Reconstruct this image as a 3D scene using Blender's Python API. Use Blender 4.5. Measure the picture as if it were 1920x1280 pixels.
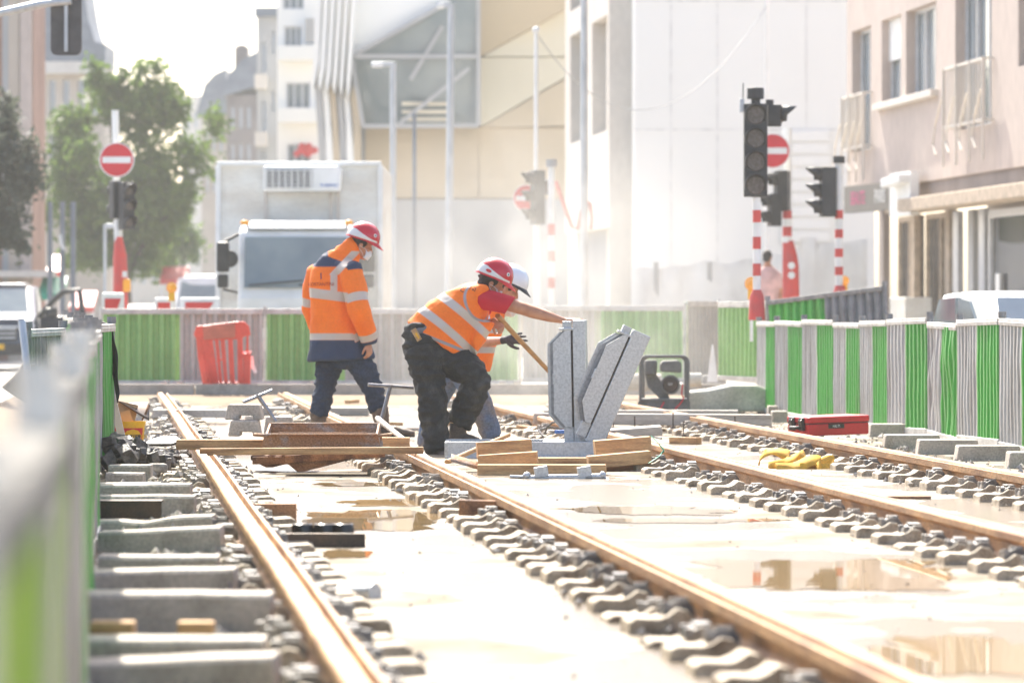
import bpy, bmesh, math, random
from mathutils import Vector, Matrix, Quaternion, noise
R = math.radians
for _o in list(bpy.data.objects): bpy.data.objects.remove(_o)
sc = bpy.context.scene
COL = sc.collection

# ------------------------------------------------------------------ camera, world, sun, exposure
LENS = 155.0
FPX = LENS / 36 * 1920          # focal length in photo pixels
CH = 1.18                       # camera height over the track slab
U0, V0 = 960.0, 582.0           # principal column, horizon row
cd = bpy.data.cameras.new('camera'); cam = bpy.data.objects.new('camera', cd); COL.objects.link(cam)
cam.location = (0, 0, CH); cam.rotation_euler = (R(90), 0, 0)
cd.lens = LENS; cd.sensor_width = 36; cd.shift_y = -(640 - V0) / 1920
cd.clip_start = 0.1; cd.clip_end = 6000
cd.dof.use_dof = True; cd.dof.focus_distance = 32.0; cd.dof.aperture_fstop = 3.4
sc.camera = cam

SUN_DIR = Vector((-0.16, 0.70, 0.79)).normalized()     # towards the sun: high, behind the scene
w = bpy.data.worlds.new('World'); sc.world = w; w.use_nodes = True
nt = w.node_tree; bg = nt.nodes['Background']
sky = nt.nodes.new('ShaderNodeTexSky'); sky.sky_type = 'NISHITA'; sky.sun_disc = False
sky.sun_elevation = math.asin(SUN_DIR.z); sky.sun_rotation = math.atan2(SUN_DIR.x, SUN_DIR.y)
sky.air_density = 0.75; sky.dust_density = 3.2; sky.ozone_density = 0.0
nt.links.new(sky.outputs[0], bg.inputs[0]); bg.inputs[1].default_value = 0.15
sl = bpy.data.lights.new('sun', 'SUN'); so = bpy.data.objects.new('sun', sl); COL.objects.link(so)
sl.energy = 4.5; sl.angle = R(0.6); sl.color = (1.0, 0.955, 0.85)
so.rotation_euler = SUN_DIR.to_track_quat('Z', 'Y').to_euler()
sc.view_settings.view_transform = 'Standard'; sc.view_settings.look = 'None'
sc.view_settings.exposure = 1.45; sc.view_settings.gamma = 1
cy = sc.cycles
cy.use_denoising = True; cy.max_bounces = 7; cy.volume_bounces = 1; cy.diffuse_bounces = 3; cy.glossy_bounces = 3
cy.transmission_bounces = 4; cy.transparent_max_bounces = 8; cy.sample_clamp_indirect = 6
cy.caustics_reflective = False; cy.caustics_refractive = False

# ------------------------------------------------------------------ coordinates
def P(u, v, D):
    """a photo pixel at distance D as a point of the place"""
    return Vector(((u - U0) / FPX * D, D, CH - (v - V0) / FPX * D))
def S(D): return FPX / D
TA = math.atan(0.0925)
def T(a, t, z=0.0):
    """track frame: a across, t along the rails"""
    return Vector((a * math.cos(TA) - t * math.sin(TA), a * math.sin(TA) + t * math.cos(TA), z))
RAILS = [0.717, 2.21, 4.21, 5.685]
RT = 0.16
X, Y, Z = Vector((1, 0, 0)), Vector((0, 1, 0)), Vector((0, 0, 1))
ORD = 'first second third fourth fifth sixth seventh eighth ninth tenth eleventh twelfth thirteenth fourteenth fifteenth sixteenth seventeenth eighteenth nineteenth twentieth'.split()

# ------------------------------------------------------------------ mesh building
class MB:
    def __init__(s): s.v = []; s.f = []
    def add(s, vs, fs):
        o = len(s.v); s.v += [Vector(p) for p in vs]; s.f += [[i + o for i in f] for f in fs]; return s
    def box(s, c, size, Rm=None):
        c = Vector(c); hx, hy, hz = size[0] / 2, size[1] / 2, size[2] / 2
        vs = [Vector((x, y, z)) for z in (-hz, hz) for y in (-hy, hy) for x in (-hx, hx)]
        if Rm is not None: vs = [Rm @ p for p in vs]
        return s.add([c + p for p in vs], [(0, 2, 3, 1), (4, 5, 7, 6), (0, 1, 5, 4), (2, 6, 7, 3), (0, 4, 6, 2), (1, 3, 7, 5)])
    def bar(s, p0, p1, wd, ht, up=Z):
        p0, p1 = Vector(p0), Vector(p1); d = p1 - p0; L = d.length; d = d / L
        sd = d.cross(up)
        if sd.length < 1e-4: sd = d.cross(X)
        sd.normalize(); u2 = sd.cross(d)
        return s.box((p0 + p1) / 2, (wd, L, ht), Matrix((sd, d, u2)).transposed())
    def cyl(s, p0, p1, r0, r1=None, n=12):
        r1 = r0 if r1 is None else r1
        return s.loft([(p0, r0, r0), (p1, r1, r1)], n)
    def loft(s, st, n=18, side=None, cap=True):
        """stations (centre, radius along side, radius across[, side vector])"""
        pts = [Vector(a[0]) for a in st]; o = len(s.v); prev = None
        for i, a in enumerate(st):
            t = (pts[min(i + 1, len(st) - 1)] - pts[max(i - 1, 0)])
            t = t.normalized() if t.length > 1e-9 else Z
            sv = Vector(a[3]) if len(a) > 3 else (Vector(side) if side is not None else (prev if prev is not None else (X if abs(t.x) < .8 else Y)))
            sv = sv - t * sv.dot(t)
            if sv.length < 1e-5: sv = Y - t * Y.dot(t)
            sv.normalize(); prev = sv; b = t.cross(sv)
            for k in range(n):
                an = 2 * math.pi * k / n
                s.v.append(pts[i] + sv * math.cos(an) * a[1] + b * math.sin(an) * a[2])
        for i in range(len(st) - 1):
            for k in range(n):
                k2 = (k + 1) % n
                s.f.append([o + i * n + k, o + i * n + k2, o + (i + 1) * n + k2, o + (i + 1) * n + k])
        if cap:
            s.f.append([o + k for k in range(n)][::-1]); s.f.append([o + (len(st) - 1) * n + k for k in range(n)])
        return s
    def tube(s, pts, r, n=8):
        return s.loft([(p, r, r) for p in pts], n)
    def ell(s, c, r, Rm=None, nu=18, nv=12):
        c = Vector(c); vs = []; fs = []
        for j in range(nv + 1):
            th = math.pi * j / nv
            for i in range(nu):
                ph = 2 * math.pi * i / nu
                p = Vector((r[0] * math.sin(th) * math.cos(ph), r[1] * math.sin(th) * math.sin(ph), r[2] * math.cos(th)))
                vs.append(c + (Rm @ p if Rm is not None else p))
        for j in range(nv):
            for i in range(nu):
                a, b = j * nu + i, j * nu + (i + 1) % nu
                fs.append((a, a + nu, b + nu, b))
        return s.add(vs, fs)
    def prism(s, poly, o, ex, ey, depth):
        """polygon (x, y) in the frame o, ex, ey, extruded by the vector depth"""
        o, ex, ey, dv = Vector(o), Vector(ex), Vector(ey), Vector(depth); n = len(poly)
        a = [o + ex * p[0] + ey * p[1] for p in poly]
        return s.add(a + [p + dv for p in a], [list(range(n))[::-1], list(range(n, 2 * n))] + [(i, (i + 1) % n, n + (i + 1) % n, n + i) for i in range(n)])
    def quad(s, a, b, c, d): return s.add([a, b, c, d], [(0, 1, 2, 3)])
    def move(s, M):
        s.v = [M @ p for p in s.v]; return s

def to_mesh(mb, name, smooth=None, fix=True):
    m = bpy.data.meshes.new(name); m.from_pydata([tuple(p) for p in mb.v], [], mb.f); m.update()
    if fix:
        b = bmesh.new(); b.from_mesh(m)
        bmesh.ops.remove_doubles(b, verts=b.verts, dist=1e-5)
        bmesh.ops.recalc_face_normals(b, faces=b.faces); b.to_mesh(m); b.free()
    if smooth is not None:
        m.shade_smooth(); m.set_sharp_from_angle(angle=R(smooth))
    return m

ORG = {}
def tag(o, label=None, cat=None, group=None, kind=None):
    if label: o['label'] = label
    if cat: o['category'] = cat
    if group: o['group'] = group
    if kind: o['kind'] = kind
    return o
def thing(name, label, cat, loc=(0, 0, 0), group=None, rz=0.0):
    o = bpy.data.objects.new(name, None); COL.objects.link(o); o.empty_display_size = .2
    o.location = loc; o.rotation_euler = (0, 0, rz); ORG[o.name] = Vector(loc)
    return tag(o, label, cat, group)
def put(mesh_or_mb, name, material, parent=None, smooth=None, bevel=0.0, local=False, fix=True, label=None):
    """a part (world coordinates unless local) under parent"""
    if isinstance(mesh_or_mb, MB):
        me = to_mesh(mesh_or_mb, name, smooth, fix)
    else: me = mesh_or_mb
    o = bpy.data.objects.new(name, me); COL.objects.link(o)
    if material:
        for mm in (material if isinstance(material, (list, tuple)) else [material]): me.materials.append(mm)
    if parent is not None:
        o.parent = parent; org = ORG[parent.name]
        if not local: me.transform(Matrix.Translation(-org))
        ORG[o.name] = org
    if bevel:
        md = o.modifiers.new('bevel', 'BEVEL'); md.width = bevel; md.segments = 2; md.limit_method = 'ANGLE'; md.angle_limit = R(35)
    if label: o['label'] = label
    return o
def solo(mb, name, material, label, cat, group=None, kind=None, smooth=None, bevel=0.0, fix=True):
    """a thing that is one mesh: origin moved to its base"""
    me = to_mesh(mb, name, smooth, fix)
    xs = [v.co for v in me.vertices]
    c = Vector((sum(p.x for p in xs) / len(xs), sum(p.y for p in xs) / len(xs), min(p.z for p in xs)))
    me.transform(Matrix.Translation(-c))
    o = bpy.data.objects.new(name, me); COL.objects.link(o); o.location = c; me.materials.append(material)
    ORG[o.name] = c
    if bevel:
        md = o.modifiers.new('bevel', 'BEVEL'); md.width = bevel; md.segments = 2; md.limit_method = 'ANGLE'; md.angle_limit = R(35)
    return tag(o, label, cat, group, kind)
def struct(mb, name, material, kind='structure', smooth=None, fix=True):
    return tag(put(mb, name, material, smooth=smooth, fix=fix), kind=kind)
KIDS = {}
def copy_tree(o, parent=None):
    c = o.copy(); COL.objects.link(c)
    if parent is not None: c.parent = parent
    ORG[c.name] = ORG.get(o.name, Vector())
    for ch in o.children: copy_tree(ch, c)
    return c

# ------------------------------------------------------------------ materials
def newmat(name):
    m = bpy.data.materials.new(name); m.use_nodes = True
    return m, m.node_tree, m.node_tree.nodes['Principled BSDF']
def nn(t, typ, **k):
    n = t.nodes.new(typ)
    for a, b in k.items():
        if a.startswith('i_'): n.inputs[a[2:].replace('_', ' ')].default_value = b
        else: setattr(n, a, b)
    return n
def coords(t, scale=(1, 1, 1), world=False):
    mp = nn(t, 'ShaderNodeMapping'); mp.inputs['Scale'].default_value = scale
    if world:
        g = nn(t, 'ShaderNodeNewGeometry'); t.links.new(g.outputs['Position'], mp.inputs[0])
    else:
        tc = nn(t, 'ShaderNodeTexCoord'); oi = nn(t, 'ShaderNodeObjectInfo')
        mu = nn(t, 'ShaderNodeMath', operation='MULTIPLY'); mu.inputs[1].default_value = 37.0
        t.links.new(oi.outputs['Random'], mu.inputs[0])
        va = nn(t, 'ShaderNodeVectorMath', operation='ADD')
        t.links.new(tc.outputs['Object'], va.inputs[0]); t.links.new(mu.outputs[0], va.inputs[1])
        t.links.new(va.outputs[0], mp.inputs[0])
    return mp
def ramp(t, src, stops):
    r = nn(t, 'ShaderNodeValToRGB'); e = r.color_ramp.elements
    while len(e) < len(stops): e.new(0.5)
    for el, (p, c) in zip(e, stops):
        el.position = p; el.color = (c, c, c, 1) if isinstance(c, (int, float)) else (*c, 1)
    t.links.new(src, r.inputs[0]); return r
def mix(t, fac, a, b):
    m = nn(t, 'ShaderNodeMix', data_type='RGBA')
    if hasattr(fac, 'links') or hasattr(fac, 'is_linked'): t.links.new(fac, m.inputs[0])
    else: m.inputs[0].default_value = fac
    for x, k in ((a, 6), (b, 7)):
        if hasattr(x, 'is_linked'): t.links.new(x, m.inputs[k])
        else: m.inputs[k].default_value = (*x, 1)
    return m.outputs[2]
def mat(name, col, rough=.6, metal=0.0, col2=None, scale=(6, 6, 6), lo=.4, hi=.65, detail=4, bump=0.0, bscale=(40, 40, 40), world=False, ior=1.45, rough2=None, fine=.0, trans=0.0, coat=0.0, spec=None):
    m, t, b = newmat(name)
    b.inputs['Roughness'].default_value = rough; b.inputs['Metallic'].default_value = metal; b.inputs['IOR'].default_value = ior
    b.inputs['Coat Weight'].default_value = coat; b.inputs['Transmission Weight'].default_value = trans
    if spec is not None: b.inputs['Specular IOR Level'].default_value = spec
    if col2 is None: col2 = tuple(c * .72 for c in col)
    n = nn(t, 'ShaderNodeTexNoise'); n.inputs['Scale'].default_value = 1; n.inputs['Detail'].default_value = detail
    t.links.new(coords(t, scale, world).outputs[0], n.inputs['Vector'])
    r = ramp(t, n.outputs['Fac'], [(lo, 0.0), (hi, 1.0)])
    c = mix(t, r.outputs[0], col, col2)
    if fine:
        n3 = nn(t, 'ShaderNodeTexNoise'); n3.inputs['Scale'].default_value = 1; n3.inputs['Detail'].default_value = 3
        t.links.new(coords(t, tuple(s * 14 for s in scale), world).outputs[0], n3.inputs['Vector'])
        r3 = ramp(t, n3.outputs['Fac'], [(.3, 1 - fine), (.7, 1 + fine)])
        mm = nn(t, 'ShaderNodeMix', data_type='RGBA', blend_type='MULTIPLY'); mm.inputs[0].default_value = 1
        t.links.new(c, mm.inputs[6]); t.links.new(r3.outputs[0], mm.inputs[7]); c = mm.outputs[2]
    t.links.new(c, b.inputs['Base Color'])
    if rough2 is not None:
        rr = ramp(t, n.outputs['Fac'], [(lo, rough), (hi, rough2)]); t.links.new(rr.outputs[0], b.inputs['Roughness'])
    if bump:
        n2 = nn(t, 'ShaderNodeTexNoise'); n2.inputs['Scale'].default_value = 1; n2.inputs['Detail'].default_value = 3
        t.links.new(coords(t, bscale, world).outputs[0], n2.inputs['Vector'])
        bp = nn(t, 'ShaderNodeBump'); bp.inputs['Strength'].default_value = min(1, bump); bp.inputs['Distance'].default_value = .01 * max(1, bump)
        t.links.new(n2.outputs['Fac'], bp.inputs['Height']); t.links.new(bp.outputs[0], b.inputs['Normal'])
    return m
def attr_mix(m, attr, col, rough=None, soft=.004):
    """where the vertex attribute is positive the part has another colour (a sewn band, a print, a shell stripe)"""
    t = m.node_tree; b = t.nodes['Principled BSDF']; L = b.inputs['Base Color'].links[0]; src = L.from_socket
    a = nn(t, 'ShaderNodeAttribute', attribute_name=attr)
    mr = nn(t, 'ShaderNodeMapRange'); mr.inputs[1].default_value = -soft; mr.inputs[2].default_value = soft
    t.links.new(a.outputs['Fac'], mr.inputs[0])
    t.links.new(mix(t, mr.outputs[0], src, col), b.inputs['Base Color'])
    if rough is not None:
        r = nn(t, 'ShaderNodeMix'); r.data_type = 'FLOAT'
        t.links.new(mr.outputs[0], r.inputs[0]); r.inputs[2].default_value = b.inputs['Roughness'].default_value; r.inputs[3].default_value = rough
        t.links.new(r.outputs[0], b.inputs['Roughness'])
    return m

M = {}
M['concrete'] = mat('concrete', (.46, .41, .35), .8, col2=(.33, .29, .24), scale=(5, 5, 5), bump=.4, bscale=(60, 60, 60), fine=.25)
M['concrete_pale'] = mat('concrete_pale', (.52, .49, .44), .8, col2=(.40, .37, .32), scale=(3, 3, 3), bump=.3, fine=.2)
M['sleeper'] = mat('sleeper_concrete', (.47, .40, .30), .75, col2=(.20, .15, .10), scale=(9, 9, 9), lo=.42, hi=.7, bump=.6, bscale=(45, 45, 45), fine=.4)
M['rust'] = mat('rust', (.30, .15, .07), .8, col2=(.11, .055, .035), scale=(9, 9, 9), bump=.5, bscale=(70, 70, 70), fine=.4)
M['rust_pale'] = mat('rust_flaked', (.36, .19, .09), .7, col2=(.34, .30, .27), scale=(5, 5, 9), lo=.5, hi=.62, bump=.5, bscale=(60, 60, 60), fine=.4)
M['rail'] = mat('rail_rust', (.46, .27, .13), .6, metal=.15, col2=(.25, .125, .06), scale=(5, 1.5, 9), bump=.35, bscale=(60, 20, 60), fine=.35)
M['wood'] = mat('timber', (.58, .36, .17), .75, col2=(.30, .16, .07), scale=(3.0, 10, 30), lo=.38, hi=.72, bump=.3, bscale=(6, 90, 90), fine=.25)
M['wood_dark'] = mat('timber_dark', (.28, .16, .08), .75, col2=(.16, .09, .05), scale=(1.5, 14, 22), bump=.3, bscale=(6, 90, 90), fine=.25)
M['wood_grey'] = mat('timber_grey', (.50, .46, .41), .8, col2=(.37, .33, .28), scale=(1.2, 14, 22), bump=.3, bscale=(6, 90, 90), fine=.25)
M['handle'] = mat('handle_wood', (.46, .25, .09), .55, col2=(.34, .18, .07), scale=(8, 8, 30))
M['galv'] = mat('galvanised', (.56, .57, .57), .42, metal=.45, col2=(.45, .46, .46), scale=(55, 55, 55), lo=.42, hi=.62, detail=6, bump=.15, bscale=(50, 50, 50), fine=.2)
M['galv_shaded'] = mat('galvanised_shadow', (.30, .31, .32), .5, metal=.4, col2=(.22, .23, .24), scale=(40, 40, 40))
M['trim_dull'] = mat('trim_dull', (.40, .38, .35), .7, col2=(.30, .28, .26))
M['trim_dimmed'] = mat('trim_dimmed', (.17, .165, .15), .9, col2=(.24, .23, .21), spec=.08)  # near channels coloured dark to hold down the sun's glare
M['galv_pole'] = mat('galvanised_pole', (.55, .57, .58), .5, metal=.4, col2=(.45, .47, .48), scale=(10, 10, 3))
M['fence_grey'] = mat('sheet_grey', (.46, .46, .45), .42, metal=.25, col2=(.27, .25, .225), scale=(7, 7, 1.1), lo=.50, hi=.74, bump=.1, bscale=(8, 8, 4), fine=.12)
M['fence_grey_warm'] = mat('sheet_grey_dusty', (.40, .38, .35), .6, metal=.1, col2=(.32, .30, .27), scale=(3, 3, 1.0), fine=.1)
M['fence_green'] = mat('sheet_green', (.065, .38, .05), .42, col2=(.11, .27, .075), scale=(7, 7, 1.1), lo=.50, hi=.76, bump=.12, bscale=(8, 8, 4), fine=.15)
M['fence_grey_far'] = mat('sheet_grey_far', (.50, .47, .41), .55, metal=.1, col2=(.43, .40, .35), scale=(1, 1, 1), fine=.08)
M['sheet_shaded'] = mat('sheet_shaded', (.22, .23, .24), .5, metal=.2, col2=(.17, .175, .18))  # grey sheet darkened to paint the tipped panel's shade
M['fence_green_pale'] = mat('sheet_green_hazed', (.27, .50, .16), .55, col2=(.23, .45, .14), scale=(1, 1, 1), fine=.08)  # paler green paints the air's veil onto the far fence
M['fence_green_lime'] = mat('sheet_green_lime', (.30, .48, .03), .45, col2=(.24, .42, .03), scale=(1, 1, 1))
M['fence_trim'] = mat('fence_trim', (.66, .64, .59), .5, metal=.2, col2=(.48, .46, .42), scale=(6, 6, 6), fine=.2)
M['fence_post'] = mat('fence_post', (.20, .20, .20), .5, metal=.4, col2=(.30, .29, .28), scale=(12, 12, 8), fine=.25)
M['post_highlight'] = mat('post_highlight', (.72, .72, .70), .25, metal=.6, col2=(.6, .6, .58))  # near posts coloured bright to paint sun glints on their caps
M['black'] = mat('black_plastic', (.022, .022, .024), .45, col2=(.035, .034, .033), fine=.2)
M['black_gloss'] = mat('black_gloss', (.018, .018, .02), .25, col2=(.03, .03, .03))
M['clip'] = mat('rail_clip', (.13, .125, .12), .40, col2=(.34, .30, .25), scale=(11, 11, 11), lo=.40, hi=.58, fine=.3)
M['steel_dark'] = mat('dark_steel', (.07, .055, .045), .45, metal=.5, col2=(.12, .08, .055), scale=(9, 9, 9), fine=.3)
M['steel'] = mat('worn_steel', (.33, .33, .35), .35, metal=.8, col2=(.2, .2, .22), scale=(12, 12, 12), fine=.3)
M['red_plastic'] = mat('red_plastic', (.62, .018, .025), .35, col2=(.5, .02, .025), scale=(5, 5, 5), fine=.1)
M['red_barrier'] = mat('red_barrier_plastic', (.82, .12, .10), .45, col2=(.72, .12, .10), scale=(4, 4, 4), fine=.1)
M['red_barrier_pale'] = mat('red_barrier_panel', (.60, .20, .16), .5, col2=(.5, .17, .14), scale=(5, 5, 5), fine=.15)
M['red'] = mat('red_paint', (.60, .03, .03), .4, col2=(.52, .03, .03))
M['red_fade'] = mat('red_faded', (.62, .07, .06), .55, col2=(.5, .08, .07))
M['white'] = mat('white_paint', (.80, .80, .78), .45, col2=(.70, .70, .67), scale=(3, 3, 3))
M['white_dirty'] = mat('white_dirty', (.77, .76, .70), .5, col2=(.66, .62, .54), scale=(1.2, 1.2, 3), fine=.06)
M['yellow'] = mat('yellow_plastic', (.80, .45, .01), .45, col2=(.74, .40, .01), fine=.1)
M['yellow_web'] = mat('yellow_webbing', (.80, .44, .03), .75, col2=(.55, .30, .03), scale=(10, 10, 10), bump=.4, bscale=(160, 160, 160), fine=.25)
M['orange_lens'] = mat('orange_lens', (.95, .42, .02), .2, col2=(.9, .36, .02), coat=.5)
M['glass'] = mat('window_glass', (.20, .24, .26), .06, col2=(.30, .33, .34), scale=(.6, .6, .6), spec=.7)
M['glass_dark'] = mat('dark_glass', (.05, .055, .06), .05, col2=(.09, .09, .09), spec=.7)
M['screen'] = mat('windscreen_glass', (.16, .20, .22), .05, col2=(.26, .30, .30), scale=(1, 1, 1), spec=.8)
M['alu'] = mat('aluminium', (.62, .63, .65), .35, metal=.5, col2=(.55, .56, .58))
M['green_strap'] = mat('green_strap', (.01, .33, .20), .5)
M['blue_plastic'] = mat('blue_plastic', (.06, .18, .55), .4)
M['water'] = None
# ------------------------------------------------------------------ the ground
def slab_material():
    """wet, dusty concrete: dry cream patches and glossy wet ones, drawn out across the track"""
    m, t, b = newmat('wet_track_concrete')
    def noise(scale, detail=5, rough=.55):
        n = nn(t, 'ShaderNodeTexNoise'); n.inputs['Scale'].default_value = 1; n.inputs['Detail'].default_value = detail; n.inputs['Roughness'].default_value = rough
        t.links.new(coords(t, scale, True).outputs[0], n.inputs['Vector']); return n.outputs['Fac']
    big = noise((.8, .55, 1), 6); mid = noise((2.2, 1.2, 1), 6, .6); grit = noise((26, 18, 1), 4); speck = noise((70, 50, 1), 2)
    wet = ramp(t, big, [(.43, 0), (.52, 1)])
    c = mix(t, ramp(t, mid, [(.35, 0), (.68, 1)]).outputs[0], (.29, .255, .20), (.15, .118, .08))
    c = mix(t, wet.outputs[0], c, (.22, .18, .13))
    c = mix(t, ramp(t, grit, [(.58, 0), (.75, .7)]).outputs[0], c, (.26, .20, .14))
    c = mix(t, ramp(t, speck, [(.68, 0), (.74, .8)]).outputs[0], c, (.12, .09, .06))
    t.links.new(c, b.inputs['Base Color']); b.inputs['Specular IOR Level'].default_value = .18
    rr = mix(t, wet.outputs[0], (.9, .9, .9), (.20, .20, .20))
    t.links.new(rr, b.inputs['Roughness'])
    bp = nn(t, 'ShaderNodeBump'); bp.inputs['Strength'].default_value = .35; bp.inputs['Distance'].default_value = .006
    ad = nn(t, 'ShaderNodeMath', operation='MULTIPLY_ADD'); ad.inputs[1].default_value = .5
    t.links.new(grit, ad.inputs[0]); t.links.new(mid, ad.inputs[2])
    t.links.new(ad.outputs[0], bp.inputs['Height']); t.links.new(bp.outputs[0], b.inputs['Normal'])
    return m
M['slab'] = slab_material()
M['asphalt'] = mat('asphalt', (.19, .18, .17), .8, col2=(.27, .25, .22), scale=(.5, .5, .5), world=True, bump=.3, bscale=(30, 30, 30), fine=.2)
M['dirt'] = mat('dirt', (.24, .17, .105), .95, col2=(.15, .11, .07), scale=(3, 3, 3), world=True, bump=.8, bscale=(20, 20, 20), fine=.3)
M['sand'] = mat('pale_grit', (.38, .32, .25), .95, col2=(.24, .19, .14), scale=(4, 3, 4), world=True, bump=.8, bscale=(30, 30, 30), fine=.3)
mb = MB(); mb.quad((-1500, -200, -.12), (1500, -200, -.12), (1500, 4000, -.12), (-1500, 4000, -.12)); struct(mb, 'ground', M['asphalt'], fix=False)
mb = MB(); q = [T(-.62, 3), T(9.0, 3), T(9.0, 55.2), T(-.62, 55.2)]
n1, n2 = 60, 160
mb = MB(); vs = []; fs = []
for j in range(n2 + 1):
    for i in range(n1 + 1):
        a = -.62 + 8.0 * i / n1; t_ = 3 + 51.6 * j / n2
        p = T(a, t_)
        p.z = 0.0
        vs.append(p)
for j in range(n2):
    for i in range(n1): k = j * (n1 + 1) + i; fs.append((k, k + 1, k + n1 + 2, k + n1 + 1))
mb.add(vs, fs); struct(mb, 'track_slab', M['slab'], smooth=60)
# strip of grit under the fences and beside the slab
mb = MB(); mb.prism([(-1.6, 3), (-.62, 3), (-.62, 55.2), (-1.6, 55.2)], (0, 0, -.10), T(1, 0), T(0, 1), (0, 0, .085)); struct(mb, 'verge_ground', M['dirt'])
mb = MB(); mb.prism([(-60, -40), (-1.6, -40), (-1.6, 61), (-60, 61)], (0, 0, -.11), T(1, 0), T(0, 1), (0, 0, .06)); struct(mb, 'side_road', mat('side_road_asphalt', (.16, .14, .125), .9, col2=(.21, .19, .17), scale=(.6, .6, .6), world=True, bump=.3, bscale=(30, 30, 30), fine=.2, spec=.15))
mb = MB(); mb.prism([(7.38, 3), (9.6, 3), (9.6, 55.2), (7.38, 55.2)], (0, 0, -.10), T(1, 0), T(0, 1), (0, 0, .09)); struct(mb, 'footpath_ground', M['sand'])
# dirt bank and kerb where the dug track ends
mb = MB()
for k in range(26):
    x0 = -6.2 + k * .5
mb.prism([(54.4, -.06), (55.1, .03), (56.6, .075), (59.5, .10), (61.5, .10), (63, -.11), (54.4, -.11)], (-6.4, 0, 0), Y, Z, (13.6, 0, 0)); struct(mb, 'earth_bank', M['dirt'])
mb = MB()
for k in range(7): mb.box((-5.0 + k * 1.72, 57.6 + .03 * (k % 2), .14), (1.70, .22, .16))
struct(mb, 'kerb', M['concrete'])
mb = MB(); mb.quad((-80, 61.5, -.10), (80, 61.5, -.10), (80, 500, -.10), (-80, 500, -.10)); struct(mb, 'road', mat('road_asphalt', (.24, .23, .22), .75, col2=(.32, .30, .27), scale=(.3, .3, .3), world=True, fine=.15), fix=False)
mb = MB(); mb.prism([(11.3, 40), (15.2, 40), (15.2, 180), (11.3, 180)], (0, 0, -.11), T(1, 0), T(0, 1), (0, 0, .13)); struct(mb, 'pavement', M['concrete_pale'])

# ------------------------------------------------------------------ puddles
def water_mat():
    m, t, b = newmat('muddy_water')
    b.inputs['Base Color'].default_value = (.30, .20, .09, 1); b.inputs['Roughness'].default_value = .015; b.inputs['IOR'].default_value = 1.33
    n = nn(t, 'ShaderNodeTexNoise'); n.inputs['Scale'].default_value = 1; n.inputs['Detail'].default_value = 2
    t.links.new(coords(t, (1.2, 3.0, 1), True).outputs[0], n.inputs['Vector'])
    bp = nn(t, 'ShaderNodeBump'); bp.inputs['Strength'].default_value = .012; bp.inputs['Distance'].default_value = .01
    t.links.new(n.outputs['Fac'], bp.inputs['Height']); t.links.new(bp.outputs[0], b.inputs['Normal'])
    return m
M['water'] = water_mat()
rnd = random.Random(5)
def puddle(u0, u1, v0, v1, seed):
    """a pool between photo rows v0 (far) and v1 (near) and columns u0..u1, flat on the slab"""
    D0, D1 = CH * FPX / (v0 - V0), CH * FPX / (v1 - V0); Dm = (D0 + D1) / 2
    x0, x1 = (u0 - U0) / FPX * Dm, (u1 - U0) / FPX * Dm
    n = 240; c = Vector(((x0 + x1) / 2, Dm, .003)); vs = [c]
    for k in range(n):
        an = 2 * math.pi * k / n
        rr = 1 + .42 * noise.noise(Vector((math.cos(an) * 1.7, math.sin(an) * 1.7, seed))) + .22 * noise.noise(Vector((math.cos(an) * 5, math.sin(an) * 5, seed))) + .08 * noise.noise(Vector((math.cos(an) * 16, math.sin(an) * 16, seed)))
        cx, sy = math.cos(an), math.sin(an)
        cx = math.copysign(abs(cx) ** .7, cx); sy = math.copysign(abs(sy) ** .8, sy)
        vs.append(c + Vector((cx * rr * (x1 - x0) / 2, sy * rr * (D0 - D1) / 2, 0)))
    mb = MB(); mb.add(vs, [(0, 1 + k, 1 + (k + 1) % n) for k in range(n)]); struct(mb, 'puddle', M['water'], fix=False)
puddle(1290, 1800, 1050, 1108, 1.0)
puddle(1660, 2040, 1196, 1262, 2.2)
puddle(560, 835, 957, 992, 3.1)
puddle(1060, 1350, 950, 966, 4.4)
puddle(1120, 1480, 972, 980, 5.4)
puddle(640, 850, 936, 948, 6.0)
puddle(1640, 1800, 996, 1008, 7.0)
puddle(600, 700, 1032, 1046, 8.0)
puddle(590, 780, 905, 912, 9.0)

# ------------------------------------------------------------------ rails
def rail_profile(side):
    """grooved street rail: foot, web, running head and, on the gauge side, a groove and a guard lip"""
    h = RT
    p = [(-.085, 0), (.085, 0), (.085, .010), (.022, .026), (.008, .040), (.008, .092), (.045, .104), (.066, .112), (.068, h - .006), (.062, h - .004), (.050, h - .006), (.044, h - .044), (.016, h - .046), (.008, h - .008), (.002, h), (-.050, h), (-.058, h - .008), (-.058, h - .038), (-.008, .096), (-.008, .040), (-.022, .026), (-.085, .010)]
    return p if side > 0 else [(-x, z) for x, z in p][::-1]
RL = ['rusty steel rail nearest the row of concrete beams', 'rusty steel rail between the two tracks with the brown plate against it',
      'rusty steel rail behind the yellow webbing strap coil', 'rusty steel rail carrying the red tool case']
for i, a in enumerate(RAILS):
    mb = MB(); n = 40; prof = rail_profile((1, -1, 1, -1)[i]); vs = []; fs = []; k = len(prof)
    for j in range(n + 1):
        t_ = 2.2 + 52.6 * j / n
        wob = .012 * noise.noise(Vector((t_ * .12, i * 7, 0)))
        for (x, z) in prof: vs.append(T(a + x + wob, t_, z + .004))
    for j in range(n):
        for q_ in range(k): fs.append((j * k + q_, j * k + (q_ + 1) % k, (j + 1) * k + (q_ + 1) % k, (j + 1) * k + q_))
    fs += [list(range(k)), list(range(n * k, n * k + k))]
    mb.add(vs, fs); solo(mb, 'rail', M['rail'], RL[i], 'rail', 'steel rails of the two tracks')

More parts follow.
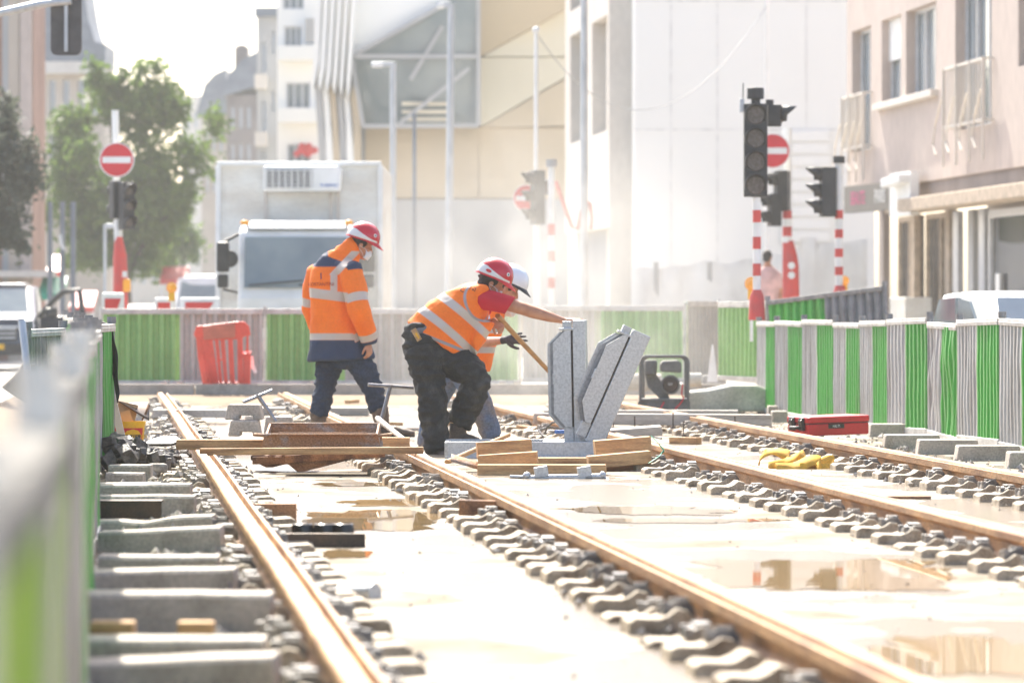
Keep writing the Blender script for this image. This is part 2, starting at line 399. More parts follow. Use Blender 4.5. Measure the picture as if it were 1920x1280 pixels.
# ------------------------------------------------------------------ sleepers (built once, copied)
def sleeper_end(out):
    """one end of a sleeper showing through the slab: hump by the rail, flat end block. out = +1/-1: which way from the rail"""
    prof = [(.068, -.03), (.068, .045), (.100, .075), (.135, .082), (.165, .060), (.20, .048), (.285, .052), (.312, .038), (.318, -.03)]
    mb = MB(); wd = .225
    mb.prism([(out * x, z) for x, z in prof], (0, -wd / 2, 0), X, Z, (0, wd, 0)); return mb
def clip_mb(out):
    mb = MB()
    prof = [(.060, .030), (.062, .072), (.085, .100), (.125, .104), (.172, .078), (.178, .055), (.150, .052)]
    mb.prism([(out * x, z) for x, z in prof], (0, -.065, 0), X, Z, (0, .13, 0))
    mb.box((out * .112, 0, .106), (.060, .080, .012)); mb.box((out * .165, .045, .072), (.03, .022, .05)); mb.box((out * .165, -.045, .072), (.03, .022, .05)); return mb
def make_sleeper(label, group):
    root = thing('railway_sleeper', label, 'sleeper', (0, 0, 0), group)
    for r in (-.7465, .7465):
        for o_ in (-1, 1):
            b = sleeper_end(o_).move(Matrix.Translation((r, 0, 0)))
            s_ = put(b, 'concrete_end', M['sleeper'], root, bevel=.006)
            c_ = put(clip_mb(o_).move(Matrix.Translation((r, 0, 0))), 'rail_clip', M['clip'], s_, bevel=.003)
    return root
rnd = random.Random(11)
for tr in (0, 1):
    ac = (RAILS[tr * 2] + RAILS[tr * 2 + 1]) / 2
    lab = ['concrete sleeper with dark rail clips, under the track of the two standing workers', 'concrete sleeper with dark rail clips, under the track with the yellow strap'][tr]
    grp = ['sleepers of the workers\' track', 'sleepers of the track with the yellow strap'][tr]
    proto = make_sleeper(lab, grp)
    for k in range(71):
        o = proto if k == 0 else copy_tree(proto)
        t_ = 11.2 + k * .605
        o.location = T(ac + rnd.uniform(-.012, .012), t_, rnd.uniform(-.010, .008)); o.rotation_euler = (0, rnd.uniform(-.006, .006), TA + rnd.uniform(-.03, .03))
        for e_ in list(o.children):
            for c_ in list(e_.children):
                if k and rnd.random() < .13: bpy.data.objects.remove(c_); continue
                r_ = -.7465 if c_.data.vertices[0].co.x < 0 else .7465
                a_ = rnd.gauss(0, .07); c_.location = Vector((r_, 0, 0)) - Matrix.Rotation(a_, 3, 'Z') @ Vector((r_, 0, 0)) + Vector((0, rnd.gauss(0, .016), rnd.gauss(0, .004))); c_.rotation_euler = (rnd.gauss(0, .06), 0, a_)
            e_.scale = (1, rnd.uniform(.84, 1.14), rnd.uniform(.85, 1.12))
            if rnd.random() < .5: e_.location = (0, rnd.gauss(0, .012), rnd.gauss(0, .006))

# loose grit and crushed stone beside the rails: nobody could count it
def scatter(name, n, fn, m, seed, r0=.012, r1=.04):
    rr = random.Random(seed); mb = MB()
    for _ in range(n):
        p = fn(rr); s = r0 + (r1 - r0) * rr.random() ** 3
        vs = []
        for d in ((1, 0, 0), (-1, 0, 0), (0, 1, 0), (0, -1, 0), (0, 0, 1), (0, 0, -1)):
            vs.append(p + Vector(d) * s * rr.uniform(.6, 1.3) + Vector((rr.uniform(-1, 1), rr.uniform(-1, 1), rr.uniform(-1, 1))) * s * .3)
        mb.add(vs, [(0, 2, 4), (2, 1, 4), (1, 3, 4), (3, 0, 4), (2, 0, 5), (1, 2, 5), (3, 1, 5), (0, 3, 5)])
    return tag(put(mb, name, m), kind='stuff')
M['stone'] = mat('crushed_stone', (.40, .37, .33), .85, col2=(.20, .18, .16), scale=(20, 20, 20), fine=.3)
scatter('gravel', 2600, lambda r: T(RAILS[0] - .12 - abs(r.gauss(0, .22)), r.uniform(11, 50), r.uniform(-.01, .05)), M['stone'], 3, .012, .05)
scatter('gravel', 2200, lambda r: T(r.choice(RAILS) + r.choice((-1, 1)) * r.uniform(.07, .34), r.uniform(11, 53), r.uniform(0, .03)), M['stone'], 4, .006, .026)
scatter('gravel', 1500, lambda r: T(r.uniform(-.5, 7.3), r.uniform(13, 54), r.uniform(0, .004)), M['stone'], 6, .003, .011)
scatter('gravel', 1200, lambda r: T(RAILS[3] + r.uniform(.3, 1.9), r.uniform(20, 54), r.uniform(0, .02)), M['stone'], 8, .01, .04)

# ------------------------------------------------------------------ sheet fences
def rib_sheet(L0, L1, z0, z1, pitch, amp, dent=0.0, seed=0, nz=10):
    """trapezoid-ribbed sheet standing in the x-z plane"""
    xs = []; x = L0; k = 0
    offs = [(0, -amp), (.30, -amp), (.45, amp), (.82, amp), (.97, -amp)]
    pts = []
    while x < L1 - 1e-4:
        for f_, y in offs:
            xx = x + f_ * pitch
            if xx <= L1: pts.append((xx, y))
        x += pitch
    if L1 - pts[-1][0] > .004: pts.append((L1, pts[-1][1]))
    mb = MB(); vs = []; fs = []; n = len(pts)
    for j in range(nz + 1):
        z = z0 + (z1 - z0) * j / nz
        for (px, y) in pts:
            dd = dent * noise.noise(Vector((px * 2.2, z * 1.8, seed))) + dent * .6 * noise.noise(Vector((px * 6, z * 4, seed + 3)))
            vs.append((px, y + dd, z))
    for j in range(nz):
        for i in range(n - 1): fs.append((j * n + i, j * n + i + 1, (j + 1) * n + i + 1, (j + 1) * n + i))
    return mb.add(vs, fs)
def fence_panel(p0, p1, z0, z1, halves, label, group, pitch=.105, amp=.016, dent=.02, seed=0, trim='fence_trim', post='fence_post', post_at=(0, 1), post_h=.05, lean=0.0, z0b=None, foot=True, cap=True, trim_h=.055):
    """panel from p0 to p1 (plan points); halves: [(fraction end, material)]"""
    p0, p1 = Vector((p0[0], p0[1], 0)), Vector((p1[0], p1[1], 0)); d = p1 - p0; L = d.length; rz = math.atan2(d.y, d.x)
    root = thing('site_fence', label, 'site fence', (p0.x, p0.y, z0), group, rz)
    root.rotation_euler = (lean, 0, rz)
    h = z1 - z0; dz = 0 if z0b is None else z0b - z0
    if dz: root.rotation_euler = (lean, -math.atan2(dz, L), rz)
    a = .03
    for fr, mname in halves:
        b_ = fr * L if fr < 1 else L - .03
        put(rib_sheet(a, b_, .04, h - .03, pitch, amp, dent, seed + fr, ), 'ribbed_sheet', M[mname], root, smooth=25, local=True, fix=False)
        a = b_
    mb = MB(); mb.box((L / 2, 0, h - trim_h / 2), (L - .04, amp * 2 + .022, trim_h)); mb.box((L / 2, -.004, h - trim_h * .5), (L - .06, amp * 2 + .024, .008))
    put(mb, 'top_channel', M[trim], root, local=True, bevel=.005)
    mb = MB(); mb.box((L / 2, 0, .035), (L - .04, amp * 2 + .02, .06)); put(mb, 'bottom_channel', M[trim], root, local=True, bevel=.005)
    for e in post_at:
        x = .0 if e == 0 else L
        mb = MB(); mb.loft([((x, 0, -.03), .024, .024), ((x, 0, h + post_h), .024, .024)], 12)
        po = put(mb, 'post', M[post], root, local=True, smooth=40)
        if cap:
            mb = MB(); mb.cyl((x, 0, h + post_h - .045), (x, 0, h + post_h + .004), .034, .034, 12); put(mb, 'post_cap', M[post], po, local=True, smooth=40)
    return root

# the zigzag row beside the fourth rail
PU = [(51.4, 1423), (49.6, 1457), (47.6, 1508), (45.6, 1567), (43.9, 1617), (42.0, 1668), (40.3, 1744), (38.4, 1800), (36.4, 1879), (34.4, 1968), (32.4, 2050)]
PZ = [0.0, 0.0, 0.0, 0.0, .01, .01, .02, .03, .035, .035, .03]
pts = [P(u, V0, D) for D, u in PU]
zig = [.04, -.03, .05, -.04, .05, -.05, .09, -.06, .08, -.05, .05]
for k in range(10):
    a, b = pts[k].copy(), pts[k + 1].copy()
    z = (PZ[k] + PZ[k + 1]) / 2
    extra = ['with a thin post at its free end', 'second from the free end of the zigzag row', 'third from the free end of the zigzag row', 'fourth from the free end of the zigzag row',
             'above the latches of the red tool case', 'above the far end of the red tool case', 'crumpled and dented at its lower green edge', 'standing behind two tilted concrete blocks',
             'next but one to the photo edge, below the car', 'cut off by the photo edge, with an orange mark'][k]
    fence_panel((a.x, a.y), (b.x, b.y), z, z + 1.05 + .015 * ((k * 7) % 3), [(.49, 'fence_grey'), (1, 'fence_green')], 'grey and green ribbed fence panel ' + extra, 'fence panels beside the fourth rail',
                pitch=.150, amp=.026, dent=.035 if k == 6 else .010, seed=k * 3.1, z0b=z + [.0, -.01, .0, .0, .01, .02, -.015, .02, -.02, .0][k])
# concrete blocks under that row
for k, (u0, u1, v0, v1, D) in enumerate([(1630, 1706, 808, 826, 41.2), (1657, 1766, 821, 843, 37.6), (1720, 1838, 834, 858, 36.2), (1793, 1917, 847, 874, 34.6), (1447, 1478, 788, 800, 46.5), (1440, 1460, 778, 786, 49.0), (1890, 1990, 862, 884, 33.0)]):
    c = P((u0 + u1) / 2, (v0 + v1) / 2, D); wd = (u1 - u0) / S(D)
    mb = MB(); hh = .14
    mb.prism([(-wd / 2, 0), (wd / 2, 0), (wd / 2 * .92, hh), (-wd / 2 * .92, hh)], (c.x, c.y, -.02), X, Z, (0, .28, 0))
    solo(mb, 'concrete_foot', M['concrete'], 'low grey concrete block under the zigzag fence, ' + ['half behind the red tool case', 'just past the red tool case', 'with a cracked notch in its top', 'longest and nearest the fourth rail', 'by the third fence post', 'at the free end of the fence', 'cut off by the photo edge'][k], 'concrete block', 'blocks under the zigzag fence', bevel=.012)

# the row along the first rail, running past the camera
ts = [3.6, 5.7, 7.8, 9.9, 12.0, 14.1, 16.2, 18.3, 20.4, 22.5, 24.6, 26.7, 28.8, 30.9, 33.0, 35.1, 37.2, 39.3, 41.4, 43.5, 45.6, 47.7, 49.8, 51.9, 54.0, 56.1, 58.2]
LF = [(33.0, .055), (31.0, -.075), (29.0, -.16), (27.0, -.07), (25.0, -.12), (23.0, -.045), (21.2, -.06), (19.1, -.115), (17.0, -.06), (15.0, -.105), (13.1, -.07), (11.1, -.10), (9.0, -.065), (7.0, -.105), (5.0, -.07), (3.0, -.10)][::-1]
for k in range(len(LF) - 1):
    (t0, o0), (t1, o1) = LF[k], LF[k + 1]
    a, b = T(o0, t0), T(o1, t1)
    n_ = len(LF) - 2 - k
    last = n_ == 0
    gm = 'fence_green_lime' if k < 4 else 'fence_green'
    lift = -.035 if k < 5 else (-.02 if k < 8 else 0)
    fence_panel((a.x, a.y), (b.x, b.y), .03 + lift, 1.08 + lift, ([(.6, gm), (1, 'fence_grey_warm')] if k < 4 else [(.38, 'fence_grey_warm' if k < 6 else 'fence_grey'), (1, gm)]),
                'ribbed fence panel edge-on, ' + ('end one with dark cloth hung over its post' if last else ORD[n_] + ' from the cloth-hung end towards the viewer'), 'fence panels along the first rail',
                pitch=.130, amp=.020, dent=.012, seed=40 + k, trim='trim_dimmed' if k < 5 else ('trim_dull' if k < 7 else 'fence_trim'), post='post_highlight' if k < 7 else 'fence_post', post_h=.05)
# three more of that row past its corner, and one turned across the road side
for k, (t0, t1) in enumerate([(34.0, 36.1), (40.0, 42.1), (46.0, 48.1)]):
    a, b = T(-.12 - .08 * k, t0), T(-.22 - .10 * k, t1)
    fence_panel((a.x, a.y), (b.x, b.y), .03, 1.09 + .02 * k, [(.5, 'fence_grey'), (1, 'fence_green')], 'ribbed fence panel edge-on, ' + ORD[k] + ' one beyond the dark cloth', 'fence panels beyond the cloth', dent=.02, seed=70 + k)
a, b = P(52, V0, 30.5), P(118, V0, 33.0)
fence_panel((a.x, a.y), (b.x, b.y), .0, 1.05, [(1, 'fence_grey_warm')], 'grey ribbed fence panel slanting in front of the dark pickup', 'fence panels along the first rail', pitch=.15, seed=88, trim='fence_trim')

# the row across the end of the works
FY = 60.0
def far_panel(u0, u1, halves, label, D0=FY, D1=FY, z0=.165, z1=1.205, seed=0, post_at=(1,)):
    a, b = P(u0, V0, D0), P(u1, V0, D1)
    return fence_panel((a.x, a.y), (b.x, b.y), z0, z1, halves, label, 'fence panels across the end of the works', pitch=.155, amp=.024, dent=.012, seed=seed, post='fence_trim', post_at=post_at, post_h=.03, cap=False, trim_h=.075)
G_, g_ = 'fence_green_pale', 'fence_grey_far'
far_panel(190, 497, [(.48, G_), (1, g_)], 'haze-paled green and grey ribbed panel behind the red plastic barrier', seed=101, post_at=(0, 1))
far_panel(497, 803, [(.49, G_), (1, g_)], 'haze-paled green and grey ribbed panel behind the worker in the long jacket', seed=102)
far_panel(803, 975, [(.62, g_), (1, G_)], 'grey and haze-paled green ribbed panel behind the bending worker', FY + .12, FY + .1, z1=1.21, seed=103)
far_panel(976, 1283, [(.49, g_), (1, G_)], 'grey and haze-paled green ribbed panel behind the raised steel arms', FY - .05, FY - .05, z1=1.25, z0=.2, seed=104)
far_panel(1285, 1348, [(1, g_)], 'narrow faded grey ribbed panel behind the small engine', FY + .2, FY + 1.5, .24, 1.31, seed=105)
far_panel(1349, 1441, [(.80, 'fence_green_pale'), (1, g_)], 'haze-paled green ribbed panel turned at an angle, past the small engine', 55.5, 53.8, .30, 1.29, seed=106)
for k, (u, v) in enumerate([(322, 748), (955, 742), (1339, 736), (600, 742)]):
    D = 59.2; c = P(u, v, D); wd = .36
    mb = MB(); mb.prism([(-wd / 2, 0), (wd / 2, 0), (wd / 2 * .8, .15), (wd / 2 * .32, .15), (wd / 2 * .26, .09), (-wd / 2 * .26, .09), (-wd / 2 * .32, .15), (-wd / 2 * .8, .15)], (c.x, c.y, .09 + (.07 if k in (2,) else 0)), X, Z, (0, .3, 0))
    solo(mb, 'fence_foot', M['concrete_pale'], 'notched concrete fence foot ' + ['beside the red plastic barrier', 'behind the bending worker\'s knee', 'beside the small engine', 'behind the worker in the long jacket'][k], 'fence foot', 'feet of the far fence', bevel=.015)

# panel with shade painted into its grey half, leaning up behind the zigzag row
a, b = P(1447, V0, 53.0), P(1668, V0, 51.2)
fp = fence_panel((a.x, a.y), (b.x, b.y), .26, 1.30, [(.5, 'fence_green'), (1, 'sheet_shaded')], 'deep green and shade-darkened grey ribbed panel tipped up behind the zigzag fence', 'fence panels beside the fourth rail', pitch=.155, amp=.02, seed=120, trim='fence_post', z0b=.26 + .17)
# ------------------------------------------------------------------ people
def remeshed(mb, voxel, it=4, fold=None, fac=.5):
    me = to_mesh(mb, 'tmp', fix=True)
    o = bpy.data.objects.new('tmp', me); COL.objects.link(o)
    a = o.modifiers.new('r', 'REMESH'); a.mode = 'VOXEL'; a.voxel_size = voxel
    b = o.modifiers.new('s', 'SMOOTH'); b.iterations = it; b.factor = fac
    dg = bpy.context.evaluated_depsgraph_get(); dg.update()
    out = bpy.data.meshes.new_from_object(o.evaluated_get(dg))
    bpy.data.objects.remove(o); bpy.data.meshes.remove(me)
    out.materials.clear()
    if fold:
        nr = [v.normal.copy() for v in out.vertices]
        for v, n_ in zip(out.vertices, nr): v.co += n_ * fold(v.co)
    out.shade_smooth()
    return out
def attr(me, name, fn):
    a = me.attributes.new(name, 'FLOAT', 'POINT')
    a.data.foreach_set('value', [fn(v.co) for v in me.vertices])
def pix(p): return (U0 + p.x / p.y * FPX, V0 + (CH - p.z) / p.y * FPX)
def frame(F, U):
    F = Vector(F).normalized(); U = Vector(U); U = (U - F * U.dot(F)).normalized(); Rr = F.cross(U)
    return F, U, Rr           # Rr = the person's right side
def creases(amp, sc_, seed, st=(1, 1, 1)):
    def f(p):
        q = Vector((p.x * st[0], p.y * st[1], p.z * st[2])) * sc_ + Vector((seed, seed * 2, 0))
        n1 = noise.noise(q); n2 = noise.noise(q * 2.3)
        return amp * ((1 - abs(n1) * 2.4) * .6 + n2 * .5)
    return f

def head(mb, c, F, U, k=1.0):
    """skull, jaw, face, ears and neck stub; c is between the ears"""
    F, U, Rr = frame(F, U); Rm = Matrix((F, Rr, U)).transposed()
    def at(f, r, u): return Vector(c) + (F * f + Rr * r + U * u) * k
    mb.ell(at(-.008, 0, .035), (.100 * k, .077 * k, .098 * k), Rm)
    mb.ell(at(.030, 0, -.030), (.068 * k, .062 * k, .088 * k), Rm)
    mb.loft([(at(.055, 0, -.005), .05 * k, .05 * k), (at(.062, 0, -.065), .042 * k, .036 * k), (at(.070, 0, -.112), .022 * k, .022 * k)], 14, side=Rr)
    mb.ell(at(.058, 0, -.104), (.028 * k, .028 * k, .020 * k), Rm)           # chin
    mb.loft([(at(.086, 0, .018), .009 * k, .008 * k), (at(.104, 0, -.018), .012 * k, .014 * k), (at(.112, 0, -.034), .015 * k, .014 * k), (at(.096, 0, -.044), .012 * k, .010 * k)], 12, side=Rr)
    for s_ in (-1, 1):
        mb.ell(at(.078, s_ * .030, .032), (.016 * k, .022 * k, .010 * k), Rm)   # brow
        mb.ell(at(.068, s_ * .040, -.022), (.026 * k, .024 * k, .022 * k), Rm)  # cheekbone
        mb.ell(at(.080, s_ * .031, .014), (.010 * k, .013 * k, .010 * k), Rm)   # eye
        mb.ell(at(-.005, s_ * .079, -.010), (.020 * k, .008 * k, .031 * k), Rm)  # ear
        mb.ell(at(.000, s_ * .082, -.030), (.010 * k, .008 * k, .012 * k), Rm)
    mb.ell(at(.094, 0, -.066), (.010 * k, .024 * k, .006 * k), Rm); mb.ell(at(.091, 0, -.076), (.010 * k, .021 * k, .007 * k), Rm)   # lips
def hand(mb, wrist, D_, N_, side, curl=(.5, .5, .5, .5), thumb=.5, k=1.0, spread=.10, rs=1.0):
    """palm, four fingers and a thumb. D_: towards the finger tips, N_: out of the palm, side=+1 thumb on D x N side"""
    D_ = Vector(D_).normalized(); N_ = Vector(N_); N_ = (N_ - D_ * N_.dot(D_)).normalized(); W = D_.cross(N_) * side
    wr = Vector(wrist)
    mb.loft([(wr - D_ * .02, .028 * k, .020 * k, W), (wr + D_ * .015 * k, .030 * k, .019 * k, W), (wr + D_ * .055 * k, .041 * k, .017 * k, W), (wr + D_ * .088 * k, .043 * k, .014 * k, W), (wr + D_ * .098 * k, .036 * k, .010 * k, W)], 16)
    lens = (.072, .080, .075, .060)
    for i in range(4):
        off = (.031, .0105, -.0105, -.031)[i]
        b = wr + (D_ * (.088, .094, .091, .083)[i] + W * off) * k
        d = (D_ + W * spread * (1.5, .5, -.5, -1.5)[i]).normalized(); n_ = (N_ - d * N_.dot(d)).normalized()
        st = [(b - d * .012 * k, .0098 * k * rs, .0098 * k * rs)]; a = 0; p = b.copy(); L = lens[i] * k
        for j, (fr, r_) in enumerate(((.44, .0092), (.31, .0083), (.25, .0066))):
            a += curl[i] * (.9, 1.1, .7)[j]
            dd = d * math.cos(a) + n_ * math.sin(a)
            p = p + dd * L * fr * (1.08 if j < 2 else 1)
            st.append((p.copy(), r_ * k * rs, r_ * k * rs))
        mb.loft(st, 10, side=W)
    b = wr + (D_ * .025 + W * .026 - N_ * -.006) * k
    d = (D_ * .72 + W * .70 + N_ * .18).normalized()
    p1 = b + d * .040 * k; d2 = (D_ * .9 + W * (.55 - thumb * .5) + N_ * thumb * .8).normalized()
    p2 = p1 + d2 * .034 * k; d3 = (D_ * .95 + W * (.25 - thumb * .5) + N_ * thumb).normalized()
    mb.loft([(b, .015 * k * rs, .015 * k * rs), (p1, .0125 * k * rs, .0125 * k * rs), (p2, .0105 * k * rs, .0105 * k * rs), (p2 + d3 * .024 * k, .0075 * k * rs, .0075 * k * rs)], 10)

def helmet(root, c, F, U, shell, label=None, k=1.0, peak='black', badge=True, style=0):
    F, U, Rr = frame(F, U); c = Vector(c)
    a, b, h = .150 * k, .122 * k, .150 * k
    nu, nv = 72, 26; vs = []; fs = []
    def shellpt(ph, w):
        """w 0 at the rim, 1 at the crown"""
        e = (1 - w ** 2.3) ** .5 if w < 1 else 0
        rimz = -.012 * max(0, -math.cos(ph)) * (1 - w)
        x = a * e * math.cos(ph); y = b * e * math.sin(ph); z = h * w + rimz
        ridge = .006 * math.exp(-(y / .022) ** 2) * (w > .35)
        return c + F * x + Rr * y + U * (z + ridge * w)
    for j in range(nv + 1):
        w_ = (j / nv) ** .8
        for i in range(nu): vs.append(shellpt(2 * math.pi * i / nu, w_))
    for j in range(nv):
        for i in range(nu): fs.append((j * nu + i, j * nu + (i + 1) % nu, (j + 1) * nu + (i + 1) % nu, (j + 1) * nu + i))
    mb = MB(); mb.add(vs, fs)
    me = to_mesh(mb, 'hard_hat', None); me.shade_smooth()
    def rel(p):
        d = p - c; return d.dot(F), d.dot(Rr), d.dot(U)
    def band(p):
        x, y, z = rel(p); th = abs(math.atan2(y, x))
        hh = .020 + .042 * max(0, min(1, (th - .9) / 1.5)) ** 1.4
        return (hh - z) if th > .45 else -.01
    attr(me, 'band', band)
    hat = put(me, 'hard_hat', shell, root, label=label)
    md = hat.modifiers.new('thick', 'SOLIDIFY'); md.thickness = .004
    # brim
    mb = MB(); vs = []; fs = []
    for i in range(nu + 1):
        ph = 2 * math.pi * i / nu; f_ = max(0, math.cos(ph))
        ext = .008 + .052 * f_ ** 1.6; drop = .010 + .026 * f_ ** 2
        e0 = c + F * a * math.cos(ph) * .985 + Rr * b * math.sin(ph) * .985 + U * (-.012 * max(0, -math.cos(ph)) + .006)
        e1 = c + F * (a + ext) * math.cos(ph) + Rr * (b + ext * .35) * math.sin(ph) + U * (-.012 * max(0, -math.cos(ph)) - drop)
        vs += [e0, e1, e1 - U * .005, e0 - U * .005]
    for i in range(nu):
        for q_ in range(4): fs.append((i * 4 + q_, i * 4 + (q_ + 1) % 4, (i + 1) * 4 + (q_ + 1) % 4, (i + 1) * 4 + q_))
    mb.add(vs, fs); put(mb, 'brim', M['brim_' + peak] if ('brim_' + peak) in M else M[peak], hat, smooth=50)
    # head band and rear knob
    mb = MB(); st = []
    for i in range(25):
        ph = R(95) + R(170) * i / 24
        st.append((c + F * .100 * k * math.cos(ph) + Rr * .084 * k * math.sin(ph) - U * (.020 + .022 * max(0, -math.cos(ph))), .013, .003))
    mb.loft(st, 8, side=U); mb.ell(c - F * .104 * k - U * .044, (.02, .02, .014), Matrix((F, Rr, U)).transposed()); put(mb, 'head_band', M['black'], hat, smooth=40)
    if badge:
        for s_ in ((1,) if style == 0 else (1, -1)):
            ph = s_ * R(52); p = shellpt(ph, .42); pn = (F * math.cos(ph) / a + Rr * math.sin(ph) / b + U * .35 / h).normalized()
            mb = MB(); mb.cyl(p - pn * .004, p + pn * .003, .017, .016, 20); bd = put(mb, 'badge', M['white'], hat, smooth=40)
            mb = MB(); mb.cyl(p + pn * .002, p + pn * .0042, .0075, .0075, 14); put(mb, 'badge_mark', M['navy'], bd)
        if style == 1:
            ph = R(118); p = shellpt(ph, .20); pn = (F * math.cos(ph) / a + Rr * math.sin(ph) / b + U * .15 / h).normalized(); tx = U.cross(pn).normalized()
            mb = MB(); mb.prism([(.026 * math.cos(2 * math.pi * q_ / 20), .013 * math.sin(2 * math.pi * q_ / 20)) for q_ in range(20)], p - pn * .003, tx, pn.cross(tx), pn * .006); put(mb, 'badge', M['red'], hat)
    return hat
def boot(root, ankle, heel, toe, top, m, rtop=.068, sole=True):
    ankle, heel, toe, top = (Vector(p) for p in (ankle, heel, toe, top))
    d = (toe - heel); d.z = 0; d.normalize(); sd = d.cross(Z)
    mb = MB()
    mb.loft([(top, rtop, rtop), ((top + ankle) / 2, rtop * .93, rtop * .95), (ankle, .058, .062)], 16)
    h0 = heel + Z * .045 + d * .035; t0 = toe + Z * .035 - d * .03
    mid = (h0 + t0) / 2 + Z * .02
    mb.loft([(h0 - d * .03, .030, .035, sd), (h0 + d * .01, .042, .046, sd), (mid, .046, .046, sd), (mid * .35 + t0 * .65, .052, .038, sd), (t0 - d * .0, .046, .032, sd), (t0 + d * .027, .026, .020, sd)], 16)
    mb.loft([(ankle, .056, .060), (h0 + Z * .01 + d * .02, .050, .052), (h0 * .6 + mid * .4, .045, .045)], 14)
    me = remeshed(mb, .009, 5, creases(.003, 16, 2.0))
    b_ = put(me, 'boot', m, root)
    mb = MB(); out = []
    for k in range(20):
        an = 2 * math.pi * k / 20; out.append((math.cos(an) * (heel - toe).length * .5, math.copysign(abs(math.sin(an)) ** .7, math.sin(an)) * .050))
    c = (heel + toe) / 2
    mb.prism(out, c, d, sd, Z * .022); put(mb, 'sole', M['black'], b_, bevel=.004)
    return b_

M['skin'] = mat('skin', (.52, .25, .145), .5, col2=(.44, .19, .105), scale=(18, 18, 18), bump=.15, bscale=(120, 120, 120))
M['hair'] = mat('dark_hair', (.018, .014, .012), .6, col2=(.03, .024, .02), scale=(60, 60, 60), bump=.8, bscale=(220, 220, 60))
M['navy'] = mat('navy_fabric', (.025, .040, .085), .8, col2=(.018, .028, .062))
M['mask'] = mat('mask_fabric', (.66, .74, .80), .8, col2=(.62, .66, .72), bump=.4, bscale=(8, 8, 130))
M['glove'] = mat('work_glove', (.045, .04, .045), .75, col2=(.07, .06, .065), scale=(40, 40, 40), bump=.3, bscale=(160, 160, 160))
M['tee_red'] = mat('red_cotton', (.58, .012, .03), .8, col2=(.50, .01, .025), bump=.15, bscale=(70, 70, 70))
M['tee_white'] = mat('white_cotton', (.75, .76, .80), .85, col2=(.68, .69, .74))
def orange_cloth(name):
    return mat(name, (.98, .20, .004), .7, col2=(.90, .165, .004), scale=(4, 4, 4), bump=.5, bscale=(14, 14, 14), fine=.05)
M['jacket'] = attr_mix(attr_mix(orange_cloth('orange_jacket'), 'navy', (.024, .040, .085)), 'tape', (.54, .47, .40), .4)
M['vest'] = attr_mix(attr_mix(orange_cloth('orange_vest'), 'tape', (.55, .48, .42), .4), 'edge', (.32, .31, .33))
M['vest_far'] = attr_mix(orange_cloth('orange_vest_far'), 'tape', (.50, .45, .40), .35)
M['jeans'] = mat('blue_jeans', (.028, .044, .078), .85, col2=(.014, .022, .042), scale=(4, 4, 3), lo=.35, hi=.7, bump=.4, bscale=(25, 25, 18), fine=.25)
M['jeans_pale'] = mat('worn_jeans', (.12, .17, .26), .85, col2=(.24, .19, .15), scale=(4, 4, 4), lo=.45, hi=.7, bump=.4, bscale=(25, 25, 18), fine=.25)
M['workpants'] = mat('black_work_trousers', (.022, .022, .022), .8, col2=(.075, .07, .062), scale=(8, 8, 5.0), lo=.5, hi=.75, bump=.6, bscale=(22, 22, 15), fine=.3)
M['boot_brown'] = mat('brown_boot', (.11, .070, .045), .6, col2=(.22, .16, .11), scale=(10, 10, 10), lo=.45, hi=.7, fine=.3)
M['boot_dusty'] = mat('dusty_boot', (.16, .12, .095), .75, col2=(.07, .055, .045), scale=(10, 10, 10), fine=.3)
M['hat_red'] = attr_mix(mat('red_helmet', (.55, .012, .025), .25, col2=(.50, .012, .022), coat=.4), 'band', (.68, .68, .66), .35, soft=.002)
M['hat_white'] = mat('white_helmet', (.78, .80, .82), .3, col2=(.74, .76, .78), coat=.3)
M['brim_red'] = M['red_plastic']; M['brim_black'] = M['black']

def seg_param(p, pts):
    """(distance to the polyline, arc length there)"""
    best = (9, 0); acc = 0
    for a, b in zip(pts[:-1], pts[1:]):
        d = b - a; L = d.length; t_ = max(0, min(1, (p - a).dot(d) / (L * L))); q_ = (p - (a + d * t_)).length
        if q_ < best[0]: best = (q_, acc + t_ * L)
        acc += L
    return best

# ---- first worker: long orange and navy jacket, seen from behind
D1 = 40.4; s1 = S(D1)
def W(u, v, dy=0.0): return P(u, v, D1 + dy)
w1 = thing('person', 'worker in long orange and navy jacket, red hard hat and face mask, looking down', 'worker', W(650, 818), 'workers on the tracks')
F1 = Vector((.62, .78, 0)).normalized(); R1 = Vector((.78, -.62, 0)).normalized()
hc = W(677, 459); HF, HU, HR = frame((.93, .10, -.36), (.36, 0, .93))
rarm = [W(656, 507, -.17), W(672, 582, -.26), W(694, 640, -.16)]
larm = [W(594, 512, .12), W(581, 580, .20), W(600, 632, .30)]
body = MB(); head(body, hc, HF, HU, 1.0)
body.loft([(W(650, 505), .075, .075), (W(660, 480), .062, .066), (W(672, 466), .058, .062)], 16)
body.loft([(W(640, 660), .16, .11, R1), (W(636, 600), .15, .11, R1), (W(632, 540), .17, .12, R1), (W(634, 508), .15, .10, R1), (W(645, 494), .08, .07, R1)], 20)
for arm in (rarm, larm): body.loft([(arm[0], .055, .055), (arm[1], .045, .045), (arm[2], .030, .032)], 14)
l1 = [W(619, 668, .02), W(611, 720, .02), W(598, 790, .02)]; r1 = [W(663, 668, -.02), W(696, 720, -.02), W(712, 800, -.04)]
for leg in (l1, r1): body.loft([(leg[0], .085, .085), (leg[1], .060, .060), (leg[2], .042, .042)], 14)
hand(body, W(692, 643, -.17), (.06, -.08, -1), (-.75, .55, 0), -1, (.55, .6, .65, .7), .5, 1.0)
hand(body, larm[2], (.7, .3, -.5), (.3, .3, -.8), 1, (.5, .5, .5, .5), .4)
put(remeshed(body, .0075, 3), 'body', M['skin'], w1)
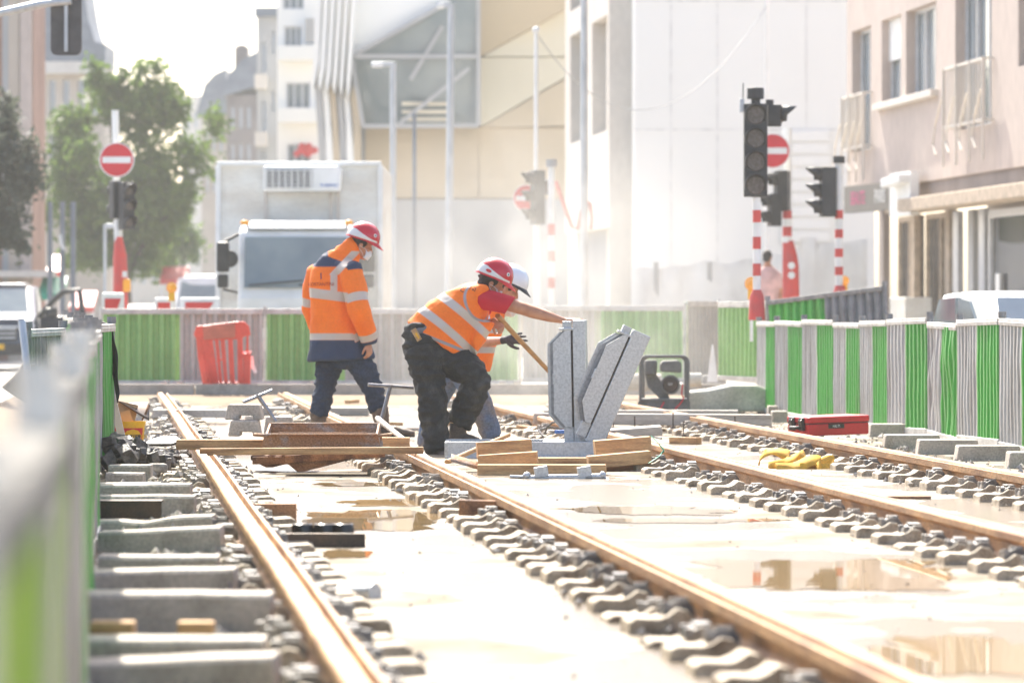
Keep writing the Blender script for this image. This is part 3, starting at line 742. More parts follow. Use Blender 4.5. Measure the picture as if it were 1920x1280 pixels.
# trousers
tr = MB()
tr.loft([(W(640, 640), .165, .125, R1), (W(640, 668), .17, .13, R1), (W(641, 690), .13, .11, R1)], 20)
tr.loft([(W(620, 660, .02), .122, .12), (W(616, 690, .02), .112, .112), (W(610, 722, .02), .096, .10), (W(604, 752, .02), .086, .09), (W(598, 778, .02), .078, .08)], 18, side=X)
tr.loft([(W(660, 660, -.03), .122, .12), (W(682, 692, -.03), .112, .112), (W(698, 724, -.03), .095, .098), (W(706, 748, -.03), .087, .09), (W(710, 772, -.04), .078, .08)], 18, side=X)
put(remeshed(tr, .011, 4, creases(.022, 7.0, 1.3, (1, 1, 1.9))), 'trousers', M['jeans'], w1)
boot(w1, W(597, 800, .03), W(582, 822, .1), W(600, 826, -.16), W(597, 773, .03), M['boot_brown'], .080)
boot(w1, W(718, 800, -.04), W(704, 818, -.0), W(778, 820, -.10), W(711, 764, -.04), M['boot_brown'], .083)
# jacket
jk = MB()
jk.loft([(W(640, 674), .305, .20, X), (W(639, 650), .290, .19, X), (W(637, 630), .275, .185, X), (W(634, 590), .250, .175, X), (W(632, 555), .245, .175, X), (W(630, 527), .240, .17, X), (W(629, 508), .215, .15, X), (W(633, 495), .165, .125, X), (W(642, 485), .120, .105, X)], 26)
jk.loft([(W(644, 492), .118, .115, X), (W(650, 478, .0), .125, .12, X), (W(655, 462, .02), .118, .115, X), (W(650, 455, .03), .10, .10, X)], 20)
jk.loft([(W(640, 500, -.08), .085, .085), (W(657, 508, -.17), .104, .110), (W(666, 545, -.22), .106, .112), (W(673, 582, -.26), .098, .104), (W(684, 612, -.23), .086, .092), (W(692, 634, -.18), .076, .08), (W(694, 642, -.165), .070, .074)], 18)
jk.loft([(W(612, 505, .05), .09, .09), (W(594, 514, .12), .10, .10), (W(587, 548, .17), .098, .10), (W(585, 582, .20), .090, .09), (W(592, 610, .25), .08, .08), (W(601, 632, .30), .068, .07)], 18)
jm = remeshed(jk, .0085, 4, creases(.015, 5.2, 4.0, (1, 1, .8)))
raL = [W(640, 500, -.08), W(657, 508, -.17), W(666, 545, -.22), W(673, 582, -.26), W(684, 612, -.23), W(694, 645, -.165)]
laL = [W(594, 514, .12), W(587, 548, .17), W(583, 582, .20), W(592, 610, .25), W(601, 632, .30)]
def which(p):
    dr, sr = seg_param(p, raL); dl, sl_ = seg_param(p, laL); u, v = pix(p)
    if dr < .128 and u > 652 - max(0, (v - 560)) * .05 and sr > .13: return 'r', sr
    if dl < .12 and u < 586: return 'l', sl_
    return 't', 0
tot = seg_param(raL[-1], raL)[1]
def tape(p):
    u, v = pix(p); w_, q_ = which(p)
    if w_ == 't':
        c1 = 551 + (u - 600) * .13; c2 = 631
        t_ = max(9.0 - abs(v - c1), 6.2 - abs(v - c2))
        if v < c1 and v > 470:                                        # braces over the shoulder, front and back
            x = 623 + 2 if v > 520 else 625 + (520 - v) * .95
            t_ = max(t_, 6.5 - abs(u - (626 if v > 515 else 626 + (515 - v) * .95)) * (1 if v > 515 else .72))
        return t_ * .004
    if w_ == 'r': return (.040 - abs(q_ - .40)) if abs(q_ - .40) < abs(q_ - (tot - .085)) else (.034 - abs(q_ - (tot - .085)))
    return .038 - abs(q_ - .27)
def navy(p):
    u, v = pix(p); w_, q_ = which(p)
    dn = (p - W(650, 470)).length
    yo = 500 + max(0, (u - 640)) * .28
    if w_ == 'r': return max(q_ - (tot - .050), .18 - q_ - (v - 490) * .002)
    if w_ == 'l': return (q_ - .60)
    if v > 600: return (v - 637) * .004
    if v < 484 + (u - 622) * .33 and u > 615: return -.02             # the collar stays orange
    return (yo - v) * .004
attr(jm, 'tape', tape); attr(jm, 'navy', navy)
jacket = put(jm, 'jacket', M['jacket'], w1)
def lettering(body_, txt, size, loc, ex, ey, m, parent, off=.004, name='lettering', extr=.0006):
    """printed writing laid on a surface"""
    cu = bpy.data.curves.new('t', 'FONT'); cu.body = txt; cu.size = size; cu.align_x = 'CENTER'; cu.align_y = 'CENTER'; cu.extrude = extr
    o = bpy.data.objects.new('t', cu); COL.objects.link(o)
    dg = bpy.context.evaluated_depsgraph_get(); dg.update(); me = bpy.data.meshes.new_from_object(o.evaluated_get(dg))
    bpy.data.objects.remove(o)
    ex = Vector(ex).normalized(); ey = Vector(ey); ey = (ey - ex * ey.dot(ex)).normalized(); ez = ex.cross(ey)
    me.transform(Matrix.Translation(loc) @ Matrix((ex, ey, ez)).transposed().to_4x4()); me.materials.clear()
    if body_ is not None:                                             # press it onto the cloth
        from mathutils.bvhtree import BVHTree
        bv = BVHTree.FromPolygons([v.co for v in body_.vertices], [p.vertices[:] for p in body_.polygons])
        org = ORG[parent.name]
        for v in me.vertices:
            hit = bv.ray_cast(v.co - org + ez * .35, -ez)
            if hit[0] is not None: v.co = hit[0] + org + ez * off
    return put(me, name, m, parent)
M['print_blue'] = mat('print_blue', (.05, .09, .30), .6); M['print_red'] = mat('print_red', (.45, .03, .03), .6)
lettering(jm, 'COSTANTINI', .042, W(600, 533, -.3), X, Z + X * .04, M['print_red'], jacket)
mb = MB(); 
lettering(jm, 'I', .085, W(600.5, 518, -.3), X, Z + X * .25, M['print_blue'], jacket, name='emblem')
# mask, hair, helmet
def mask_on(root, c, HF, HU, HR):
    mb = MB(); vs = []; fs = []; n = 14
    for j in range(n + 1):
        for i in range(n + 1):
            a = (i / n - .5) * 2; b = (j / n - .5) * 2
            f_ = .118 - .052 * abs(a) ** 1.8 - .010 * b * b + .012 * max(0, .6 - abs(a)) * (b > -.2); r_ = .068 * a * (1 - .10 * b * b); u_ = -.066 + .050 * b * (1 - .25 * abs(a))
            vs.append(Vector(c) + HF * f_ + HR * r_ + HU * u_)
    for j in range(n):
        for i in range(n): k = j * (n + 1) + i; fs.append((k, k + 1, k + n + 2, k + n + 1))
    mb.add(vs, fs)
    o = put(mb, 'face_mask', M['mask'], root, smooth=60); md = o.modifiers.new('t', 'SOLIDIFY'); md.thickness = .003
    for s_ in (-1, 1):
        mb = MB()
        for z0 in (-.028, -.105):
            mb.tube([Vector(c) + HF * .066 + HR * s_ * .068 + HU * z0, Vector(c) + HF * .03 + HR * s_ * .080 + HU * (z0 * .6 - .0), Vector(c) + HF * -.012 + HR * s_ * .087 + HU * (-.005 + z0 * .25)], .0018, 5)
        put(mb, 'ear_loop', M['white'], o)
    return o
def hair_on(root, c, HF, HU, HR, low=-.055):
    mb = MB(); Rm = Matrix((HF, HR, HU)).transposed()
    mb.ell(Vector(c) + HF * -.020 + HU * .032, (.098, .083, .098), Rm); mb.ell(Vector(c) + HF * -.055 + HU * -.030, (.055, .070, .060), Rm)
    for s_ in (-1, 1): mb.ell(Vector(c) + HF * .022 + HR * s_ * .070 + HU * .028, (.020, .012, .030), Rm)
    put(remeshed(mb, .008, 3, creases(.004, 30, 2)), 'hair', M['hair'], root)
mask_on(w1, hc, HF, HU, HR); hair_on(w1, hc, HF, HU, HR)
helmet(w1, hc + HU * .060 + HF * -.002, HF, HU, M['hat_red'], k=1.02, peak='red')

# ---- second worker: orange vest over a red shirt, leaning on the steel arm
D2 = 36.4; s2 = S(D2)
def W(u, v, dy=0.0): return P(u, v, D2 + dy)
w2 = thing('person', 'bending worker in orange vest, red t-shirt and black trousers, hand on a steel arm', 'worker', W(820, 858), 'workers on the tracks')
hc = W(921, 531, -.02); HF, HU, HR = frame((.90, .10, -.42), (.42, 0, .9))
# the steel arm's top is at (1088, 600)
arm_r = [W(905, 560, -.15), W(985, 580, -.18), W(1058, 601, -.12)]
arm_l = [W(905, 572, .16), W(905, 606, .10), W(929, 603, .02)]
body = MB(); head(body, hc, HF, HU)
body.loft([(W(893, 547), .075, .075), (W(905, 537), .062, .066), (W(916, 530), .058, .060)], 16)
body.loft([(W(803, 640), .15, .11, Y), (W(835, 612), .15, .12, Y), (W(868, 582), .17, .12, Y), (W(893, 556), .17, .10, Y), (W(902, 545), .09, .07, Y)], 20)
body.loft([(arm_r[0], .060, .062), (W(945, 568, -.17), .054, .056), (W(978, 578, -.18), .050, .053), (W(1000, 585, -.17), .055, .053), (W(1030, 594, -.15), .044, .042), (W(1052, 600, -.12), .030, .028), (W(1060, 601, -.12), .028, .023)], 16)
body.loft([(arm_l[0], .055, .055), (arm_l[1], .044, .044), (arm_l[2], .030, .028)], 14)
hand(body, W(1058, 600, -.12), (1, 0, .05), (-.10, .15, -1), 1, (.10, .12, .12, .2), .25, 1.0, .12)
hand(body, W(926, 601, .02), (.62, -.25, -.62), (-.35, .75, -.45), -1, (1.0, 1.05, 1.1, 1.1), .9, 1.0, .04)
legA = [W(795, 655, -.05), W(808, 735, -.10), W(816, 836, -.14)]; legB = [W(822, 650, .0), W(888, 704, -.06), W(860, 800, .03)]
for leg in (legA, legB): body.loft([(leg[0], .085, .085), (leg[1], .060, .060), (leg[2], .040, .040)], 14)
put(remeshed(body, .0070, 3), 'body', M['skin'], w2)
tr = MB()
tr.loft([(W(800, 612), .165, .160, Y), (W(797, 632), .190, .175, Y), (W(797, 655), .175, .165, Y), (W(805, 675), .12, .12, Y)], 22, side=Y)
tr.ell(W(786, 644, .02), (.130, .16, .125))
tr.loft([(W(794, 652, -.06), .165, .150), (W(800, 690, -.08), .138, .135), (W(808, 732, -.10), .116, .118), (W(812, 765, -.11), .112, .112), (W(815, 800, -.12), .104, .105), (W(819, 832, -.14), .100, .098), (W(822, 846, -.14), .096, .095)], 20, side=X)
tr.loft([(W(822, 652, .0), .160, .150), (W(852, 674, -.04), .148, .142), (W(884, 699, -.06), .124, .124), (W(893, 716, -.06), .110, .115), (W(884, 742, -.03), .112, .110), (W(872, 770, .0), .104, .102), (W(862, 796, .02), .100, .098)], 20, side=Y)
put(remeshed(tr, .010, 4, creases(.030, 6.5, 7.7, (1, 1, 1.9))), 'trousers', M['workpants'], w2)
boot(w2, W(822, 843, -.14), W(812, 862, -.05), W(840, 864, -.28), W(820, 835, -.14), M['boot_dusty'], .075)
boot(w2, W(856, 815, .03), W(838, 836, .05), W(900, 833, -.02), W(860, 796, .03), M['boot_dusty'], .078)
# belt and folding rule in the back pocket
mb = MB(); st = []
for k in range(17):
    an = R(-150) + R(230) * k / 16
    st.append((W(797, 617) + Y * .172 * math.cos(an + R(90)) * -1 + Vector((.9, 0, .25)).normalized() * .178 * math.sin(an + R(90)) * -1, .024, .004))
mb.loft(st, 8, side=Z); put(mb, 'belt', mat('grey_belt', (.16, .16, .18), .6), w2, smooth=40)
mb = MB(); mb.bar(W(775, 617, -.19), W(787, 638, -.20), .045, .02, Y); rl = put(mb, 'folding_rule', M['wood'], w2, bevel=.003)
mb = MB(); mb.bar(W(779.5, 624, -.21), W(785.5, 634.5, -.215), .014, .012, Y); put(mb, 'yellow_edge', M['yellow'], rl)
# shirt sleeves and vest
ts_ = MB()
ts_.loft([(W(890, 560, -.06), .070, .070), (W(908, 560, -.14), .072, .074), (W(928, 565, -.17), .060, .062)], 18)
ts_.loft([(W(895, 560, .06), .10, .10), (W(904, 574, .15), .085, .085), (W(905, 588, .13), .075, .075)], 16)
ts_.loft([(W(796, 622), .16, .135, Y), (W(835, 610), .17, .14, Y), (W(874, 580), .16, .11, Y)], 20, side=Y)
put(remeshed(ts_, .008, 3, creases(.012, 9, 3.0, (1, 1, 1.4))), 't_shirt', M['tee_red'], w2)
sv = MB(); fr_ = [(884, 557, -.03, .060, .066), (893, 558, -.08, .074, .080), (903, 560, -.12, .082, .088), (913, 562, -.15, .083, .088), (923, 564.5, -.168, .079, .084), (933, 567, -.175, .075, .079), (943, 569.5, -.178, .072, .075), (951, 571.5, -.178, .070, .073), (957, 573, -.178, .069, .072)]
sv.loft([(W(a, b, c), d, e) for a, b, c, d, e in fr_], 36, side=Y)
cut = W(944, 571, -.178)
for i_, p in enumerate(sv.v):                       # the hem runs aslant, longer over the top of the arm
    k_ = max(0, (p.x - W(918, 0).x) / .17); sv.v[i_] = p + X * (p.z - cut.z) * .42 * min(1, k_) + (p - cut) * 0
    n_ = noise.noise(Vector((p.x * 14, p.y * 9, p.z * 22))); sv.v[i_] = sv.v[i_] + Vector((0, -.005, .004)) * n_
put(sv, 'sleeve', M['tee_red'], w2, smooth=60)
ve = MB()
ve.loft([(W(822, 643), .195, .305, Y), (W(836, 622), .205, .285, Y), (W(850, 604), .21, .255, Y), (W(868, 584), .215, .222, Y), (W(884, 566), .21, .180, Y), (W(897, 550), .185, .125, Y), (W(904, 541), .12, .085, Y)], 28, side=Y)
ve.loft([(W(882, 552, -.10), .075, .075), (W(900, 544, -.16), .055, .055), (W(912, 541, -.18), .034, .036), (W(917, 541, -.18), .015, .015)], 14)
ve.loft([(W(905, 600, -.02), .15, .10, Y), (W(893, 640, -.03), .14, .06, Y), (W(890, 664, -.04), .10, .022, Y)], 16, side=Y)
vm = remeshed(ve, .0095, 4, creases(.014, 5.4, 9.0, (.8, 1, 1.2)))
def vtape(p):
    u, v = pix(p); q_ = (u * 70 - v * 83) / 108.6
    w_ = 7.6
    cA, cB = 109.5 - (u - 822) * .0, 66.0
    return max(w_ - abs(q_ - cA - 2.0 * math.sin((u - 822) / 27)), w_ - abs(q_ - cB - 3.0 * math.sin((u - 785) / 34))) * .004
def vedge(p):
    u, v = pix(p)
    # armhole rim (ring round the shoulder) and lower hem
    dsh = (p - W(910, 562, -.15)).length
    hem = (v - (612 + (u - 760) * .40))
    return max(.010 - abs(dsh - .175) if p.y < D2 - .02 else -.01, (3.0 - abs(hem - 1.5)) * .004 if u < 895 else -.01)
attr(vm, 'tape', vtape); attr(vm, 'edge', vedge)
vest = put(vm, 'vest', M['vest'], w2)
lettering(vm, 'C', .055, W(866, 543, -.35), X + Z * -.3, Z + X * .4, M['black'], vest)
lettering(vm, 'NI', .055, W(886, 541, -.35), X + Z * -.4, Z + X * .4, M['black'], vest)
mask_on(w2, hc, HF, HU, HR); hair_on(w2, hc, HF, HU, HR)
helmet(w2, hc + HU * .058, HF, HU, M['hat_red'], k=1.04, peak='red', style=1)

# ---- third worker, behind: white helmet, gloved hand on the tool handle
D3 = 38.2; s3 = S(D3)
def W(u, v, dy=0.0): return P(u, v, D3 + dy)
w3 = thing('person', 'worker in white hard hat and dark glove, mostly hidden behind the bending worker', 'worker', W(880, 840), 'workers on the tracks')
hc = W(951, 541); HF, HU, HR = frame((.90, -.08, -.44), (.44, 0, .9))
body = MB(); head(body, hc, HF, HU)
body.loft([(W(925, 560), .075, .075), (W(937, 549), .062, .066), (W(946, 541), .058, .060)], 16)
body.loft([(W(858, 680), .15, .11, Y), (W(885, 640), .15, .12, Y), (W(908, 600), .17, .12, Y), (W(925, 570), .17, .10, Y), (W(932, 558), .09, .07, Y)], 20)
body.loft([(W(935, 572, .10), .058, .058), (W(985, 578, .06), .050, .048), (W(1018, 588, -.1), .046, .044), (W(1056, 602, -.35), .030, .026)], 14)
body.loft([(W(905, 590, -.12), .058, .058), (W(888, 640, -.45), .050, .050), (W(915, 641, -.75), .046, .044), (W(943, 638, -.95), .033, .030)], 14)
hand(body, W(1056, 602, -.35), (1, -.1, -.1), (-.1, .3, -1), -1, (.2, .2, .2, .2), .3)
legA = [W(845, 695, .0), W(818, 750, .05), W(800, 836, .1)]; legB = [W(868, 695, -.1), W(898, 755, -.15), W(922, 822, -.1)]
for leg in (legA, legB): body.loft([(leg[0], .085, .085), (leg[1], .058, .058), (leg[2], .040, .040)], 14)
put(remeshed(body, .0085, 3), 'body', M['skin'], w3)
gl = MB(); hand(gl, W(946, 637, -.96), (1, -.05, .10), (-.25, .9, -.30), -1, (.12, .18, .22, .30), .15, 1.12, .20, 1.12)
gl.loft([(W(940, 638.5, -.945), .036, .034), (W(951, 636.5, -.965), .036, .030)], 14)
put(remeshed(gl, .0055, 2), 'glove', M['glove'], w3)
tr = MB()
tr.loft([(W(860, 665), .165, .15, Y), (W(855, 690), .17, .16, Y), (W(856, 708), .11, .11, Y)], 20, side=Y)
tr.loft([(W(846, 690, .0), .130, .130), (W(818, 750, .05), .105, .105), (W(800, 836, .1), .085, .085)], 16, side=X)
tr.loft([(W(868, 690, -.1), .135, .130), (W(890, 735, -.15), .112, .112), (W(906, 770, -.14), .100, .10), (W(922, 818, -.1), .090, .088)], 16, side=X)
put(remeshed(tr, .011, 4, creases(.012, 5.5, 5.5, (1, 1, 1.5))), 'trousers', M['jeans_pale'], w3)
boot(w3, W(925, 825, -.1), W(912, 842, -.1), W(955, 843, -.2), W(922, 815, -.1), M['boot_dusty'], .074)
boot(w3, W(799, 838, .1), W(790, 848, .15), W(806, 852, -.1), W(800, 828, .1), M['boot_dusty'], .074)
ts_ = MB(); ts_.loft([(W(920, 566, .05), .11, .11), (W(940, 571, .12), .10, .10), (W(966, 576, .08), .085, .085)], 16); ts_.loft([(W(915, 575, -.05), .10, .10), (W(903, 592, -.14), .095, .095), (W(897, 612, -.27), .08, .08)], 16)
put(remeshed(ts_, .011, 4, creases(.008, 8, 6.0)), 't_shirt', M['tee_white'], w3)
ve = MB()
ve.loft([(W(900, 694, -.02), .21, .085, Y), (W(903, 650, -.02), .215, .115, Y), (W(912, 610, -.01), .215, .150, Y), (W(926, 575), .20, .11, Y), (W(934, 560), .12, .08, Y)], 24, side=Y)
vm = remeshed(ve, .011, 4, creases(.010, 4.6, 12.0))
attr(vm, 'tape', lambda p: max(5.5 - abs(pix(p)[1] - 619), 5.8 - abs(pix(p)[1] - 656)) * .004)
put(vm, 'vest', M['vest_far'], w3)
hair_on(w3, hc, HF, HU, HR)
h3 = helmet(w3, hc + HU * .058, HF, HU, M['hat_white'], k=1.06, peak='black', badge=False)
ph = R(20); p = hc + HU * .115 + HF * .130 * math.cos(ph) + HR * .10 * math.sin(ph)
mb = MB(); pn = (HF * .9 + HR * .35 + HU * .25).normalized(); tx = HU.cross(pn).normalized()
mb.prism([(-.018, -.03), (.018, -.03), (.020, .012), (0, .032), (-.020, .012)], p - pn * .012, tx, pn.cross(tx), pn * .022); put(mb, 'badge', mat('tan_badge', (.42, .26, .14), .6), h3)
# ------------------------------------------------------------------ things on the tracks
def rotz(a): return Matrix.Rotation(a, 3, 'Z')
def pbox(u0, u1, v0, v1, D, dep, yaw=0.0, roll=0.0):
    """box whose front face covers the given photo rectangle at D and runs dep metres back"""
    c = P((u0 + u1) / 2, (v0 + v1) / 2, D); wd = (u1 - u0) / S(D); ht = (v1 - v0) / S(D)
    Rm = Matrix.Rotation(yaw, 3, 'Z') @ Matrix.Rotation(roll, 3, 'Y')
    mb = MB(); mb.box(c + Rm @ Vector((0, dep / 2, 0)), (wd, dep, ht), Rm); return mb
def timber(u0, u1, v0, v1, D, dep, label, m='wood', yaw=0.0, roll=0.0, name='timber', group='timbers around the steel arms', cat='timber'):
    return solo(pbox(u0, u1, v0, v1, D, dep, yaw, roll), name, M[m], label, cat, group, bevel=.006)

# galvanised base with the two raised arms
Da = 35.2
base = thing('raised_steel_arms', 'two galvanised steel arms raised from a flat steel box, one upright and one tilted', 'steel machine', P(1000, 862, Da))
mb = MB(); mb.add([], []); c0 = P(838, 0, Da); c1 = P(1118, 0, Da)
zt = P(0, 828, Da).z; zb = P(0, 860, Da).z
mb.box(((c0.x + c1.x) / 2, Da + .02, (zt + zb) / 2), (c1.x - c0.x, .04, zt - zb))
mb.box(((c0.x + c1.x) / 2, Da + .78, (zt + zb) / 2), (c1.x - c0.x, .04, zt - zb))
for k in (0, .33, 1.0): mb.box((c0.x + (c1.x - c0.x) * k, Da + .40, (zt + zb) / 2), (.04, .72, zt - zb - .004))
put(mb, 'base_box', M['galv'], base, bevel=.006)
mb = MB(); mb.box(((c0.x + c1.x) / 2 + .45, Da + .40, zt - .02), (.55, .70, .02)); put(mb, 'base_plate', M['galv'], base, bevel=.003)
mb = MB(); mb.box(((c0.x + c1.x) / 2, Da - .012, zb + .012), (c1.x - c0.x + .02, .06, .02)); put(mb, 'flange', M['galv'], base, bevel=.003)
def arm(pb, pt, wcol, dcol, plate, D, yaw):
    """box column from pb to pt (pixels of the column's centre line), plates standing off its viewer-left side"""
    b, t = P(pb[0], pb[1], D), P(pt[0], pt[1], D); ax = (t - b); L = ax.length; ax.normalize()
    nrm = Matrix.Rotation(yaw, 3, ax) @ Y; sd = ax.cross(nrm) ; sd.normalize()
    if sd.x > 0: sd = -sd
    nr = sd.cross(ax) if sd.cross(ax).y > 0 else ax.cross(sd)
    Rm = Matrix((sd, nr, ax)).transposed()
    mb = MB(); mb.box((b + t) / 2, (wcol, dcol, L), Rm)
    a_ = put(mb, 'arm', M['galv'], base, bevel=.006)
    mb = MB(); mb.box(b + ax * (L * .5) + sd * (wcol / 2 + .008), (.012, dcol * .5, L * .88), Rm); put(mb, 'seal_strip', M['steel_dark'], a_)
    w0, wl, l0, l1, cut = plate
    for k in range(3):
        y_ = -dcol * .52 + k * .055
        o = b + sd * (wcol / 2 + .016 + k * .030) + nr * y_ - ax * (k * .006)
        poly = [(-k * .03, l0), (wl * .35, l0), (wl, l0 + cut * 1.1), (wl, l1 - cut), (wl * .30, l1), (-k * .03, l1)]
        mb = MB(); mb.prism(poly, o, sd, ax, nr * .016); put(mb, 'side_plate', M['galv_shaded' if k == 1 else 'galv'], a_)  # darker middle plate paints the shadow gap between the plates
    mb = MB(); mb.box(b + sd * (wcol / 2 + wl + .012) + nr * (-dcol * .52 + .06) + ax * ((l0 + l1) * .5), (.022, .13, .085), Rm); put(mb, 'catch', M['galv'], a_, bevel=.004)
    mb = MB(); mb.box(b + sd * (wcol / 2 + .05) + ax * (l1 + .035), (.07, .08, .08), Rm); mb.box(b + sd * (wcol / 2 + .05) + ax * (l1 + .01), (.12, .14, .02), Rm); put(mb, 'bracket', M['galv'], a_, bevel=.004)
    mb = MB(); mb.box(b + sd * (wcol / 2 + .045) + ax * (l0 - .06), (.08, .09, .12), Rm); put(mb, 'hinge_block', M['galv'], a_, bevel=.004)
    return a_
arm((1091, 832), (1087, 600), .105, .13, (0, .145, .14, .92, .10), Da + .45, R(-8))
arm((1112, 832), (1203, 624), .150, .14, (0, .135, .14, .90, .13), Da + .15, R(4))
# the tilted arm leans to the right of its foot
mb = MB(); mb.box(P(1108, 822, Da + .35), (.20, .2, .14)); put(mb, 'hinge_block', M['galv'], base, bevel=.008)
# its cable and the small blue part
mb = MB(); mb.tube([P(1022, 812, 36.5), P(1026, 800, 36.4), P(1036, 792, 36.3), P(1048, 789, 36.2)], .008, 8); solo(mb, 'cable', M['black'], 'thin black cable curving up to the upright steel arm', 'cable', smooth=60)
mb = MB(); mb.box(P(1052, 809, 36.6), (.11, .06, .03)); mb.box(P(1064, 803, 36.6), (.02, .05, .07)); solo(mb, 'blue_clamp', M['blue_plastic'], 'small blue plastic clamp lying beside the upright steel arm', 'clamp', bevel=.004)

# timbers round it
timber(895, 1137, 871, 899, 31.6, .16, 'long wooden beam under the timber stacks, in front of the steel box')
timber(896, 1007, 850, 873, 31.9, .17, 'wooden block sticking out askew, middle of the stack in front of the shovel', roll=R(-4), yaw=R(-3))
timber(895, 998, 826, 857, 32.3, .16, 'wooden block topping the stack beside the bending worker', roll=R(-3.5), yaw=R(4))
timber(1104, 1222, 850, 874, 32.4, .17, 'wooden block under another on the stack beside the green strap', roll=R(-5), yaw=R(5))
timber(1116, 1222, 822, 853, 32.7, .18, 'wooden block topping the stack beside the green strap', roll=R(-4.5), yaw=R(4))
timber(1136, 1218, 868, 886, 32.6, .16, 'dark wooden block lowest in the stack beside the green strap', 'wood_dark')
timber(978, 1108, 858, 870, 33.6, .14, 'flat wooden board lying against the front of the steel box')
timber(1130, 1242, 803, 820, 36.9, .55, 'grey plank beyond the steel box, just above the timber stack', 'wood_grey', roll=R(-4))
# left formwork and its boards
timber(330, 492, 824, 843, 32.3, .12, 'wooden beam across the first rail, beside the rusty steel frame', group='timbers under the rusty frame')
timber(700, 768, 820, 840, 32.8, .12, 'short wooden beam end showing past the rusty steel frame', group='timbers under the rusty frame')
timber(374, 794, 839, 852, 31.3, .07, 'long thin wooden batten in front of the rusty steel frame', group='timbers under the rusty frame', roll=R(-.4))
Df = 32.0
fr = thing('rusty_frame', 'rusty steel formwork frame standing on wooden beams across the track', 'steel frame', P(600, 848, Df))
dy = .50; z0 = P(0, 848, Df).z; zf = P(0, 813, Df).z; zr = P(0, 793, Df + dy).z; xa, xb = P(490, 0, Df).x, P(716, 0, Df).x
def side(y, z1, nm, lip):
    mb = MB(); mb.prism([(xa, z0), (xb, z0), (xb - .03, z1), (xa + .02, z1)], (0, y, 0), X, Z, (0, .014, 0)); mb.box(((xa + xb) / 2, y + lip, z1 - .004), (xb - xa - .07, .045, .014)); mb.box(((xa + xb) / 2, y - .012, z0 + .01), (xb - xa, .05, .018))
    put(mb, nm, M['rust_pale'], fr, bevel=.003)
side(Df, zf, 'side_plate', -.012); side(Df + dy, zr, 'side_plate', .02)
for s_, x in ((1, xa), (-1, xb)):
    mb = MB(); mb.prism([(0, z0), (dy, z0), (dy, zr), (0, zf)], (x + s_ * .03, Df + .016, 0), Y, Z, (s_ * .014, 0, 0)); put(mb, 'end_plate', M['rust_pale'], fr)
    mb = MB(); mb.tube([(x + s_ * .03, Df + .12, zf - .02), (x - s_ * .06, Df + .12, zf - .01), (x - s_ * .06, Df + .3, zf - .01), (x + s_ * .03, Df + .3, zf - .02)], .010, 8); put(mb, 'lifting_loop', M['rust_pale'], fr, smooth=50)
mb = MB(); mb.box(((xa + xb) / 2 - .0, Df + dy * .55, (z0 + zr) / 2 - .01), (xb - xa - .22, .03, .10)); put(mb, 'middle_rib', M['rust'], fr)
# dark steel troughs under the boards
for k, (u0, u1, v0, v1, D, lab, rl) in enumerate([(470, 590, 854, 876, 32.2, 'dark rusty steel trough half hidden beneath the tilted one', 0), (528, 728, 852, 884, 31.5, 'dark rusty steel trough tilted on edge beneath the batten', -3.5)]):
    a = P(u0, v0, D); b = P(u1, v0, D); hh = (v1 - v0) / S(D); L = b.x - a.x
    mb = MB(); mb.prism([(0, 0), (L, L * math.tan(R(-rl))), (L, L * math.tan(R(-rl)) - .012), (.16, -hh), (.11, -hh + .0), (0, -.03)], a, X, Z, (0, .42, 0)); 
    mb.box(a + Vector((L / 2, -.012, L / 2 * math.tan(R(-rl)) - .035)), (L * .94, .03, .055), Matrix.Rotation(R(rl), 3, 'Y'))
    solo(mb, 'steel_trough', M['rust'], lab, 'steel trough', 'steel troughs under the boards', bevel=.004)

# T-handled keys
def tkey(ub, vb, ut, vt, u0, v0, u1, v1, D, lab):
    k = thing('t_handle_key', lab, 'tool', P(ub, vb, D), 'T-handled keys')
    mb = MB(); mb.cyl(P(ub, vb, D), P(ut, vt, D), .017, .017, 10); put(mb, 'shaft', M['steel'], k, smooth=40)
    mb = MB(); mb.cyl(P(u0, v0, D - .05), P(u1, v1, D + .05), .015, .015, 10); mb.cyl(P(ut, vt + 1, D), P(ut, vt - 3, D), .022, .022, 10); put(mb, 'grip', M['steel'], k, smooth=40)
tkey(517, 790, 484, 742, 456, 754, 510, 732, 36.2, 'T-handled steel key slanting over the stacked concrete feet')
tkey(712, 800, 732, 724, 690, 721, 775, 727, 36.6, 'T-handled steel key standing between the two standing workers')

# concrete feet stacked beside the rail
def foot_block(u0, u1, v0, v1, D, lab, notch=(.38, .75), dep=.30):
    c = P((u0 + u1) / 2, v1, D); wd = (u1 - u0) / S(D); h = (v1 - v0) / S(D)
    mb = MB(); a, b = -wd / 2, wd / 2; n0, n1 = a + wd * notch[0], a + wd * notch[1]
    mb.prism([(a, 0), (n0, 0), (n0, h * .27), (n1, h * .27), (n1, 0), (b, 0), (b - wd * .09, h), (a + wd * .09, h)], c, X, Z, (0, dep, 0))
    solo(mb, 'fence_foot', M['concrete'], lab, 'fence foot', 'spare concrete fence feet', bevel=.012)
foot_block(421, 493, 758, 787, 37.6, 'grey concrete fence foot on top of another beside the slanting key')
foot_block(427, 489, 788, 818, 37.5, 'grey concrete fence foot carrying another on top, beside the first rail')
foot_block(493, 551, 781, 818, 38.6, 'grey concrete fence foot behind the rusty steel frame')

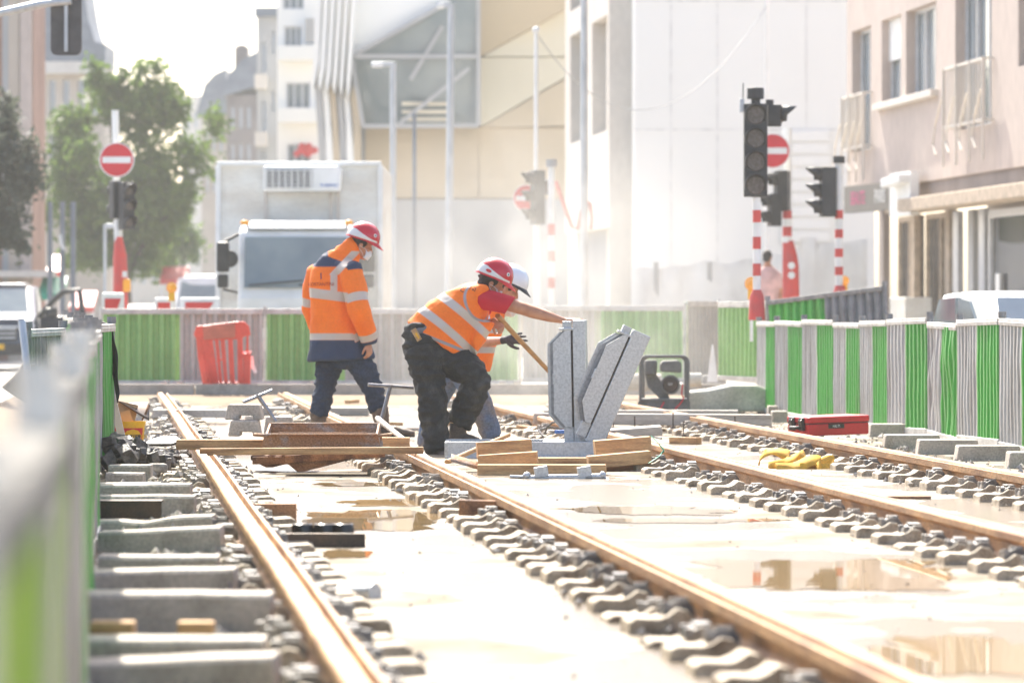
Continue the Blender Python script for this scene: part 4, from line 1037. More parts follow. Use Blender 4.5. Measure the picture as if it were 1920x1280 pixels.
# shovels
def shovel(p_top, p_mid, D0, D1, lab, m, blade):
    s_ = thing('shovel', lab, 'shovel', P(*p_mid, D1), None)
    mb = MB(); mb.loft([(P(*p_top, D0), .017, .017), (P(*p_mid, D1), .019, .019)], 10); put(mb, 'handle', M[m], s_, smooth=40)
    return s_
sh_ = shovel((954, 815), (838, 866), 33.9, 32.6, 'shovel with long wooden handle lying against the timber stack', 'handle', 1)
mb = MB(); vs = []; fs = []
bc = P(872, 872, 32.2)
for j in range(9):
    for i in range(9):
        x, y = (i / 8 - .5) * 2, (j / 8 - .5) * 2
        wx = .13 * (1 - .25 * max(0, y) ** 2)
        vs.append(bc + Vector((y * .10, x * wx, .055 - .05 * (x * x) - .03 * y)))
for j in range(8):
    for i in range(8): k = j * 9 + i; fs.append((k, k + 1, k + 10, k + 9))
mb.add(vs, fs); bl = put(mb, 'blade', M['rust_pale'], sh_, smooth=60); md = bl.modifiers.new('t', 'SOLIDIFY'); md.thickness = .004
mb = MB(); mb.loft([(P(708, 784, 36.0), .024, .022), (P(712, 788, 35.9), .026, .024), (P(746, 815, 34.8), .022, .020), (P(806, 862, 32.2), .020, .018)], 12); solo(mb, 'pole', M['wood_grey'], 'grey wooden pole leaning across the rail in front of the standing worker', 'pole', smooth=40)
# the tool whose handle the hidden worker's glove rests on
tl = thing('long_handled_tool', 'wooden handled tool held by the bending worker and the gloved hand', 'tool', P(1060, 745, 37.2))
mb = MB(); mb.loft([(P(933, 592, 36.36), .023, .023), (P(975, 638, 36.8), .021, .021), (P(1036, 703, 37.3), .019, .019), (P(1075, 745, 37.7), .019, .019)], 12); put(mb, 'handle', M['handle'], tl, smooth=40)
mb = MB(); mb.box(P(1082, 752, 37.75), (.10, .05, .06), Matrix.Rotation(R(45), 3, 'Y')); put(mb, 'tool_head', M['steel_dark'], tl, bevel=.006)

# gauge bar on the slab
Dg = 31.0
gb = thing('gauge_bar', 'galvanised track gauge bar with two angled clamps, lying before the timbers', 'gauge bar', P(1060, 908, Dg))
mb = MB(); mb.cyl(P(956, 893, Dg), P(990, 894, Dg), .012, .012, 10); mb.cyl(P(986, 896, Dg), P(1132, 893, Dg), .022, .022, 12); mb.cyl(P(1132, 893, Dg), P(1152, 906, Dg - .1), .010, .008, 10); mb.ell(P(988, 892, Dg), (.03, .03, .03)); mb.ell(P(1130, 891, Dg), (.026, .026, .03)); put(mb, 'tube', M['galv'], gb, smooth=45)
for u in (1014, 1095):
    mb = MB(); mb.bar(P(u - 12, 886, Dg - .01), P(u + 13, 882, Dg), .05, .075, Z); cl = put(mb, 'clamp', M['galv'], gb, bevel=.004)
    mb = MB(); mb.cyl(P(u - 14, 909, Dg), P(u + 4, 909, Dg), .018, .018, 8); mb.cyl(P(u - 5, 912, Dg), P(u - 5, 898, Dg), .012, .012, 8); put(mb, 'bolt', M['steel'], cl)
mb = MB(); mb.box(P(1085, 897, Dg - .03), (.10, .01, .035), Matrix.Rotation(R(-25), 3, 'Y')); put(mb, 'fin', M['galv'], gb)

# green strap hanging from the timber
mb = MB(); pts_ = [P(1222, 818, 32.5), P(1232, 828, 32.4), P(1245, 844, 32.3), P(1236, 855, 32.2), P(1222, 864, 32.1), P(1216, 868, 32.1)]
mb.loft([(p, .014, .003) for p in pts_], 8, side=Y); solo(mb, 'strap', M['green_strap'], 'thin green strap looped beside the wooden block stack', 'strap', smooth=60)

# yellow lifting strap in a heap
ys = thing('lifting_strap', 'crumpled yellow webbing lifting strap heaped between the rails', 'lifting strap', P(1490, 880, 33.0))
def ribbon(pts3, wd, sidev, nm='loop'):
    n = len(pts3); mb = MB(); vs = []; fs = []
    from mathutils import geometry
    P_ = []
    for i in range(n - 1):
        p0, p1, p2, p3 = pts3[max(0, i - 1)], pts3[i], pts3[i + 1], pts3[min(n - 1, i + 2)]
        for k in range(8):
            t_ = k / 8
            P_.append(.5 * ((2 * p1) + (p2 - p0) * t_ + (2 * p0 - 5 * p1 + 4 * p2 - p3) * t_ * t_ + (3 * p1 - p0 - 3 * p2 + p3) * t_ ** 3))
    P_.append(pts3[-1])
    for i, p in enumerate(P_):
        sv = Vector(sidev).lerp(Vector(sidev) + Vector((.25 * math.sin(i * .35), 0, .35 * math.cos(i * .23))), .8).normalized()
        vs += [p - sv * wd / 2, p, p + sv * wd / 2]
    for i in range(len(P_) - 1):
        for k in range(2): fs.append((i * 3 + k, i * 3 + k + 1, i * 3 + k + 4, i * 3 + k + 3))
    mb.add(vs, fs); o = put(mb, nm, M['yellow_web'], ys, smooth=80); md = o.modifiers.new('t', 'SOLIDIFY'); md.thickness = .006
Dy = 33.0
ribbon([P(1425, 866, Dy), P(1432, 852, Dy), P(1452, 847, Dy + .1), P(1478, 856, Dy + .1), P(1470, 872, Dy), P(1440, 878, Dy - .1)], .12, (.15, .8, .55))
ribbon([P(1440, 876, Dy - .1), P(1468, 868, Dy), P(1490, 858, Dy + .1), P(1502, 853, Dy + .15), P(1512, 862, Dy + .1), P(1500, 872, Dy)], .10, (.1, .75, .65))
ribbon([P(1456, 880, Dy - .2), P(1490, 878, Dy - .15), P(1520, 864, Dy - .1), P(1540, 868, Dy - .05), P(1534, 882, Dy - .15)], .11, (-.2, .6, .75))
ribbon([P(1498, 882, Dy - .15), P(1522, 880, Dy - .1), P(1552, 867, Dy), P(1562, 872, Dy), P(1560, 881, Dy - .05), P(1530, 882, Dy - .1)], .12, (.1, .35, .9))

# red tool case on the fourth rail
Dc = 38.3; sc_ = S(Dc)
pc = P(1574, 816, Dc); cs = thing('tool_case', 'red plastic tool case with black latches lying across the fourth rail', 'tool case', pc)
A = R(21)
cs.rotation_euler = (0, R(-1.5), A); ORG[cs.name] = Vector((0, 0, 0))
Lc, Wc, Hc = .585, .45, .165
def rbox(mb, c, size, r=.03):
    x, y, z = size[0] / 2, size[1] / 2, size[2] / 2
    poly = []
    for (sx, sy, a0) in ((1, 1, 0), (-1, 1, 90), (-1, -1, 180), (1, -1, 270)):
        for k in range(5):
            an = R(a0 + 22.5 * k); poly.append((sx * (x - r) + r * math.cos(an), sy * (y - r) + r * math.sin(an)))
    return mb.prism(poly, (c[0], c[1], c[2] - z), X, Y, (0, 0, size[2]))
mb = MB(); rbox(mb, (0, Wc / 2, .055), (Lc, Wc, .105)); put(mb, 'case_body', M['red_plastic'], cs, local=True, bevel=.012)
mb = MB(); rbox(mb, (0, Wc / 2, .140), (Lc + .012, Wc + .012, .058)); lid = put(mb, 'lid', M['red_plastic'], cs, local=True, bevel=.014)
mb = MB(); rbox(mb, (0, Wc / 2, .1095), (Lc + .004, Wc + .004, .006)); put(mb, 'seam', M['black'], cs, local=True)
for y in (.11, .31):
    mb = MB(); mb.box((-Lc / 2 - .012, y, .105), (.03, .085, .115)); mb.box((-Lc / 2 - .03, y, .12), (.012, .07, .05)); put(mb, 'latch', M['black_gloss'], cs, local=True, bevel=.006)
mb = MB(); mb.tube([(-Lc / 2, .15, .075), (-Lc / 2 - .05, .16, .075), (-Lc / 2 - .05, .27, .075), (-Lc / 2, .28, .075)], .014, 8); put(mb, 'carry_handle', M['black'], cs, local=True, smooth=50)
mb = MB(); mb.box((-.03, -.003, .082), (.15, .006, .038)); lp = put(mb, 'label_plate', M['black'], cs, local=True)
lettering(None, 'HILTI', .03, Vector((-.03, -.0075, .082)), X, Z, M['white'], lp)
# steel plates and blocks against the rails
def plate(u0, u1, v0, v1, D, lab, m='rust', dep=.05, yaw=0.0, roll=0.0, name='steel_plate', cat='steel plate'):
    solo(pbox(u0, u1, v0, v1, D, dep, yaw, roll), name, M[m], lab, cat, 'steel plates against the rails', bevel=.004)
plate(860, 946, 938, 990, 24.2, 'upright brown rusty plate against the rail between the tracks', dep=.10, roll=R(1.5))
plate(476, 555, 944, 986, 24.5, 'rusty grey plate standing against the first rail', 'rust_pale', dep=.09)
plate(1656, 1746, 930, 946, 27.6, 'rusty plate showing behind the third rail', dep=.10)
# dark steel base with three cups
Dk = 22.0
ck = thing('cup_block', 'dark steel angle with three round black cups, beside the first rail', 'steel block', P(615, 1034, Dk))
c = P(610, 1017, Dk); mb = MB(); mb.box(c, (150 / S(Dk), .025, 36 / S(Dk))); mb.box(c + Vector((0, .09, -.045)), (150 / S(Dk), .18, .012)); put(mb, 'base_angle', M['steel_dark'], ck, bevel=.004)
for u in (565, 607, 642):
    cc = P(u, 1012, Dk) + Y * .11; r_ = .056
    mb = MB(); n = 28; vs = []; fs = []
    prof = [(r_, -.03), (r_, .055), (r_ * .92, .075), (r_ * .80, .078), (r_ * .78, .03)]
    for (rr_, zz) in prof:
        for k in range(n): vs.append(cc + Vector((rr_ * math.cos(2 * math.pi * k / n), rr_ * math.sin(2 * math.pi * k / n), zz)))
    for j in range(len(prof) - 1):
        for k in range(n): fs.append((j * n + k, j * n + (k + 1) % n, (j + 1) * n + (k + 1) % n, (j + 1) * n + k))
    fs.append([(len(prof) - 1) * n + k for k in range(n)]); mb.add(vs, fs); put(mb, 'cup', M['black_gloss'], ck, smooth=40)
mb = MB(); mb.cyl(P(640, 1115, 18.2), P(704, 1113, 18.1), .045, .045, 18); mb.cyl(P(626, 1116, 18.25), P(642, 1115, 18.2), .03, .045, 18); solo(mb, 'steel_coupling', M['galv'], 'short grey steel coupling lying on the sleeper ends by the first rail', 'coupling', smooth=40)

# concrete beams between the fence and the first rail
BM = [(203, 282, 872, 900, 30.5, 0, 'topmost pale beam under the rubble heap'), (198, 268, 887, 902, 29.6, 0, 'short beam in front of the one under the rubble'), (180, 297, 906, 914, 28.3, 0, 'thin beam lying flat below the fence end'),
      (180, 356, 909, 934, 26.4, -1, 'beam behind the dark steel channel'), (180, 364, 930, 972, 24.6, 0, 'beam carrying the dark steel channel'), (180, 397, 972, 990, 22.6, -3.0, 'beam with a dip in its top edge'),
      (182, 412, 994, 1042, 20.8, -2.6, 'stained beam sloping up towards the rail'), (184, 408, 1044, 1078, 19.2, .6, 'beam half sunk between two others'), (158, 438, 1070, 1112, 17.6, -1.5, 'long beam under the corner of the fence sheet'),
      (150, 507, 1114, 1178, 15.6, .2, 'longest beam with a timber offcut in front'), (150, 495, 1200, 1250, 14.2, .3, 'beam with a dark damp stain'), (150, 512, 1238, 1320, 13.3, -2.2, 'beam cut off by the lower photo edge')]
for (u0, u1, v0, v1, D, rl, lab) in BM:
    c = P((u0 + u1) / 2, v0, D); wd = (u1 - u0) / S(D); dep = .27; h = max(.12, c.z - .005)
    Rm = Matrix.Rotation(R(rl), 3, 'Y') @ Matrix.Rotation(R(random.Random(u1).uniform(-2, 2)), 3, 'Z')
    mb = MB(); n = 10; vs = []; fs = []
    prof = [(0, -h), (dep, -h), (dep, -.012), (dep - .012, 0), (.012, 0), (0, -.012)]
    for j in range(n + 1):
        x = -wd / 2 + wd * j / n
        dip = (-.02 * math.exp(-((j - 4) / 1.6) ** 2) if 'dip' in lab else 0) + .004 * noise.noise(Vector((x * 6, D, 0)))
        for (y, z) in prof: vs.append(c + Rm @ Vector((x, y, z + dip * (z > -.05))))
    k = len(prof)
    for j in range(n):
        for q_ in range(k): fs.append((j * k + q_, j * k + (q_ + 1) % k, (j + 1) * k + (q_ + 1) % k, (j + 1) * k + q_))
    fs += [list(range(k)), list(range(n * k, n * k + k))]
    mb.add(vs, fs); solo(mb, 'concrete_beam', M['concrete'], 'grey concrete beam beside the first rail, ' + lab, 'concrete beam', 'concrete beams beside the first rail')
Dd = 24.3; c0, c1 = P(180, 938, Dd), P(303, 938, Dd)
mb = MB(); mb.prism([(0, 0), (.14, 0), (.14, -.012), (.012, -.012), (.012, -.088), (.03, -.088), (.03, -.1), (0, -.1)], c0, Y, Z, (c1.x - c0.x, 0, 0)); solo(mb, 'steel_channel', M['steel_dark'], 'dark steel channel lying on the concrete beams', 'steel channel')
timber(168, 250, 1166, 1196, 14.9, .12, 'pale timber offcut under the longest concrete beam', group=None)
timber(332, 400, 1166, 1190, 14.8, .10, 'small timber offcut nearest the rail stones', group=None)

# rubble heap, bucket and the clutter by the cloth
rr = random.Random(9); mb = MB()
for k in range(150):
    t_ = rr.random(); u = 205 + 118 * t_; top = 822 + 42 * t_ ** 1.4
    v = rr.uniform(top, 872); D = rr.uniform(31.2, 33.2); s_ = rr.uniform(.02, .075)
    p = P(u, v, D); p.z = max(.02, p.z)
    Rm = Matrix.Rotation(rr.uniform(0, 6), 3, Vector((rr.random(), rr.random(), rr.random() + .1)).normalized())
    vs = []
    for sx in (-1, 1):
        for sy in (-1, 1):
            for sz in (-1, 1): vs.append(p + Rm @ Vector((sx * s_ * rr.uniform(.5, 1.1), sy * s_ * rr.uniform(.5, 1.1), sz * s_ * rr.uniform(.3, .8))))
    mb.add(vs, [(0, 1, 3, 2), (4, 6, 7, 5), (0, 4, 5, 1), (2, 3, 7, 6), (0, 2, 6, 4), (1, 5, 7, 3)])
M['rubble'] = mat('dark_rubble', (.055, .05, .045), .55, col2=(.16, .14, .12), scale=(14, 14, 14), bump=1, bscale=(40, 40, 40), fine=.4)
tag(put(mb, 'rubble', M['rubble'], bevel=.006), kind='stuff')
mb = MB(); mb.box(P(296, 877, 30.9), (.13, .12, .065), Matrix.Rotation(.2, 3, 'Z')); solo(mb, 'broken_stone', M['stone'], 'grey broken stone at the foot of the rubble heap', 'stone', bevel=.02)
Db = 34.4
def bucket(u0, u1, v0, v1, D, lab, txt):
    b = thing('bucket', lab, 'bucket', P((u0 + u1) / 2, v1, D), 'yellow buckets')
    c = P((u0 + u1) / 2, v1, D); r1 = (u1 - u0) / 2 / S(D); h = (v1 - v0) / S(D); r0 = r1 * .84
    mb = MB(); n = 40; vs = []; fs = []
    prof = [(0, 0), (r0, 0), (r1 * .97, h * .86), (r1 * 1.0, h * .86), (r1 * 1.03, h), (r1 * .98, h), (r0 * .97, .02), (0, .02)]
    for (r_, z) in prof:
        for k in range(n): vs.append(c + Vector((r_ * math.cos(2 * math.pi * k / n), r1 + r_ * math.sin(2 * math.pi * k / n), z)))
    for j in range(len(prof) - 1):
        for k in range(n): fs.append((j * n + k, j * n + (k + 1) % n, (j + 1) * n + (k + 1) % n, (j + 1) * n + k))
    mb.add(vs, fs); bd = put(mb, 'bucket_shell', M['yellow'], b, smooth=40)
    if txt:
        def wrap(a0, a1, z0, z1, m, nm, off, ell=False):
            mb = MB(); vs = []; fs = []; n = 24
            for j in range(2 if not ell else 13):
                for i in range(n + 1):
                    f_ = j / (1 if not ell else 12); a = a0 + (a1 - a0) * i / n; z = z0 + (z1 - z0) * f_
                    if ell: a = (a0 + a1) / 2 + (a1 - a0) / 2 * math.cos(math.pi * i / n * 1.0) * math.sqrt(max(0.0, 1 - (2 * f_ - 1) ** 2))
                    r_ = r0 + (r1 * .97 - r0) * z / (h * .86) + off
                    vs.append(c + Vector((r_ * math.sin(a), r1 - r_ * math.cos(a), z)))
            for j in range((1 if not ell else 12)):
                for i in range(n): fs.append((j * (n + 1) + i, j * (n + 1) + i + 1, (j + 1) * (n + 1) + i + 1, (j + 1) * (n + 1) + i))
            mb.add(vs, fs); return put(mb, nm, m, bd, smooth=60, fix=False)
        wrap(-1.0, 1.15, h * .16, h * .78, M['red'], 'label_print', .002); wrap(-.25, 1.0, h * .10, h * .74, M['yellow'], 'label_disc', .004, True); wrap(-.05, .95, h * .40, h * .56, M['black'], 'label_bar', .006)
        z = h * .48; a = .45
        lettering(None, 'BOT.FIX 700', .040, c + Vector((r1 * .95 * math.sin(a), r1 - r1 * .95 * math.cos(a) - .006, z)), Vector((math.cos(a), math.sin(a), 0)), Z, M['yellow'], bd)
    return b
bucket(205, 270, 790, 846, Db, 'yellow plastic bucket with red and black label beside the rubble heap', True)
bucket(196, 219, 792, 822, 35.4, 'plain yellow bucket behind the leaning steel profile', False)
mb = MB(); mb.box(P(237, 774, 34.7), (.16, .015, .16), Matrix.Rotation(.35, 3, 'Z') @ Matrix.Rotation(R(12), 3, 'Y')); mb.box(P(231, 783, 34.6), (.13, .015, .09), Matrix.Rotation(R(-20), 3, 'Y')); solo(mb, 'cardboard', mat('cardboard', (.50, .34, .19), .85), 'torn brown cardboard sticking out of the labelled bucket', 'cardboard')
mb = MB(); vs = []; fs = []
for j in range(9):
    for i in range(13):
        a = i / 12; b_ = j / 8; q_ = P(222 + 58 * a, 757 + 26 * b_ * a + 4 * math.sin(a * 3), 34.9 - .25 * b_); q_.z += .03 * math.sin(a * 2.6 + b_); vs.append(q_)
for j in range(8):
    for i in range(12): k = j * 13 + i; fs.append((k, k + 1, k + 14, k + 13))
mb.add(vs, fs); o_ = solo(mb, 'rubber_sheet', M['steel_dark'], 'curled dark rubber sheet over the labelled bucket', 'rubber sheet', smooth=60); md = o_.modifiers.new('t', 'SOLIDIFY'); md.thickness = .008
mb = MB(); mb.loft([(P(279, 760, 34.8), .012, .010), (P(272, 777, 34.7), .010, .008), (P(266, 788, 34.7), .006, .006)], 8); solo(mb, 'hook', M['rust'], 'thin rusty hook hanging off the rubber sheet', 'hook', smooth=50)
mb = MB(); mb.bar(P(206, 728, 33.2), P(229, 822, 33.5), .055, .03, Y); mb.bar(P(204.5, 728, 33.24), P(225, 822, 33.55), .02, .055, Y); solo(mb, 'steel_profile', M['galv_pole'], 'steel profile leaning against the fence above the rubble heap', 'steel profile')
mb = MB(); 
mb.prism([(0, 0), (.20, .0), (.26, .07), (.30, .05), (.22, .20), (.10, .19), (.02, .10)], P(272, 836, 33.6) , X, Y + Z * .25, (0, -.01, .02)); solo(mb, 'rubber_mat', M['black'], 'black rubber mat offcut between the bucket and the rail', 'rubber mat')
# dark cloth over the fence end
def cloth_hang():
    mb = MB(); vs = []; fs = []; n, m_ = 14, 22
    tops = [P(140 + 70 * (i / n), 610 - 10 * math.sin(i / n * 3.1), 32.6 + .8 * (1 - i / n)) for i in range(n + 1)]
    for j in range(m_ + 1):
        for i in range(n + 1):
            a, b_ = i / n, j / m_
            p = tops[i].copy(); p.z -= b_ * (.14 + .44 * max(0, a - .75) / .25)
            p.x += .05 * math.sin(b_ * 2.2) * (a > .8) + .02 * noise.noise(Vector((a * 5, b_ * 4, 1))); p.y += .05 * noise.noise(Vector((a * 4, b_ * 5, 5)))
            vs.append(p)
    for j in range(m_):
        for i in range(n): k = j * (n + 1) + i; fs.append((k, k + 1, k + n + 2, k + n + 1))
    mb.add(vs, fs); o = solo(mb, 'dark_cloth', mat('black_cloth', (.022, .02, .025), .7, col2=(.05, .045, .05)), 'dark cloth hung over the end post of the fence', 'cloth', smooth=70); md = o.modifiers.new('t', 'SOLIDIFY'); md.thickness = .006
cloth_hang()
mb = MB(); mb.loft([(P(41, 602, 25.5), .022, .022), (P(56, 735, 25.3), .022, .022), (P(64, 900, 25.1), .022, .022)], 12); solo(mb, 'steel_post', M['galv_pole'], 'loose grey steel post leaning by the slanting grey panel', 'post', smooth=40)
mb = MB(); st = []
for k in range(16):
    a = k / 15; st.append((P(28 + 26 * math.sin(a * 1.5), 742 - 60 * a, 26.5 - .0 * a), .10 - .06 * a, .05))
mb.loft(st, 14); solo(mb, 'sack', mat('sack_cloth', (.36, .31, .24), .9, col2=(.22, .19, .15)), 'dull brown sack slumped behind the loose steel post', 'sack', smooth=70)

# far boards, lids and planks
timber(285, 424, 768, 783, 46.0, .28, 'white plank across the first rail, beyond the stacked feet', 'concrete_pale', name='plank', cat='plank', group='planks at the far end')
timber(470, 690, 764, 778, 49.5, .5, 'pale wide plank behind the legs of the jacketed worker', 'wood_grey', name='plank', cat='plank', group='planks at the far end')
timber(1000, 1447, 776, 797, 42.5, .24, 'long grey plank across the track beyond the raised arms', 'wood_grey', name='plank', cat='plank', group='planks at the far end', roll=R(.4))
timber(1020, 1385, 769, 778, 44.5, .2, 'thin grey plank lying beyond the long grey plank', 'wood_grey', name='plank', cat='plank', group='planks at the far end')
for k, (u, v) in enumerate([(1150, 812), (1190, 806), (1262, 800), (1282, 815), (1378, 806)]):
    mb = MB(); mb.cyl(P(u, v + 2, 40.5), P(u, v - 26, 40.5), .006, .006, 6); mb.cyl(P(u, v + 3, 40.5), P(u, v - 1, 40.5), .03, .02, 8); solo(mb, 'steel_pin', M['steel_dark'], 'thin steel pin standing in the slab by the long grey plank', 'pin', 'pins by the long grey plank')
# concrete slab heap by the engine
mb = MB(); vs = []; fs = []
prof = [(1290, 735), (1330, 731), (1372, 722), (1420, 722), (1440, 730)]
def heap(prof, vbot, D, dep, m, lab):
    mb = MB(); poly = [(P(u, v, D).x, P(u, v, D).z) for u, v in prof] + [(P(prof[-1][0], 0, D).x, P(0, vbot, D).z), (P(prof[0][0], 0, D).x, P(0, vbot, D).z)]
    mb.prism(poly[::-1], (0, D, 0), X, Z, (0, dep, 0)); return solo(mb, 'concrete_slab', m, lab, 'concrete slab', bevel=.03)
heap(prof, 772, 50.5, .9, M['concrete_pale'], 'pale concrete slab with a humped top between engine and fence')
mb = MB(); mb.prism([(0, 0), (.13, 0), (.075, .46), (.06, .46)], P(1326, 716, 54), X, Z, (0, .04, 0)); solo(mb, 'white_offcut', M['white'], 'pointed white offcut leaning on the far fence by the engine', 'offcut')
mb = MB(); mb.cyl(P(1240, 716, 56), P(1105, 716, 56), .11, .11, 18); solo(mb, 'drain_pipe', M['concrete'], 'long grey pipe lying on the bank behind the raised arms and engine', 'pipe', smooth=40)
mb = MB(); mb.cyl(P(1315, 712, 56), P(1285, 712, 56), .09, .09, 18); solo(mb, 'drain_pipe', M['concrete_pale'], 'short pale pipe piece on the bank just past the engine', 'pipe', smooth=40)

# the engine in its tubular frame
De = 47.5
en = thing('engine_unit', 'small petrol engine in a black tubular frame, haze-paled, before the far fence', 'engine', P(1242, 770, De))
def tubeline(pts_, r, nm, m, pr=en):
    mb = MB(); mb.tube(pts_, r, 10); return put(mb, nm, M[m], pr, smooth=50)
M['engine_dark'] = mat('engine_veil_tint', (.15, .145, .135), .75, col2=(.23, .22, .20), fine=.2)  # lightened tone paints the airborne dust veil over the engine
def loopf(D, u0, u1):
    st = [P(u0, 760, D), P(u0, 690, D)]
    for k in range(5): a = R(180 - 22.5 * k); st.append(P(u0 + 12 + 12 * math.cos(a), 680 - 12 * math.sin(a), D))
    for k in range(5): a = R(90 - 22.5 * k); st.append(P(u1 - 12 + 12 * math.cos(a), 680 - 12 * math.sin(a), D))
    return st + [P(u1, 690, D), P(u1, 760, D)]
tubeline(loopf(De, 1201, 1290), .018, 'frame_hoop', 'engine_dark'); tubeline(loopf(De + .45, 1206, 1286), .018, 'frame_hoop', 'engine_dark')
mb = MB(); mb.box(P(1245, 749, De + .2), (90 / S(De), .5, .03)); mb.box(P(1245, 760, De - .02), (98 / S(De), .03, .09)); put(mb, 'base_tray', M['engine_dark'], en, bevel=.005)
mb = MB(); mb.cyl(P(1257, 721, De + .02), P(1257, 721, De + .20), .105, .105, 28); rc = put(mb, 'recoil_starter', M['engine_dark'], en, smooth=40, bevel=.008)
mb = MB(); mb.cyl(P(1257, 721, De - .0), P(1257, 721, De + .03), .075, .09, 28); put(mb, 'starter_cover', M['steel_dark'], rc, smooth=40)
lettering(None, 'GX', .035, P(1257, 720, De - .012), X, Z, M['white'], rc)
mb = MB(); mb.prism([(-.115, -.06), (.115, -.075), (.115, .03), (.08, .062), (-.09, .055), (-.115, .02)], P(1258, 686, De - .02), X, Z, (0, .30, 0)); put(mb, 'fuel_tank', M['engine_dark'], en, bevel=.02)
mb = MB(); mb.loft([(P(1220, 702, De + .1), .065, .08), (P(1220, 680, De + .1), .072, .09), (P(1220, 675, De + .1), .06, .075)], 14); put(mb, 'air_filter', M['engine_dark'], en, smooth=40, bevel=.006)
mb = MB(); mb.prism([(-.16, .13), (-.04, .12), (.06, -.02), (.12, -.17), (.03, -.17), (-.13, -.02)], P(1237, 722, De + .12), X, Z, (0, .2, 0)); put(mb, 'cylinder_block', M['engine_dark'], en, bevel=.01)
tubeline([P(1280, 720, De - .05), P(1278, 738, De - .06), P(1282, 746, De - .06), P(1276, 756, De - .1), P(1266, 766, De - .15)], .008, 'red_hose', 'red_plastic')
for u in (1241,): tubeline([P(u + 4, 754, De - .1), P(u - 2, 764, De - .15)], .009, 'red_hose', 'red_plastic')

# red plastic barrier against the far fence
Dr = 58.0
rb = thing('plastic_barrier', 'battered red plastic barrier with vertical bars, leaning on the far fence', 'barrier', P(420, 746, Dr))
def rp(u, v, dy=0): return P(u, v, Dr + dy + (v - 746) * .004)
def rpoly(pts_, nm, m, y=0.0, dep=.08, bev=.012):
    mb = MB(); n = len(pts_); a = [rp(u, v, y) for u, v in pts_]; dv = Vector((0, dep, 0))
    mb.add(a + [p + dv for p in a], [list(range(n))[::-1], list(range(n, 2 * n))] + [(i, (i + 1) % n, n + (i + 1) % n, n + i) for i in range(n)])
    return put(mb, nm, M[m], rb, bevel=bev)
rpoly([(368, 611), (448, 602), (459, 603), (467, 612), (470, 629), (462, 629), (450, 636), (380, 638), (366, 634), (363, 626)], 'top_beam', 'red_barrier')
rpoly([(380, 611), (441, 606), (441, 633), (382, 637)], 'faded_panel', 'red_barrier_pale', -.02, .03)
rpoly([(367, 632), (377, 632), (384, 668), (397, 740), (388, 738), (380, 722), (371, 672)], 'side_upright', 'red_barrier')
rpoly([(444, 604), (454, 606), (456, 736), (446, 742)], 'side_upright', 'red_barrier')
rpoly([(457, 662), (470, 660), (469, 726), (460, 740), (455, 740)], 'side_upright', 'red_barrier')
rpoly([(380, 720), (394, 726), (404, 716), (446, 716), (456, 726), (462, 734), (455, 744), (395, 746), (387, 740)], 'bottom_beam', 'red_barrier')
rpoly([(404, 717), (437, 716), (438, 738), (407, 740)], 'faded_panel', 'red_barrier_pale', -.02, .03)
for (a, b, c_, d) in [(375, 383, 394, 403), (383, 391, 398, 407), (391, 398, 404, 410), (402, 409, 411, 417), (413, 421, 420, 427), (427, 436, 431, 440)]:
    rpoly([(a, 634), (b, 634), (d, 720), (c_, 720)], 'bar', 'red_barrier', .01, .06, .006)
rpoly([(462, 629), (466, 629), (466, 660), (461, 660)], 'bar', 'red_barrier', .01, .05, .005)
rpoly([(409, 672), (416, 672), (416, 676), (409, 676)], 'clip', 'red_barrier', .0, .06, .004)
rpoly([(374, 664), (382, 664), (383, 676), (374, 674)], 'clip', 'red_barrier', -.03, .1, .004); rpoly([(449, 664), (462, 662), (462, 672), (449, 674)], 'clip', 'red_barrier', -.03, .1, .004)
mb = MB(); mb.prism([(0, 0), (.04, .005), (.05, -.10), (.10, -.21), (.05, -.22), (.0, -.12)], P(469, 668, Dr - .1), X, Z, (0, .02, 0)); mb.box(P(463, 660, Dr - .08), (.14, .03, .02), Matrix.Rotation(R(-8), 3, 'Y')); put(mb, 'torn_label', M['white'], rb)

# loose offcuts lying about the work
rr = random.Random(21)
for k, (u, v) in enumerate([(520, 812), (560, 770), (650, 802), (742, 800), (762, 812), (985, 812), (1015, 822), (1250, 806), (1310, 790), (1285, 832), (1352, 812), (660, 760), (470, 790), (840, 800)]):
    D = CH * FPX / (v - V0); L = rr.uniform(.12, .38); c = P(u, v, D); c.z = .03 + .01 * (k % 3)
    mb = MB(); mb.box(c, (L, rr.uniform(.05, .10), rr.uniform(.03, .07)), Matrix.Rotation(rr.uniform(-1, 1), 3, 'Z') @ Matrix.Rotation(rr.uniform(-.12, .12), 3, 'Y'))
    solo(mb, 'wood_offcut', M['wood' if k % 2 else 'wood_grey'], 'small ' + ('brown' if k % 2 else 'grey') + ' wooden offcut lying loose on the slab among the works', 'offcut', ('brown' if k % 2 else 'grey') + ' loose wooden offcuts', bevel=.004)
mb = MB(); pts_ = [P(1018, 818, 36.9), P(1010, 806, 37.2), P(1030, 800, 38), P(1060, 806, 38.5), P(1120, 800, 39.5), P(1180, 806, 40.0), P(1240, 822, 39.2)]
for p in pts_: p.z = max(p.z, .02)
mb.tube(pts_, .009, 6); solo(mb, 'cable', M['black'], 'long black cable trailing over the slab behind the raised arms', 'cable', smooth=70)
